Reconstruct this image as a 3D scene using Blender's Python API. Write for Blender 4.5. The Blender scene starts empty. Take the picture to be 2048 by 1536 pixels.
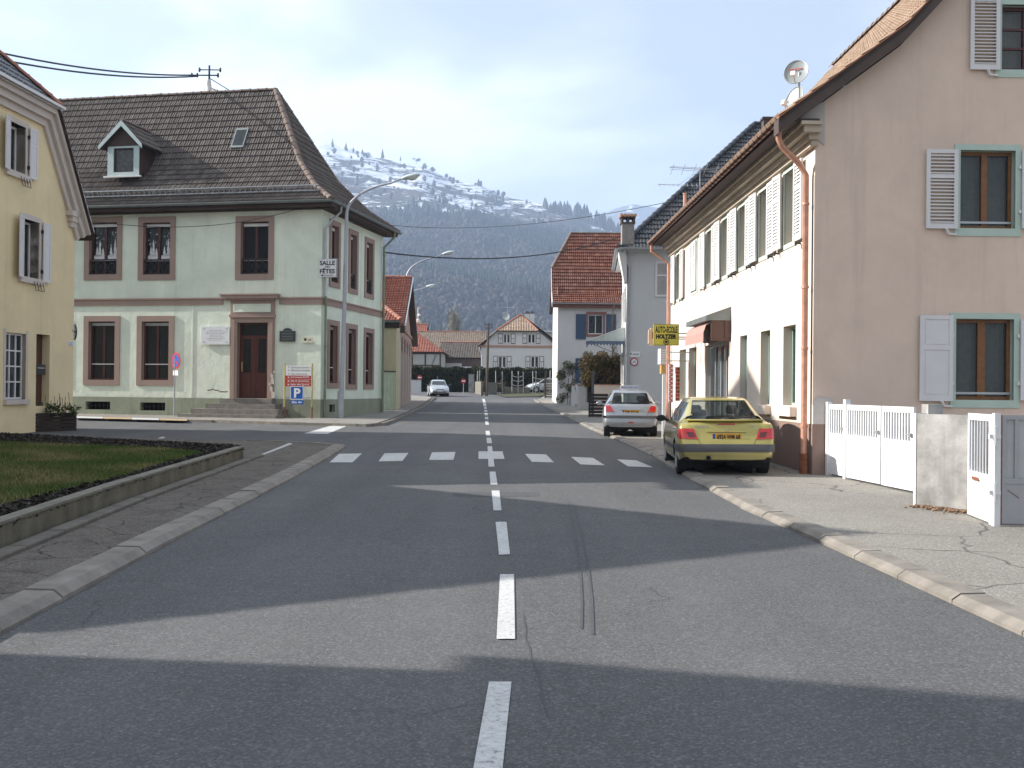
import bpy, bmesh, math, random
import numpy as np
from mathutils import Vector, Matrix, geometry
from mathutils.bvhtree import BVHTree
random.seed(7); rng = np.random.default_rng(7)
sc = bpy.context.scene
C = sc.collection
V = Vector
R = math.radians
Z = V((0, 0, 1))

# ------------------------------------------------------------------ camera
F = 2080.0; PITCH = 12.0 / F; ROLL = 0.010; EYE = 1.6
_f = V((0, math.cos(PITCH), math.sin(PITCH))); _r0 = V((1, 0, 0)); _u0 = _r0.cross(_f)
CR = _r0 * math.cos(ROLL) + _u0 * math.sin(ROLL); CU = -_r0 * math.sin(ROLL) + _u0 * math.cos(ROLL)
cam = bpy.data.objects.new('camera', bpy.data.cameras.new('camera')); C.objects.link(cam)
cam.data.sensor_width = 36.0; cam.data.lens = F / 2048 * 36.0
cam.data.clip_start = 0.05; cam.data.clip_end = 20000
m = Matrix((CR, CU, -_f)).transposed().to_4x4(); m.translation = V((0, 0, EYE)); cam.matrix_world = m
sc.camera = cam

# ------------------------------------------------------------------ world and sun
SUN_EL = R(28.0); SUN_TO = V((-1.0, 0.105, 0)).normalized()
sdir = V((SUN_TO.x * math.cos(SUN_EL), SUN_TO.y * math.cos(SUN_EL), math.sin(SUN_EL)))
w = bpy.data.worlds.new('World'); sc.world = w; w.use_nodes = True
nt = w.node_tree; nt.nodes.clear(); N = nt.nodes.new; L = nt.links.new
sky = N('ShaderNodeTexSky'); sky.sky_type = 'NISHITA'; sky.sun_disc = False
sky.sun_elevation = SUN_EL; sky.sun_rotation = math.atan2(SUN_TO.x, SUN_TO.y)
bgs = N('ShaderNodeBackground'); bgs.inputs[1].default_value = 0.09; L(sky.outputs[0], bgs.inputs[0])
tc = N('ShaderNodeTexCoord')
sep = N('ShaderNodeSeparateXYZ'); L(tc.outputs['Generated'], sep.inputs[0])
zz = N('ShaderNodeMath'); zz.operation = 'MAXIMUM'; L(sep.outputs[2], zz.inputs[0]); zz.inputs[1].default_value = 0.0
za = N('ShaderNodeMath'); za.operation = 'ADD'; L(zz.outputs[0], za.inputs[0]); za.inputs[1].default_value = 0.28
dv = N('ShaderNodeVectorMath'); dv.operation = 'DIVIDE'; L(tc.outputs['Generated'], dv.inputs[0])
cmb = N('ShaderNodeCombineXYZ')
for i in range(3): L(za.outputs[0], cmb.inputs[i])
L(cmb.outputs[0], dv.inputs[1])
n1 = N('ShaderNodeTexNoise'); n1.inputs['Scale'].default_value = 1.7; n1.inputs['Detail'].default_value = 8; n1.inputs['Roughness'].default_value = 0.5
n1.inputs['Distortion'].default_value = 0.25
mp = N('ShaderNodeMapping'); mp.inputs['Location'].default_value = (3.1, 0.4, 0.0); mp.inputs['Scale'].default_value = (1.0, 1.0, 1.6)
L(dv.outputs[0], mp.inputs[0]); L(mp.outputs[0], n1.inputs['Vector'])
dt = N('ShaderNodeVectorMath'); dt.operation = 'DOT_PRODUCT'; L(tc.outputs['Generated'], dt.inputs[0]); dt.inputs[1].default_value = sdir
ad = N('ShaderNodeMath'); ad.operation = 'MULTIPLY_ADD'; L(dt.outputs['Value'], ad.inputs[0]); ad.inputs[1].default_value = 0.09; L(n1.outputs[0], ad.inputs[2])
cr = N('ShaderNodeValToRGB'); L(ad.outputs[0], cr.inputs[0])
e = cr.color_ramp.elements; e[0].position = 0.42; e[0].color = (0.37, 0.405, 0.46, 1); e[1].position = 0.64; e[1].color = (0.86, 0.88, 0.90, 1)
x = e.new(0.53); x.color = (0.50, 0.54, 0.59, 1)
bgc = N('ShaderNodeBackground'); bgc.inputs[1].default_value = 0.45; L(cr.outputs[0], bgc.inputs[0])
mxw = N('ShaderNodeMixShader'); mxw.inputs[0].default_value = 0.90; L(bgs.outputs[0], mxw.inputs[1]); L(bgc.outputs[0], mxw.inputs[2])
wo = N('ShaderNodeOutputWorld'); L(mxw.outputs[0], wo.inputs[0])
sl = bpy.data.lights.new('sun', 'SUN'); sl.energy = 3.4; sl.angle = R(0.5); sl.color = (1.0, 0.945, 0.87)
so = bpy.data.objects.new('sun', sl); C.objects.link(so); so.rotation_euler = sdir.to_track_quat('Z', 'Y').to_euler(); so.location = (0, 0, 60)
sc.view_settings.view_transform = 'Standard'; sc.view_settings.look = 'None'; sc.view_settings.gamma = 1.0
sc.view_settings.use_curve_mapping = False; sc.view_settings.exposure = 1.75
sc.render.engine = 'CYCLES'; sc.cycles.use_denoising = True; sc.cycles.max_bounces = 6; sc.cycles.transparent_max_bounces = 12
sc.cycles.volume_bounces = 1; sc.cycles.volume_step_rate = 4.0; sc.cycles.caustics_reflective = False; sc.cycles.caustics_refractive = False

# ------------------------------------------------------------------ ground height and picture measuring helpers
def g(y):
    if y < 0: return 0.0
    if y < 110: return 0.0035 * y + 0.00009 * y * y
    return 1.474 + 0.002 * (y - 110)
def ray(px, py):
    return (_f + CR * ((px - 1024) / F) - CU * ((py - 768) / F))
def G(px, py, off=0.0):                       # where the sight line through a point of the photograph meets the ground
    d = ray(px, py); t = 1.0
    for t in np.arange(3, 400, 0.25):
        if EYE + d.z * t < g(d.y * t) + off: break
    lo, hi = t - 0.25, t
    for _ in range(20):
        mid = (lo + hi) / 2
        if EYE + d.z * mid < g(d.y * mid) + off: hi = mid
        else: lo = mid
    return V((d.x * hi, d.y * hi, g(d.y * hi) + off))
def P(px, py, depth):
    d = ray(px, py); return V((0, 0, EYE)) + d * (depth / d.y)

class Fr:                                      # a wall's frame: s along, z up, o outward
    def __init__(s, O, u):
        s.O = V((O[0], O[1], 0)); s.u = V((u[0], u[1], 0)).normalized(); s.n = s.u.cross(Z)
    def pt(s, a, z, o=0.0): return s.O + s.u * a + s.n * o + Z * z
    def sz(s, px, py, o=0.0):
        d = ray(px, py); q = s.O + s.n * o - V((0, 0, EYE)); t = q.dot(s.n) / d.dot(s.n)
        p = V((0, 0, EYE)) + d * t; return ((p - s.O).dot(s.u), p.z)
    def box(s, a, b, c, d, o=0.0):             # pixel rectangle -> s0,s1,z0,z1 (a,c = x range, b,d = y range at middle)
        (s0, _), (s1, _) = s.sz(a, (b + d) / 2, o), s.sz(c, (b + d) / 2, o)
        _, z1 = s.sz((a + c) / 2, b, o); _, z0 = s.sz((a + c) / 2, d, o)
        return min(s0, s1), max(s0, s1), z0, z1
    def mat(s, a, z, o=0.0):
        m = Matrix((s.u, s.n, Z)).transposed().to_4x4(); m.translation = s.pt(a, z, o); return m

# ------------------------------------------------------------------ objects
WL = {}
def put(o, parent=None, loc=None):
    C.objects.link(o)
    if parent is not None:
        o.parent = parent; WL[o.name] = WL[parent.name].copy()
    else: WL[o.name] = V(loc) if loc is not None else V((0, 0, 0)); o.location = WL[o.name]
    return o
def props(o, label=None, cat=None, group=None, kind=None):
    if label: o['label'] = label
    if cat: o['category'] = cat
    if group: o['group'] = group
    if kind: o['kind'] = kind
    return o
def thing(name, label, cat, loc, group=None):
    o = bpy.data.objects.new(name, None); o.empty_display_size = 0.2; put(o, None, loc); return props(o, label, cat, group)
def setting(name, loc=(0, 0, 0)):
    o = bpy.data.objects.new(name, None); put(o, None, loc); return props(o, kind='structure')

class MB:
    def __init__(s): s.v = []; s.f = []; s.r = []
    def poly(s, pts, r=0.5):
        k = len(s.v); s.v += [tuple(p) for p in pts]; s.f.append(tuple(range(k, k + len(pts)))); s.r.append(r); return s
    def grid(s, rows, r=0.5, close=False):      # rows of equal length
        k = len(s.v); n = len(rows[0])
        for row in rows: s.v += [tuple(p) for p in row]
        for i in range(len(rows) - 1):
            for j in range(n - (0 if close else 1)):
                a = k + i * n + j; b = k + i * n + (j + 1) % n
                s.f.append((a, b, b + n, a + n)); s.r.append(r)
        return s
    def hexa(s, p, r=0.5):                     # 8 points: bottom ring 4, top ring 4
        k = len(s.v); s.v += [tuple(q) for q in p]
        for q in ((0, 3, 2, 1), (4, 5, 6, 7), (0, 1, 5, 4), (1, 2, 6, 5), (2, 3, 7, 6), (3, 0, 4, 7)):
            s.f.append(tuple(k + i for i in q)); s.r.append(r)
        return s
    def fbox(s, fr, s0, s1, z0, z1, o0, o1, r=0.5):
        return s.hexa([fr.pt(s0, z0, o1), fr.pt(s1, z0, o1), fr.pt(s1, z0, o0), fr.pt(s0, z0, o0),
                       fr.pt(s0, z1, o1), fr.pt(s1, z1, o1), fr.pt(s1, z1, o0), fr.pt(s0, z1, o0)], r)
    def box(s, x0, x1, y0, y1, z0, z1, r=0.5):
        return s.hexa([(x0, y0, z0), (x1, y0, z0), (x1, y1, z0), (x0, y1, z0), (x0, y0, z1), (x1, y0, z1), (x1, y1, z1), (x0, y1, z1)], r)
    def ftube(s, fr, s0, s1, z0, z1, o, wd, dp):  # frame ring
        s.fbox(fr, s0, s0 + wd, z0, z1, o - dp, o); s.fbox(fr, s1 - wd, s1, z0, z1, o - dp, o)
        s.fbox(fr, s0 + wd, s1 - wd, z0, z0 + wd, o - dp, o); s.fbox(fr, s0 + wd, s1 - wd, z1 - wd, z1, o - dp, o); return s
    def bar(s, a, b, wd, dp=None, up=Z):
        a = V(a); b = V(b); d = (b - a).normalized(); dp = dp or wd
        x = d.cross(up)
        if x.length < 1e-4: x = d.cross(V((0, 1, 0)))
        x.normalize(); y = x.cross(d); x = x * wd / 2; y = y * dp / 2
        return s.hexa([a - x - y, a + x - y, b + x - y, b - x - y, a - x + y, a + x + y, b + x + y, b - x + y])
    def tube(s, pts, rad, n=8, cap=True):
        pts = [V(p) for p in pts]; rads = rad if isinstance(rad, (list, tuple)) else [rad] * len(pts)
        rows = []; ref = None
        for i, p in enumerate(pts):
            d = (pts[min(i + 1, len(pts) - 1)] - pts[max(i - 1, 0)]).normalized()
            if ref is None:
                ref = d.cross(Z) if abs(d.z) < 0.9 else d.cross(V((1, 0, 0)))
            x = (ref - d * ref.dot(d)).normalized(); ref = x; y = d.cross(x)
            rows.append([p + (x * math.cos(2 * math.pi * j / n) + y * math.sin(2 * math.pi * j / n)) * rads[i] for j in range(n)])
        s.grid(rows, close=True)
        if cap: s.poly(rows[0][::-1]); s.poly(rows[-1])
        return s
    def disc(s, c, nrm, rad, n=24, th=0.0, sy=1.0):
        c = V(c); nrm = V(nrm).normalized(); x = nrm.cross(Z)
        if x.length < 1e-3: x = V((1, 0, 0))
        x.normalize(); y = x.cross(nrm) * -1
        ring = [c + x * math.cos(2 * math.pi * j / n) * rad + y * math.sin(2 * math.pi * j / n) * rad * sy for j in range(n)]
        s.poly(ring)
        if th:
            r2 = [p - nrm * th for p in ring]; s.poly(r2[::-1])
            s.grid([ring, r2], close=True)
        return s
    def mesh(s, name, T=V((0, 0, 0)), smooth=False, attr=False):
        me = bpy.data.meshes.new(name)
        me.from_pydata([(p[0] - T.x, p[1] - T.y, p[2] - T.z) for p in s.v], [], s.f)
        if attr:
            a = me.attributes.new('rnd', 'FLOAT', 'FACE'); a.data.foreach_set('value', s.r)
        if smooth: me.polygons.foreach_set('use_smooth', [True] * len(me.polygons))
        me.update(); return me
    def build(s, name, mt, parent=None, loc=None, smooth=False, attr=False, kind=None, label=None):
        if parent is not None: T = WL[parent.name]
        elif loc is not None: T = V(loc)
        else:
            a = np.array([tuple(p) for p in s.v]); T = V(((a[:, 0].min() + a[:, 0].max()) / 2, (a[:, 1].min() + a[:, 1].max()) / 2, a[:, 2].min()))
        o = bpy.data.objects.new(name, s.mesh(name, T, smooth, attr)); o.data.materials.append(mt)
        put(o, parent, T)
        if kind: o['kind'] = kind
        if label: o['label'] = label
        if smooth and smooth != 'all':
            pass
        return o
def piece(me, name, parent, M):                # another copy of a shared mesh, placed by a world matrix
    o = bpy.data.objects.new(name, me); C.objects.link(o); o.parent = parent
    o.matrix_basis = Matrix.Translation(-WL[parent.name]) @ M
    WL[o.name] = V(M.translation); return o
def sharp(o, ang=35):
    o.data.polygons.foreach_set('use_smooth', [True] * len(o.data.polygons))
    o.data.set_sharp_from_angle(angle=R(ang)); return o
_shared = {}
def box_mesh(key, x, y, z, mt, ch=0.0):        # x along, y out, z up; origin at the middle of the bottom back
    k = (key, round(x, 3), round(y, 3), round(z, 3), mt.name)
    if k not in _shared:
        b = MB()
        if ch:
            b.hexa([(-x / 2, -y / 2, 0), (x / 2, -y / 2, 0), (x / 2, y / 2, 0), (-x / 2, y / 2, 0),
                    (-x / 2, -y / 2, z - ch), (x / 2, -y / 2, z - ch), (x / 2, y / 2, z - ch), (-x / 2, y / 2, z - ch)])
            b.hexa([(-x / 2, -y / 2, z - ch), (x / 2, -y / 2, z - ch), (x / 2, y / 2, z - ch), (-x / 2, y / 2, z - ch),
                    (-x / 2 + ch, -y / 2 + ch, z), (x / 2 - ch, -y / 2 + ch, z), (x / 2 - ch, y / 2 - ch, z), (-x / 2 + ch, y / 2 - ch, z)])
        else: b.box(-x / 2, x / 2, -y / 2, y / 2, 0, z)
        me = b.mesh(key); me.materials.append(mt); _shared[k] = me
    return _shared[k]

# ------------------------------------------------------------------ materials
def newmat(name):
    m = bpy.data.materials.new(name); m.use_nodes = True; nt = m.node_tree
    b = nt.nodes['Principled BSDF']; return m, nt, b
def _noise(nt, scale, detail=4, rough=0.6, vec=None, dist=0.0):
    n = nt.nodes.new('ShaderNodeTexNoise'); n.inputs['Scale'].default_value = scale; n.inputs['Detail'].default_value = detail
    n.inputs['Roughness'].default_value = rough; n.inputs['Distortion'].default_value = dist
    if vec is not None: nt.links.new(vec, n.inputs['Vector'])
    return n.outputs[0]
def _ramp(nt, inp, stops):
    r = nt.nodes.new('ShaderNodeValToRGB'); nt.links.new(inp, r.inputs[0]); e = r.color_ramp.elements
    e[0].position, e[0].color = stops[0][0], (*stops[0][1], 1); e[1].position, e[1].color = stops[-1][0], (*stops[-1][1], 1)
    for p, c in stops[1:-1]: x = e.new(p); x.color = (*c, 1)
    return r.outputs[0]
def _mix(nt, fac, a, b, mode='MIX'):
    n = nt.nodes.new('ShaderNodeMix'); n.data_type = 'RGBA'; n.blend_type = mode
    for sck, v in ((n.inputs[0], fac), (n.inputs[6], a), (n.inputs[7], b)):
        if isinstance(v, (int, float)): sck.default_value = v
        elif isinstance(v, tuple): sck.default_value = (*v, 1)
        else: nt.links.new(v, sck)
    return n.outputs[2]
def _math(nt, op, a, b=None, c=None):
    n = nt.nodes.new('ShaderNodeMath'); n.operation = op
    for i, v in enumerate((a, b, c)):
        if v is None: continue
        if isinstance(v, (int, float)): n.inputs[i].default_value = v
        else: nt.links.new(v, n.inputs[i])
    return n.outputs[0]
def _pos(nt): return nt.nodes.new('ShaderNodeNewGeometry').outputs['Position']
def _map(nt, vec, scale=(1, 1, 1), rot=(0, 0, 0), loc=(0, 0, 0)):
    n = nt.nodes.new('ShaderNodeMapping'); n.inputs['Scale'].default_value = scale; n.inputs['Rotation'].default_value = rot; n.inputs['Location'].default_value = loc
    nt.links.new(vec, n.inputs[0]); return n.outputs[0]
def _bump(nt, b, h, strength=0.3, dist=0.02):
    n = nt.nodes.new('ShaderNodeBump'); n.inputs['Strength'].default_value = strength; n.inputs['Distance'].default_value = dist
    nt.links.new(h, n.inputs['Height']); nt.links.new(n.outputs[0], b.inputs['Normal'])
def sc_col(c, k): return tuple(min(1, v * k) for v in c)
def plain(name, col, rough=0.6, metal=0.0, var=0.12, scale=3.0, bump=0.0, bscale=60, spec=0.4, coat=0.0, streak=0.0, dirt=None):
    m, nt, b = newmat(name); p = _pos(nt)
    n = _noise(nt, scale, 5, 0.6, p)
    c = _ramp(nt, n, [(0.3, sc_col(col, 1 - var)), (0.7, sc_col(col, 1 + var))])
    if streak:
        s = _noise(nt, 1.0, 6, 0.65, _map(nt, p, (2.2, 2.2, 0.22)))
        c = _mix(nt, _ramp(nt, s, [(0.5, (0, 0, 0)), (0.75, (streak,) * 3)]), c, dirt or sc_col(col, 0.55))
    nt.links.new(c, b.inputs['Base Color'])
    b.inputs['Roughness'].default_value = rough; b.inputs['Metallic'].default_value = metal
    b.inputs['Specular IOR Level'].default_value = spec; b.inputs['Coat Weight'].default_value = coat; b.inputs['Coat Roughness'].default_value = 0.05
    if bump: _bump(nt, b, _noise(nt, bscale, 4, 0.6, p), bump, 0.01)
    return m
def render_wall(name, col, var=0.07, dirt=(0.2, 0.18, 0.15), streak=0.35, wavy=0.0, fine=0.25):   # rendered and painted masonry
    m, nt, b = newmat(name); p = _pos(nt)
    c = _ramp(nt, _noise(nt, 0.9, 8, 0.62, p, 0.4), [(0.3, sc_col(col, 1 - var)), (0.7, sc_col(col, 1 + var))])
    c = _mix(nt, _ramp(nt, _noise(nt, 7, 6, 0.7, p), [(0.35, (0, 0, 0)), (0.8, (0.16,) * 3)]), c, sc_col(col, 0.72))
    s = _noise(nt, 1.0, 7, 0.68, _map(nt, p, (2.6, 2.6, 0.16)))
    c = _mix(nt, _ramp(nt, s, [(0.54, (0, 0, 0)), (0.8, (streak,) * 3)]), c, dirt)
    nt.links.new(c, b.inputs['Base Color']); b.inputs['Roughness'].default_value = 0.88; b.inputs['Specular IOR Level'].default_value = 0.2
    h = _math(nt, 'MULTIPLY', _noise(nt, 55, 4, 0.7, p), fine)
    if wavy: h = _math(nt, 'MULTIPLY_ADD', _noise(nt, 3.2, 4, 0.55, p, 0.6), wavy * 10, h)
    _bump(nt, b, h, 0.8, 0.012)
    return m
def tile_mat(name, c0, c1, c2, moss=(0.10, 0.11, 0.05), mossk=0.35, rough=0.8, spec=0.3):
    m, nt, b = newmat(name); p = _pos(nt)
    a = nt.nodes.new('ShaderNodeAttribute'); a.attribute_name = 'rnd'
    c = _ramp(nt, a.outputs['Fac'], [(0.0, c0), (0.5, c1), (1.0, c2)])
    c = _mix(nt, _ramp(nt, _noise(nt, 1.3, 6, 0.65, p), [(0.45, (0, 0, 0)), (0.75, (mossk,) * 3)]), c, moss)
    c = _mix(nt, 0.25, c, _ramp(nt, _noise(nt, 25, 3, 0.6, p), [(0.3, sc_col(c1, 0.5)), (0.7, sc_col(c1, 1.5))]))
    nt.links.new(c, b.inputs['Base Color']); b.inputs['Roughness'].default_value = rough; b.inputs['Specular IOR Level'].default_value = spec
    _bump(nt, b, _noise(nt, 60, 3, 0.6, p), 0.3, 0.01)
    return m
def glass_mat(name, tint=(0.035, 0.04, 0.045), clear=0.55, rough=0.03):
    m, nt, b = newmat(name)
    b.inputs['Base Color'].default_value = (*tint, 1); b.inputs['Roughness'].default_value = rough; b.inputs['Specular IOR Level'].default_value = 0.7
    _bump(nt, b, _noise(nt, 2.0, 2, 0.5, _pos(nt)), 0.12, 0.02)
    t = nt.nodes.new('ShaderNodeBsdfTransparent'); t.inputs[0].default_value = (0.82, 0.88, 0.86, 1)
    fr = nt.nodes.new('ShaderNodeFresnel'); fr.inputs[0].default_value = 1.5
    k = _math(nt, 'MULTIPLY_ADD', fr.outputs[0], 1.0, 1 - clear); k = _math(nt, 'MINIMUM', k, 1.0)
    mx = nt.nodes.new('ShaderNodeMixShader'); nt.links.new(k, mx.inputs[0]); nt.links.new(t.outputs[0], mx.inputs[1]); nt.links.new(b.outputs[0], mx.inputs[2])
    nt.links.new(mx.outputs[0], nt.nodes['Material Output'].inputs['Surface']); return m

def asphalt(name, col, light, crack=0.5, patch=0.5, speck=0.5, seed=0.0, crackscale=0.9, cm0=0.48, tracks=0.0, dust=None):
    m, nt, b = newmat(name); p = _map(nt, _pos(nt), loc=(seed, seed * 1.7, 0))
    big = _noise(nt, 0.22, 6, 0.6, p, 0.8)
    c = _ramp(nt, big, [(0.35, col), (0.68, light)])
    c = _mix(nt, _ramp(nt, _noise(nt, 1.6, 7, 0.68, p), [(0.42, (0, 0, 0)), (0.72, (patch,) * 3)]), c, sc_col(col, 0.72))
    if tracks:
        tn = _noise(nt, 1.0, 5, .55, _map(nt, p, (1.15, .035, 1), rot=(0, 0, R(-1.5))), .15)
        c = _mix(nt, 1.0, c, _ramp(nt, tn, [(.32, (1 - tracks,) * 3), (.5, (1, 1, 1)), (.68, (1 + tracks,) * 3)]), 'MULTIPLY')
        sn = _noise(nt, 1.0, 6, .7, _map(nt, p, (.5, .16, 1), loc=(7, 3, 0)), .8)
        c = _mix(nt, _ramp(nt, sn, [(.60, (0, 0, 0)), (.68, (.35,) * 3)]), c, sc_col(col, .62))
    if dust: c = _mix(nt, _ramp(nt, _noise(nt, 2.3, 8, .75, _map(nt, p, loc=(40, 9, 0)), 1.2), [(.50, (0, 0, 0)), (.58, (.75,) * 3)]), c, dust)
    v = nt.nodes.new('ShaderNodeTexVoronoi'); v.inputs['Scale'].default_value = 75; nt.links.new(p, v.inputs['Vector'])
    sp = _ramp(nt, v.outputs['Color'], [(0.0, sc_col(col, 0.35)), (0.55, col), (0.85, sc_col(light, 1.5)), (1.0, sc_col(light, 2.6))])
    c = _mix(nt, speck, c, sp, 'MIX')
    v2 = nt.nodes.new('ShaderNodeTexVoronoi'); v2.feature = 'DISTANCE_TO_EDGE'; v2.inputs['Scale'].default_value = crackscale
    dn = nt.nodes.new('ShaderNodeTexNoise'); dn.inputs['Scale'].default_value = 2.5; dn.inputs['Detail'].default_value = 6; nt.links.new(p, dn.inputs['Vector'])
    pv = _mix(nt, 0.28, p, dn.outputs['Color'], 'ADD'); nt.links.new(pv, v2.inputs['Vector'])
    mask = _ramp(nt, _noise(nt, 0.35, 3, 0.5, p), [(cm0, (0, 0, 0)), (cm0 + .12, (1, 1, 1))])
    cm = _math(nt, 'MULTIPLY', _ramp(nt, v2.outputs['Distance'], [(0.0, (crack,) * 3), (0.014, (0, 0, 0))]), mask)
    c = _mix(nt, cm, c, (0.02, 0.02, 0.018))
    nt.links.new(c, b.inputs['Base Color']); b.inputs['Roughness'].default_value = 0.9; b.inputs['Specular IOR Level'].default_value = 0.25
    h = _math(nt, 'SUBTRACT', _noise(nt, 130, 2, 0.6, p), _math(nt, 'MULTIPLY', cm, 2.0))
    _bump(nt, b, h, 0.6, 0.006); return m

M = {}
M['green'] = render_wall('green_render', (0.745, 0.81, 0.69), wavy=0.18, dirt=(0.34, 0.39, 0.27), streak=0.42, var=.10)
M['greenp'] = render_wall('green_plinth', (0.30, 0.325, 0.245), var=0.15, dirt=(0.09, 0.1, 0.07), wavy=0.1, streak=0.6)
M['stone'] = render_wall('pink_sandstone', (0.36, 0.265, 0.225), var=0.06, dirt=(0.2, 0.13, 0.1), streak=0.3)
M['border'] = plain('dull_border_stone', (0.135, 0.12, 0.10), .9, var=.3, scale=4, bump=.4)
M['brown'] = plain('brown_wood', (0.085, 0.035, 0.024), 0.5)
M['soffit'] = plain('soffit_wood', (0.055, 0.032, 0.026), 0.7, var=0.2)
M['zinc'] = plain('zinc', (0.21, 0.235, 0.235), 0.5, 0.6, var=0.15)
M['zinclight'] = plain('light_zinc', (0.42, 0.5, 0.5), 0.5, 0.3)
M['yellow'] = render_wall('yellow_render', (0.78, 0.655, 0.41), streak=0.3, dirt=(0.4, 0.3, 0.16))
M['trim'] = render_wall('stone_trim', (0.60, 0.54, 0.49), var=0.05, streak=0.3)
M['pink'] = render_wall('pink_render', (0.72, 0.57, 0.475), streak=0.42, dirt=(0.42, 0.33, 0.27), var=0.07)
M['cream'] = render_wall('cream_render', (0.70, 0.605, 0.53), streak=0.25, dirt=(0.55, 0.42, 0.33))
M['pinkp'] = render_wall('brown_plinth', (0.26, 0.185, 0.155), var=0.12, dirt=(0.1, 0.08, 0.07))
M['mint'] = plain('mint_paint', (0.46, 0.565, 0.50), 0.7, var=0.05)
M['white'] = plain('white_paint', (0.72, 0.72, 0.72), 0.45, var=0.05, streak=0.12, dirt=(0.45, 0.42, 0.38))
M['shut'] = plain('shutter_paint', (0.69, 0.675, 0.68), 0.5, var=0.04)
M['greywall'] = render_wall('grey_white_render', (0.56, 0.575, 0.58), var=0.03, streak=0.12, dirt=(0.42, 0.44, 0.45))
M['whitewall'] = render_wall('white_render', (0.68, 0.67, 0.66), var=0.03, streak=0.15, dirt=(0.5, 0.48, 0.46))
M['creamwall'] = render_wall('old_cream_render', (0.56, 0.50, 0.34), var=0.06, streak=0.3)
M['rosewall'] = render_wall('rose_render', (0.42, 0.28, 0.23), var=0.08)
M['oak'] = plain('oak', (0.20, 0.085, 0.03), 0.4, var=0.25, scale=8)
M['copper'] = plain('copper', (0.58, 0.30, 0.21), 0.45, 0.3, var=0.2, scale=6)
M['greymetal'] = plain('grey_metal', (0.42, 0.44, 0.46), 0.45, 0.5)
M['lamp'] = plain('lamp_pole_paint', (0.40, 0.42, 0.46), 0.5, 0.3, var=0.08)
M['lamphead'] = plain('lamp_head', (0.55, 0.62, 0.62), 0.35, 0.1)
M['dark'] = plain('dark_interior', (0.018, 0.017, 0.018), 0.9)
M['black'] = plain('black_plastic', (0.018, 0.018, 0.02), 0.45)
M['iron'] = plain('wrought_iron', (0.03, 0.032, 0.032), 0.55, 0.2)
M['glass'] = glass_mat('window_glass')
M['curtain'] = plain('curtain_cloth', (0.55, 0.56, 0.58), 0.9, var=0.1, scale=14)
M['netcurtain'] = plain('net_curtain', (0.34, 0.36, 0.37), 0.9, var=0.5, scale=7)
M['kerb'] = plain('kerb_concrete', (0.225, 0.203, 0.175), 0.85, var=0.28, scale=3, bump=0.3, streak=0.0)
M['concrete'] = plain('weathered_concrete', (0.30, 0.295, 0.285), 0.9, var=0.42, scale=2.2, bump=0.5, bscale=25, streak=0.7, dirt=(0.14, 0.14, 0.14))
M['lowwall'] = plain('mossy_concrete', (0.14, 0.125, 0.088), 0.9, var=0.35, scale=2.5, bump=0.5, bscale=30, streak=0.8, dirt=(0.24, 0.21, 0.15))
M['road'] = asphalt('road_asphalt', (0.101, 0.102, 0.104), (0.136, 0.135, 0.134), crack=0.35, patch=0.35, speck=0.42, tracks=.16)
M['side'] = asphalt('side_street_asphalt', (0.105, 0.11, 0.115), (0.15, 0.15, 0.15), crack=0.3, patch=0.4, speck=0.3, seed=31)
M['pave'] = asphalt('old_pavement', (0.13, 0.114, 0.098), (0.195, 0.172, 0.148), crack=0.95, patch=0.7, speck=0.36, seed=11, crackscale=1.3, cm0=.36, dust=(.055, .047, .04))
M['paver'] = asphalt('light_pavement', (0.225, 0.21, 0.188), (0.30, 0.283, 0.252), crack=0.7, patch=0.4, speck=0.42, seed=23, crackscale=0.6, cm0=.42, tracks=.10)
M['soil'] = plain('dark_soil', (0.028, 0.022, 0.018), 0.95, var=0.4, scale=14, bump=0.8)
M['tgreen'] = tile_mat('brown_grey_tiles', (0.082, 0.066, 0.06), (0.13, 0.11, 0.10), (0.185, 0.163, 0.15), mossk=0.35)
M['tred'] = tile_mat('red_clay_tiles', (0.13, 0.045, 0.032), (0.20, 0.075, 0.05), (0.29, 0.14, 0.10), mossk=0.25)
M['torange'] = tile_mat('orange_clay_tiles', (0.20, 0.065, 0.045), (0.28, 0.10, 0.07), (0.36, 0.16, 0.11), mossk=0.1)
M['tdark'] = tile_mat('dark_glazed_tiles', (0.03, 0.033, 0.04), (0.055, 0.058, 0.066), (0.10, 0.09, 0.09), mossk=0.1, rough=0.35, spec=0.5)
M['tbrown'] = tile_mat('light_brown_tiles', (0.28, 0.19, 0.13), (0.36, 0.26, 0.19), (0.45, 0.35, 0.27), mossk=0.15)
M['ridge'] = plain('ridge_clay', (0.20, 0.15, 0.125), 0.8, var=0.25, scale=3)
M['ridgered'] = plain('red_ridge_clay', (0.36, 0.16, 0.11), 0.8, var=0.25, scale=3)
M['verge'] = plain('verge_board', (0.075, 0.05, 0.042), 0.6, var=0.15)
M['rust'] = plain('rust', (0.22, 0.08, 0.04), 0.9, var=0.4, scale=12)
M['bark'] = plain('bark', (0.10, 0.08, 0.06), 0.9, var=0.3, scale=8, bump=0.5)
M['line'] = plain('road_paint', (0.62, 0.62, 0.60), 0.7, var=0.14, scale=9)
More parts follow.
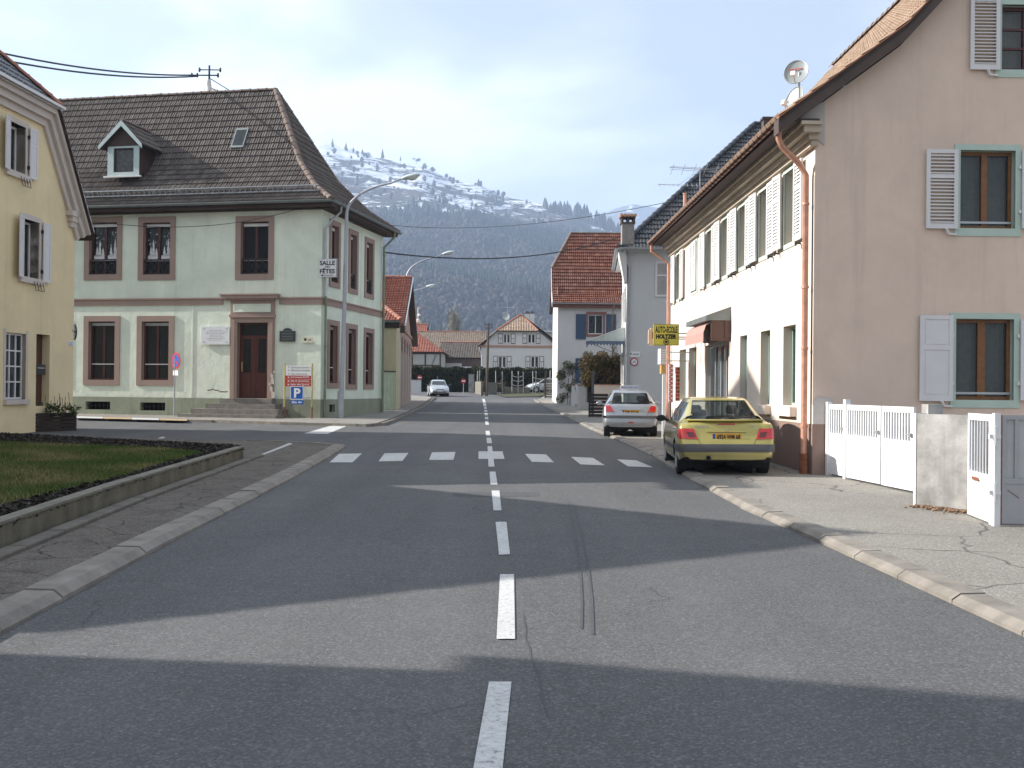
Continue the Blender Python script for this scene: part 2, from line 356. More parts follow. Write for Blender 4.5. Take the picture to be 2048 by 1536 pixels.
# ------------------------------------------------------------------ ground, road, pavements
def drape(name, pts, off, mt, skirt=0.0, parent=None, step=4.0, kind='structure'):
    bm = bmesh.new(); vs = [bm.verts.new((p[0], p[1], 0)) for p in pts]; bm.faces.new(vs)
    ys = [p[1] for p in pts]; y = math.ceil(min(ys) / step) * step
    while y < max(ys):
        if 0 <= y <= 116 or y % 40 == 0:
            bmesh.ops.bisect_plane(bm, geom=bm.verts[:] + bm.edges[:] + bm.faces[:], plane_co=(0, y, 0), plane_no=(0, 1, 0))
        y += step
    if skirt:
        be = [e for e in bm.edges if len(e.link_faces) == 1]
        r = bmesh.ops.extrude_edge_only(bm, edges=be)
        low = [v for v in r['geom'] if isinstance(v, bmesh.types.BMVert)]
    else: low = []
    for v in bm.verts: v.co.z = g(v.co.y) + off
    for v in low: v.co.z -= skirt
    bmesh.ops.triangulate(bm, faces=bm.faces[:])
    for f in bm.faces:
        if f.normal.z < 0: f.normal_flip()
    me = bpy.data.meshes.new(name); bm.to_mesh(me); bm.free(); me.materials.append(mt)
    o = bpy.data.objects.new(name, me)
    if parent is not None: put(o, parent)
    else: put(o)
    if kind: o['kind'] = kind
    return o
M['field'] = plain('valley_ground', (0.10, 0.095, 0.05), 0.95, var=0.3, scale=0.3)
drape('ground', [(-700, -80), (700, -80), (700, 900), (-700, 900)], -0.05, M['field'], step=4.0)

# kerb lines traced on the ground
Lk = [G(*p, 0.0) for p in [(-330, 1480), (0, 1268), (178, 1172), (342, 1083), (489, 1008), (570, 965), (646, 922), (682, 900)]]
Lk = [V((p.x, p.y, 0)) for p in Lk]
Rk = [G(*p, 0.0) for p in [(2420, 1440), (2048, 1272), (1830, 1172), (1640, 1085), (1500, 1024), (1385, 962), (1310, 915), (1245, 885), (1180, 858), (1130, 832), (1092, 815), (1068, 801)]]
Rk = [V((p.x, p.y, 0)) for p in Rk]
Rk[0] = Rk[1] + (Rk[1] - Rk[2]).normalized() * 5; Lk[0] = Lk[1] + (Lk[1] - Lk[2]).normalized() * 5
tipL = Lk[-1]
# main road with its side street at the left and the bend far ahead
gfar = G(520, 843)
road = [(-5.0, -25), (5.2, -25), (Rk[0].x + .06, Rk[0].y)] + [(p.x + .06, p.y) for p in Rk[1:]] + [(3.2, 100), (6, 112), (-40, 112), (-30, 96), (-12, 88)]
Gk = [G(*p, 0) for p in [(868, 796), (858, 803), (838, 817), (795, 838), (762, 850)]]   # kerb of the pavement in front of the public hall
Gk = [V((p.x, p.y, 0)) for p in Gk]
Gs = [G(*p, 0) for p in [(730, 853), (600, 850), (470, 846), (300, 842), (150, 838)]]
Gs = [V((p.x, p.y, 0)) for p in Gs]
ext = Gs[-1] + (Gs[-1] - Gs[-2]).normalized() * 25
road += [(p.x - .06, p.y) for p in Gk] + [(p.x, p.y + .06) for p in Gs] + [(ext.x, ext.y)]
yc = G(145, 858)
road += [(-45, 38), (-16.0, 33.0), (-15.2, 24), (-12, 27)]
road += [(-7.4, 27.5), (tipL.x - 2.4, tipL.y + 2.4), (tipL.x - .8, tipL.y + 1.7)] + [(p.x - .06, p.y) for p in Lk[::-1]]
drape('road', road, 0.0, M['road'], step=2.0)
# left pavement between the kerb and the planted island
A = [G(*p, 0.04) for p in [(0, 1128), (240, 1022), (400, 957), (493, 921)]]
A = [V((p.x, p.y, 0)) for p in A]
wt = [G(*p, 0.30) for p in [(0, 1046), (240, 967), (487, 894)]]       # top outer edge of the low wall
wt = [V((p.x, p.y, 0)) for p in wt]
wt[0] = wt[0] + (wt[0] - wt[1]).normalized() * 6
bk = [G(*p, 0.24) for p in [(478, 893), (0, 868)]]
bk = [V((p.x, p.y, 0)) for p in bk]; bk[1] = bk[1] + (bk[1] - bk[0]).normalized() * 4
tipw = wt[2]
Lk2 = Lk + [V((tipL.x - .10, tipL.y + .8, 0)), V((tipL.x - .75, tipL.y + 1.6, 0)), V((tipL.x - 2.4, tipL.y + 2.3, 0)), V((-8.5, 27.2, 0))]
pl = [(p.x - .14, p.y) for p in Lk2] + [(-13, 27.0), (-15.2, 25.6), (bk[1].x - 1, bk[1].y), (bk[0].x, bk[0].y)] + [(p.x, p.y) for p in (wt[2], wt[1], wt[0])] + [(-6.2, 2.0)]
drape('pavement', pl, 0.07, M['pave'], 0.12)
# right pavement
pr = [(p.x + .14, p.y) for p in Rk] + [(3.6, 100), (30, 112), (30, 2.5)]
drape('pavement', pr, 0.05, M['paver'], 0.12)
# pavement round the public hall
pg = [(p.x - .14, p.y) for p in Gk] + [(p.x, p.y + .14) for p in Gs] + [(ext.x, ext.y + .1), (ext.x, ext.y + 10), (-20, 90), (-10, 92)]
drape('pavement', pg, 0.08, M['paver'], 0.12)

# kerb stones, one by one
def along(pts, step):
    out = []; carry = 0.0
    for a, b in zip(pts[:-1], pts[1:]):
        d = (b - a).length; t = carry
        while t < d - 1e-6:
            out.append((a + (b - a) * (t / d), (b - a).normalized())); t += step
        carry = t - d
    return out
def kerb_mesh(wd, h, ln):
    b = MB(); pr = [(-.02, -.15), (-.015, 0.03), (.05, h), (wd, h + .005), (wd, -.15)]
    e = .004
    rows = [[(x, y, z) for x, z in pr] for y in (0, ln - .012)]
    b.grid(rows); b.poly(rows[0]); b.poly(rows[1][::-1])
    me = b.mesh('kerb_stone'); me.materials.append(M['kerb']); return me
kl = setting('kerb'); kr = setting('kerb'); kg = setting('kerb')
def lay_kerb(par, pts, side, wd, h, ln=1.0, far=1.0):
    me = kerb_mesh(wd, h, ln)
    for p, d in along(pts, ln):
        n = V((d.y, -d.x, 0)) * side
        y2 = p.y + d.y * ln; sl = (g(y2) - g(p.y)) / ln
        X = n; Y = V((d.x, d.y, sl)).normalized(); 
        m4 = Matrix((X, Y, Z)).transposed().to_4x4()
        if side < 0: pass
        m4 = m4 @ Matrix.Rotation(random.uniform(-.003, .003), 4, 'Y')
        m4.translation = V((p.x, p.y, g(p.y) + random.uniform(-.006, .006)))
        piece(me, 'kerb_stone', par, m4)
lay_kerb(kl, Lk2[:-1], -1, 0.26, 0.085)
lay_kerb(kr, Rk, 1, 0.24, 0.075)
lay_kerb(kg, Gk + Gs, -1, 0.16, 0.09)
# flat gutter strip of lighter concrete dust along the road edges is part of the asphalt shade; drain by the left kerb
dg = G(506, 990)
dr = thing('storm_drain', 'small rusty storm drain grate set in the gutter of the left kerb', 'drain', (dg.x, dg.y, g(dg.y)))
b = MB(); b.box(dg.x - .14, dg.x + .10, dg.y - .22, dg.y + .22, g(dg.y) + .001, g(dg.y) + .008); b.build('frame', M['rust'], dr)
bm_ = box_mesh('grate_bar', .22, .035, .014, M['iron'])
for i in range(6):
    mm = Matrix.Translation((dg.x - .02, dg.y - .2 + i * .08, g(dg.y) + .008)); piece(bm_, 'bar', dr, mm)

# low wall of the planted island
def wallstrip(mb, pts, th, z0, z1, side):
    q = []
    for i, p in enumerate(pts):
        d = (pts[min(i + 1, len(pts) - 1)] - pts[max(i - 1, 0)]).normalized(); n = V((d.y, -d.x, 0)) * side
        q.append((p, p + n * th))
    for (a, a2), (c, c2) in zip(q[:-1], q[1:]):
        k = max(1, int((c - a).length / 1.0))
        for i in range(k):
            P0, P1 = a.lerp(c, i / k), a.lerp(c, (i + 1) / k); Q0, Q1 = a2.lerp(c2, i / k), a2.lerp(c2, (i + 1) / k)
            f = lambda p, z: (p.x, p.y, g(p.y) + z)
            mb.hexa([f(P0, z0), f(P1, z0), f(Q1, z0), f(Q0, z0), f(P0, z1), f(P1, z1), f(Q1, z1), f(Q0, z1)])
    return mb
wt_ = [wt[0], wt[0].lerp(wt[1], .5), wt[1], wt[1].lerp(wt[2], .5), wt[2]]
lw = thing('low_wall', 'low mossy stained concrete edging wall round the grass island', 'wall', (wt[1].x, wt[1].y, g(wt[1].y)))
wallstrip(MB(), wt_, .13, -.02, .285, -1).build('wall_face', M['lowwall'], lw)
M['coping'] = plain('coping_concrete', (0.18, 0.168, 0.135), 0.85, var=0.25, scale=3)
wallstrip(MB(), [V((p.x + .02, p.y - .008, 0)) for p in wt_], .16, .287, .315, -1).build('coping', M['coping'], lw)
wallstrip(MB(), [bk[0] + V((0, 0, 0)), bk[0].lerp(bk[1], .5), bk[1]], .10, -.02, .27, -1).build('wall_face', M['lowwall'], lw)
# stone border at the foot of the wall
st = setting('border_strip')
dpt = [p + V((.20, -.08, 0)) for p in wt_]
me = box_mesh('border_stone', .98, .17, .11, M['border'], .01)
for p, d in along(dpt, 1.0):
    m4 = Matrix((V((d.x, d.y, (g(p.y + d.y) - g(p.y)))), V((-d.y, d.x, 0)), Z)).transposed().to_4x4()
    q = p + d * .5; m4.translation = V((q.x, q.y, g(q.y) + .0 + random.uniform(0, .006))); piece(me, 'border_stone', st, m4)
isl = [(p.x, p.y) for p in wt] + [(p.x, p.y) for p in bk] + [(wt[0].x - 12, wt[0].y + 3)]
def inset_pt(p, t, k): return p + (t - p) * k
cI = V((-11, 17, 0))
drape('soil_bed', [(p.x - .06, p.y + .04) for p in wt] + [(p.x - .05, p.y - .05) for p in bk] + [(wt[0].x - 14, wt[0].y + 4)], 0.25, M['soil'])
lawn = [G(*p, 0.27) for p in [(-420, 1130), (0, 1010), (240, 952), (330, 925), (405, 905), (330, 897), (150, 890), (0, 884), (-300, 876)]]
lawn2 = [(p.x, p.y) for p in lawn]
M['turf'] = plain('turf', (0.06, 0.075, 0.025), 0.95, var=0.35, scale=1.5)
drape('lawn', lawn2, 0.262, M['turf'])
def in_poly(x, y, poly):
    c = np.zeros(len(x), bool); j = len(poly) - 1
    for i in range(len(poly)):
        xi, yi = poly[i]; xj, yj = poly[j]
        k = ((yi > y) != (yj > y)) & (x < (xj - xi) * (y - yi) / (yj - yi + 1e-12) + xi); c ^= k; j = i
    return c
def scatter(poly, n):
    a = np.array(poly); x = rng.uniform(a[:, 0].min(), a[:, 0].max(), n * 4); y = rng.uniform(a[:, 1].min(), a[:, 1].max(), n * 4)
    k = in_poly(x, y, poly); return x[k][:n], y[k][:n]
def gnp(y): return np.where(y < 110, 0.0035 * y + 0.00009 * y * y, 1.474)
def npmesh(name, verts, faces, mt, kind='stuff', parent=None, rnd=None, label=None, cat=None):
    me = bpy.data.meshes.new(name); nv = len(verts); nf, k = faces.shape
    me.vertices.add(nv); me.vertices.foreach_set('co', verts.astype(np.float32).ravel())
    me.loops.add(nf * k); me.loops.foreach_set('vertex_index', faces.astype(np.int32).ravel())
    me.polygons.add(nf); me.polygons.foreach_set('loop_start', np.arange(0, nf * k, k, dtype=np.int32))
    me.update(calc_edges=True)
    if rnd is not None:
        a = me.attributes.new('rnd', 'FLOAT', 'FACE'); a.data.foreach_set('value', rnd.astype(np.float32))
    me.materials.append(mt)
    if parent is not None:
        T = WL[parent.name]; me.transform(Matrix.Translation(-T))
    o = bpy.data.objects.new(name, me); put(o, parent)
    if kind: o['kind'] = kind
    return props(o, label, cat)
def leaf_mat(name, stops, rough=0.7, trans=0.15):
    m, nt, b = newmat(name); a = nt.nodes.new('ShaderNodeAttribute'); a.attribute_name = 'rnd'
    c = _ramp(nt, a.outputs['Fac'], stops); nt.links.new(c, b.inputs['Base Color']); b.inputs['Roughness'].default_value = rough
    b.inputs['Specular IOR Level'].default_value = 0.2
    return m
M['grass'] = leaf_mat('grass_blades', [(0, (0.065, 0.11, 0.025)), (0.5, (0.105, 0.14, 0.035)), (0.8, (0.19, 0.17, 0.065)), (1, (0.28, 0.24, 0.12))])
lp = lawn2[1:-1] + [lawn2[-1], lawn2[0]]
gx, gy = scatter(lp, 70000); k = gy < 27; gx, gy = gx[k], gy[k]; n = len(gx)
a = rng.uniform(0, 6.28, n); hh = rng.uniform(.025, .07, n); wd = rng.uniform(.004, .009, n) * 1.3
gz = gnp(gy) + .262; ln = rng.uniform(-.03, .03, (n, 2))
vv = np.empty((n, 3, 3)); vv[:, 0] = np.c_[gx - np.cos(a) * wd, gy - np.sin(a) * wd, gz]; vv[:, 1] = np.c_[gx + np.cos(a) * wd, gy + np.sin(a) * wd, gz]
vv[:, 2] = np.c_[gx + ln[:, 0], gy + ln[:, 1], gz + hh]
pn = np.clip(.45 + .45 * np.sin(gx * 2.1 + 1.3 * np.sin(gy * 1.7)) * np.sin(gy * 1.1 + gx * .7) + rng.normal(0, .2, n), 0, 1)
npmesh('grass', vv.reshape(-1, 3), np.arange(n * 3).reshape(-1, 3), M['grass'], rnd=pn)
M['mulch'] = leaf_mat('bark_mulch', [(0, (0.02, 0.015, 0.012)), (0.6, (0.045, 0.035, 0.028)), (1, (0.10, 0.085, 0.07))])
mx, my = scatter([(p.x, p.y) for p in wt] + [(p.x, p.y) for p in bk] + [(wt[0].x - 5, wt[0].y + 3)], 110000)
k = ~in_poly(mx, my, lp) & (my < 30); mx, my = mx[k], my[k]; n = len(mx)
c0 = np.c_[mx, my, gnp(my) + .25 + rng.uniform(0, .035, n)]; q1 = rng.normal(0, .019, (n, 3)); q2 = rng.normal(0, .019, (n, 3)); q1[:, 2] *= .5; q2[:, 2] *= .5
vv = np.stack([c0 - q1, c0 + q2, c0 + q1, c0 - q2], 1)
npmesh('mulch', vv.reshape(-1, 3), np.arange(n * 4).reshape(-1, 4), M['mulch'], rnd=rng.random(n) ** 2)

# ------------------------------------------------------------------ road markings
mk = setting('road_markings')
def mark(pxs, off=0.004, mt=None, name='marking_line'):
    pts = [G(*p) for p in pxs]
    o = drape(name, [(p.x, p.y) for p in pts], off, mt or M['line'], 0.0, mk, 1.0, None); return o
def worn_paint():
    m, nt, b = newmat('worn_road_paint'); p = _pos(nt)
    c = _ramp(nt, _noise(nt, 28, 5, 0.75, p), [(0.34, (0.22, 0.22, 0.22)), (0.45, (0.50, 0.50, 0.485)), (0.7, (0.63, 0.63, 0.61))])
    c = _mix(nt, _ramp(nt, _noise(nt, 3, 5, 0.6, _map(nt, p, (1, .3, 1))), [(0.5, (0, 0, 0)), (0.75, (.4,) * 3)]), c, (0.3, 0.3, 0.3))
    nt.links.new(c, b.inputs['Base Color']); b.inputs['Roughness'].default_value = 0.8; _bump(nt, b, _noise(nt, 120, 2, .5, p), .4, .004); return m
M['worn'] = worn_paint()
for q in [[(659, 925), (705, 925), (724, 907), (678, 908)], [(757, 923), (805, 922), (817, 906), (769, 907)], [(858, 920), (907, 920), (911, 904), (864, 905)],
          [(957, 918), (1009, 918), (1005, 903), (957, 903)], [(1064, 924), (1108, 925), (1092, 909), (1050, 908)], [(1161, 929), (1210, 931), (1186, 916), (1142, 914)],
          [(1256, 933), (1306, 935), (1273, 921), (1234, 919)]]:
    mark(q, .004, M['worn'], 'crossing_stripe')
for q in [[(943, 1560), (1003, 1560), (1023, 1366), (978, 1366)], [(993, 1280), (1030, 1280), (1028, 1150), (1000, 1150)], [(998, 1111), (1020, 1110), (1013, 1045), (991, 1045)],
          [(987, 1022), (1003, 1022), (999, 982), (983, 982)], [(981, 970), (995, 970), (991, 944), (979, 944)], [(977, 934), (989, 934), (984, 893), (975, 893)],
          [(974, 887), (984, 887), (982, 876), (973, 876)], [(972, 872), (981, 872), (979, 862), (971, 862)], [(971, 850), (978, 850), (976.5, 842), (970, 842)],
          [(970, 839), (977, 839), (976, 834), (969.5, 834)], [(969.5, 831), (976, 831), (975, 826.5), (969, 826.5)], [(968.8, 824), (975, 824), (974, 820), (968.4, 820)],
          [(968, 818), (974, 818), (973, 814.5), (967.5, 814.5)], [(967, 813), (973, 813), (971.5, 806), (966, 806)], [(966, 805), (971.5, 805), (969, 798), (964.5, 798)]]:
    mark(q, .008, M['worn'], 'marking_line')
mark([(608, 867), (655, 868), (694, 852), (660, 852)], .004, M['worn'], 'crossing_stripe')
mark([(845, 2000)] and [(315, 877), (327, 877), (331, 874), (322, 874)], .004, M['worn'])
# paint on the pavement of the left side and along the far kerb
def pmark(pxs, off, mt=None):
    pts = [G(*p, off) for p in pxs]; return drape('marking_line', [(p.x, p.y) for p in pts], off + .005, mt or M['worn'], 0, mk, 1.0, None)
pmark([(500, 918), (506, 918), (585, 888), (579, 886)], .07)
M['kerbyellow'] = plain('faded_yellow_paint', (0.40, 0.29, 0.17), .8, var=.15)
for i, (a_, b_) in enumerate([(148, 206), (207, 262), (263, 318), (319, 374)]):
    sh = i * 1.5
    pmark([(a_, 836 + sh), (b_, 837.3 + sh), (b_, 834 + sh), (a_, 832.6 + sh)], .095, M['worn'] if i % 2 == 0 else M['kerbyellow'])
M['patch'] = asphalt('patch_asphalt', (0.088, 0.09, 0.094), (0.11, 0.112, 0.114), speck=.3, seed=5)
mark([(905, 993), (1078, 993), (1080, 985), (908, 985)], .003, M['patch'], 'road_patch'); mark([(250, 1075), (300, 1050), (330, 1062), (300, 1090)], .003, M['patch'], 'road_patch')
# dark tar seams on the road: two thin curved skid lines
M['tar'] = plain('tyre_mark', (0.072, 0.074, 0.078), .8)
for xs in ([(1163, 1258), (1164, 1200), (1160, 1130), (1150, 1060), (1135, 1000)], [(1186, 1270), (1184, 1200), (1176, 1130), (1162, 1060), (1145, 1005)]):
    q = [G(*p) for p in xs]; b = MB()
    for p0, p1 in zip(q[:-1], q[1:]): b.poly([p0 + V((-.009, 0, .005)), p0 + V((.009, 0, .005)), p1 + V((.009, 0, .005)), p1 + V((-.009, 0, .005))])
    b.build('tyre_mark', M['tar'], mk)
q = [G(*p) for p in [(1046, 1230), (1052, 1262), (1050, 1275), (1060, 1300), (1062, 1318), (1078, 1350), (1086, 1400), (1100, 1440)]]
b = MB()
for p0, p1 in zip(q[:-1], q[1:]):
    b.poly([p0 + V((-.006, 0, .003)), p0 + V((.006, 0, .003)), p1 + V((.006, 0, .003)), p1 + V((-.006, 0, .003))])
b.build('crack', M['tar'], mk)
# ------------------------------------------------------------------ building helpers
def wall(name, fr, outline, holes, mt, parent, reveal=0.22, revmt=None, label=None):
    b = MB()
    loops = [[V((s, z, 0)) for s, z in outline]] + [[V((h[0], h[2], 0)), V((h[0], h[3], 0)), V((h[1], h[3], 0)), V((h[1], h[2], 0))] for h in holes]
    flat = [p for l in loops for p in l]
    for t in geometry.tessellate_polygon(loops):
        q = [flat[i] for i in t]
        if (q[1] - q[0]).cross(q[2] - q[0]).z < 0: q = q[::-1]
        b.poly([fr.pt(p.x, p.y) for p in q])
    if revmt is None:
        for s0, s1, z0, z1 in [h[:4] for h in holes]: _reveal(b, fr, s0, s1, z0, z1, reveal)
    o = b.build(name, mt, parent, label=label)
    if revmt is not None and holes:
        b = MB()
        for h in holes: _reveal(b, fr, *h[:4], reveal)
        b.build('reveal', revmt, o, kind='stuff')
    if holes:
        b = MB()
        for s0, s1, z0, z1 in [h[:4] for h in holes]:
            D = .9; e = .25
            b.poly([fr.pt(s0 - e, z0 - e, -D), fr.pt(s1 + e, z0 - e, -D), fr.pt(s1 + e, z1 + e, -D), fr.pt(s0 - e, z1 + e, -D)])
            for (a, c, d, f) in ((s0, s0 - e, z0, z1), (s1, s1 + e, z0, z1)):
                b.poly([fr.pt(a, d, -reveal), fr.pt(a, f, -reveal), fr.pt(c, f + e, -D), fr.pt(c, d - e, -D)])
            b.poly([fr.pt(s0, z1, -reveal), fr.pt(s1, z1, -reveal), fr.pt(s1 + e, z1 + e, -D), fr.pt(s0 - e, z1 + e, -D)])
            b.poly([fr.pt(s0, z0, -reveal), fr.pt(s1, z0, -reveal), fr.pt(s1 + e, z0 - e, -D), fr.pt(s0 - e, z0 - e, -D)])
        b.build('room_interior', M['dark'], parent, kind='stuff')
    return o
def _reveal(b, fr, s0, s1, z0, z1, r):
    b.poly([fr.pt(s0, z0, 0), fr.pt(s0, z1, 0), fr.pt(s0, z1, -r), fr.pt(s0, z0, -r)])
    b.poly([fr.pt(s1, z0, 0), fr.pt(s1, z0, -r), fr.pt(s1, z1, -r), fr.pt(s1, z1, 0)])
    b.poly([fr.pt(s0, z1, 0), fr.pt(s1, z1, 0), fr.pt(s1, z1, -r), fr.pt(s0, z1, -r)])
    b.poly([fr.pt(s0, z0, 0), fr.pt(s0, z0, -r), fr.pt(s1, z0, -r), fr.pt(s1, z0, 0)])
def surround(parent, fr, h, wd, mt, out=.035, name='window_surround', bottom=None):
    s0, s1, z0, z1 = h; bt = wd if bottom is None else bottom
    b = MB(); b.fbox(fr, s0 - wd, s0, z0 - bt, z1 + wd, -.05, out); b.fbox(fr, s1, s1 + wd, z0 - bt, z1 + wd, -.05, out)
    b.fbox(fr, s0, s1, z1, z1 + wd, -.05, out - .002); b.fbox(fr, s0, s1, z0 - bt, z0, -.05, out - .002)
    return b.build(name, mt, parent)
def window(parent, fr, h, mt, inset=.16, fw=.06, nx=2, rails=(), curtain=None, mull=.09, label=None, top_panel=0.0, glass=None):
    s0, s1, z0, z1 = h; o = -inset
    b = MB(); b.ftube(fr, s0 + .003, s1 - .003, z0 + .003, z1 - .003, o, fw, .06)
    i0, i1, j0, j1 = s0 + fw, s1 - fw, z0 + fw, z1 - fw
    W_ = (i1 - i0 - mull * (nx - 1)) / nx; cells = []
    for k in range(1, nx):
        c = i0 + k * W_ + (k - 1) * mull; b.fbox(fr, c, c + mull, j0, j1, o - .06, o + .004)
    zs = [j0] + [j0 + (j1 - j0) * r for r in rails] + [j1]
    for k in range(nx):
        a = i0 + k * (W_ + mull)
        for r in range(1, len(zs) - 1): b.fbox(fr, a, a + W_, zs[r] - .02, zs[r] + .02, o - .05, o - .005)
        for r in range(len(zs) - 1): cells.append((a, a + W_, zs[r] + (.02 if r else 0), zs[r + 1] - (.02 if r < len(zs) - 2 else 0)))
    w_ = b.build('window', mt, parent, label=label)
    for c in cells:
        MB().poly([fr.pt(c[0], c[2], o - .03), fr.pt(c[1], c[2], o - .03), fr.pt(c[1], c[3], o - .03), fr.pt(c[0], c[3], o - .03)]).build('pane', glass or M['glass'], w_)
    if curtain:
        b = MB(); n = 24; rows = []
        for zq in (j0 + .02, j1): rows.append([fr.pt(i0 + (i1 - i0) * i / n, zq, o - .16 + .025 * math.sin(i * 2.4)) for i in range(n + 1)])
        b.grid(rows); b.build('curtain', curtain, w_, smooth=True)
    return w_
def shutter(parent, fr, s0, s1, z0, z1, mt, kind='panel', out=.03, split=.66, pieces=False, panelmt=None):
    th = .035; b = MB(); fw = .07 if s1 - s0 > .35 else .055
    zsp = z0 + (z1 - z0) * split
    b.fbox(fr, s0, s0 + fw, z0, z1, out, out + th); b.fbox(fr, s1 - fw, s1, z0, z1, out, out + th)
    for a, c in ((z0, z0 + fw * 1.3), (zsp - fw / 2, zsp + fw / 2), (z1 - fw, z1)): b.fbox(fr, s0 + fw, s1 - fw, a, c, out + .001, out + th - .002)
    bays = ((z0 + fw * 1.3, zsp - fw / 2), (zsp + fw / 2, z1 - fw))
    if kind == 'panel':
        for a, c in bays: b.fbox(fr, s0 + fw, s1 - fw, a, c, out + .008, out + th - .014)
        # raised field
        for a, c in bays: b.fbox(fr, s0 + fw + .03, s1 - fw - .03, a + .03, c - .03, out + th - .014, out + th - .007)
    elif not pieces:
        for a, c in bays:
            n = max(3, int((c - a) / .062)); st = (c - a) / n
            for i in range(n):
                z = a + i * st
                b.hexa([fr.pt(s0 + fw, z, out + th - .006), fr.pt(s1 - fw, z, out + th - .006), fr.pt(s1 - fw, z + .01, out + th - .010), fr.pt(s0 + fw, z + .01, out + th - .010),
                        fr.pt(s0 + fw, z + st * .8, out + .004), fr.pt(s1 - fw, z + st * .8, out + .004), fr.pt(s1 - fw, z + st * .8 + .01, out + .002), fr.pt(s0 + fw, z + st * .8 + .01, out + .002)])
    o = b.build('shutter', mt, parent)
    if kind != 'panel' and pieces:
        for a, c in bays:
            n = max(3, int((c - a) / .058)); st = (c - a) / n
            me = box_mesh('slat', s1 - s0 - 2 * fw, .048, .009, mt)
            for i in range(n):
                m4 = fr.mat((s0 + s1) / 2, a + (i + .35) * st, out + .018) @ Matrix.Rotation(R(-38), 4, 'X'); piece(me, 'slat', o, m4)
    return o
def hinge_hooks(parent, fr, s, zs, mt=None):
    b = MB()
    for z in zs: b.fbox(fr, s - .02, s + .02, z - .03, z + .03, .002, .06)
    b.build('hinge', mt or M['shut'], parent)
def lerpf(tab, x):
    return float(np.interp(x, [t[0] for t in tab], [t[1] for t in tab]))
def tiles(parent, O, u, inw, prof, smin, smax, tw, rh, mt, name='roof_tiles', amp=.03, lift=.03, nseg=4, board=True):
    """O eave start, u along the eave, inw horizontal inward, prof [(d,z)...] outward to ridge, smin/smax(d) limits along u"""
    O = V(O); u = V(u).normalized(); inw = V(inw).normalized()
    L_ = [0.0]
    for (d0, z0), (d1, z1) in zip(prof[:-1], prof[1:]): L_.append(L_[-1] + math.hypot(d1 - d0, z1 - z0))
    T = L_[-1]; n = max(1, round(T / rh)); rh = T / n
    def at(t):
        d = float(np.interp(t, L_, [p[0] for p in prof])); z = float(np.interp(t, L_, [p[1] for p in prof])); return d, z
    shape = [(0, 0), (.14, 1), (.46, .12), (.62, .8), (.92, 0)] if nseg >= 4 else [(0, 0), (.35, 1), (.9, 0)]
    b = MB()
    for i in range(n):
        t0 = i * rh; t1 = min(T, t0 + rh * 1.04)
        (d0, z0), (d1, z1) = at(t0), at(t1); A_ = O + inw * d0 + Z * z0; B_ = O + inw * d1 + Z * z1
        w_ = (B_ - A_).normalized(); nn = w_.cross(u) * -1
        if nn.z < 0: nn = -nn
        k = (i % 2) * .5 * 0
        a0, a1 = smin(d0), smax(d0); b0, b1 = smin(d1), smax(d1)
        j0 = math.floor(min(a0, b0) / tw - k); j1 = math.ceil(max(a1, b1) / tw - k)
        for j in range(j0, j1):
            sa = (j + k) * tw; rr = min(1, max(0, random.gauss(.5, .24)))
            dz = random.uniform(-.004, .004); lo = []; hi = []; lip = []
            for fx, fy in shape + [(1.0, 0)]:
                sx = sa + fx * tw; s_lo = min(max(sx, a0), a1); s_hi = min(max(sx, b0), b1)
                lo.append(A_ + u * s_lo + nn * (lift + amp * fy + dz)); hi.append(B_ + u * s_hi + nn * (amp * fy * .9 + .002 + dz)); lip.append(A_ + u * s_lo + nn * -.005)
            if (lo[-1] - lo[0]).length < .01 and (hi[-1] - hi[0]).length < .01: continue
            b.grid([lo, hi], rr); b.grid([lip, lo], rr * .7)
    o = b.build(name, mt, parent, attr=True); o['kind'] = 'stuff'
    if board:
        b = MB()
        for (d0, z0), (d1, z1) in zip(prof[:-1], prof[1:]):
            pa = O + inw * d0 + Z * (z0 - .03); pb = O + inw * d1 + Z * (z1 - .03)
            b.poly([pa + u * smin(d0), pa + u * smax(d0), pb + u * smax(d1), pb + u * smin(d1)])
            dn = Z * -.05
            b.poly([pa + u * smin(d0) + dn, pb + u * smin(d1) + dn, pb + u * smax(d1) + dn, pa + u * smax(d0) + dn])
        b.build('roof_deck', M['soffit'], parent)
    return o
def ridge(parent, a, b_, mt, ln=.4, rad=.11, name='ridge_tile'):
    a = V(a); b_ = V(b_); d = b_ - a; n = max(1, round(d.length / ln)); step = d.length / n; d.normalize()
    key = ('ridge', round(step, 3), rad, mt.name)
    if key not in _shared:
        q = MB(); rows = []
        for y, r in ((0, rad * 1.12), (.06, rad * 1.12), (.07, rad), (step * 1.03, rad * .94)):
            rows.append([(math.cos(t) * r, y, math.sin(t) * r * .8) for t in np.linspace(-.25, math.pi + .25, 8)])
        q.grid(rows); q.poly(rows[0]); me = q.mesh('ridge_tile', smooth=False); me.materials.append(mt); _shared[key] = me
    x = d.cross(Z).normalized(); z = x.cross(d)
    for i in range(n):
        m4 = Matrix((x, d, z)).transposed().to_4x4(); m4.translation = a + d * (i * step) + Z * random.uniform(-.008, .008); piece(_shared[key], name, parent, m4)
def gutter(parent, a, b_, mt, rad=.075, name='gutter'):
    a = V(a); b_ = V(b_); d = (b_ - a).normalized(); x = d.cross(Z).normalized(); q = MB(); rows = []
    for p in (a, b_):
        rows.append([p + x * math.cos(t) * rad - Z * math.sin(t) * rad for t in np.linspace(0, math.pi, 9)])
    q.grid(rows); rows2 = [[p + (p - c) * -.12 for p in r] for r, c in zip(rows, (a, b_))]; q.grid(rows2)
    q.poly(rows[0]); q.poly(rows[1]); q.tube([a + x * rad, b_ + x * rad], .012, 6); q.tube([a - x * rad, b_ - x * rad], .012, 6)
    o = q.build(name, mt, parent); return o
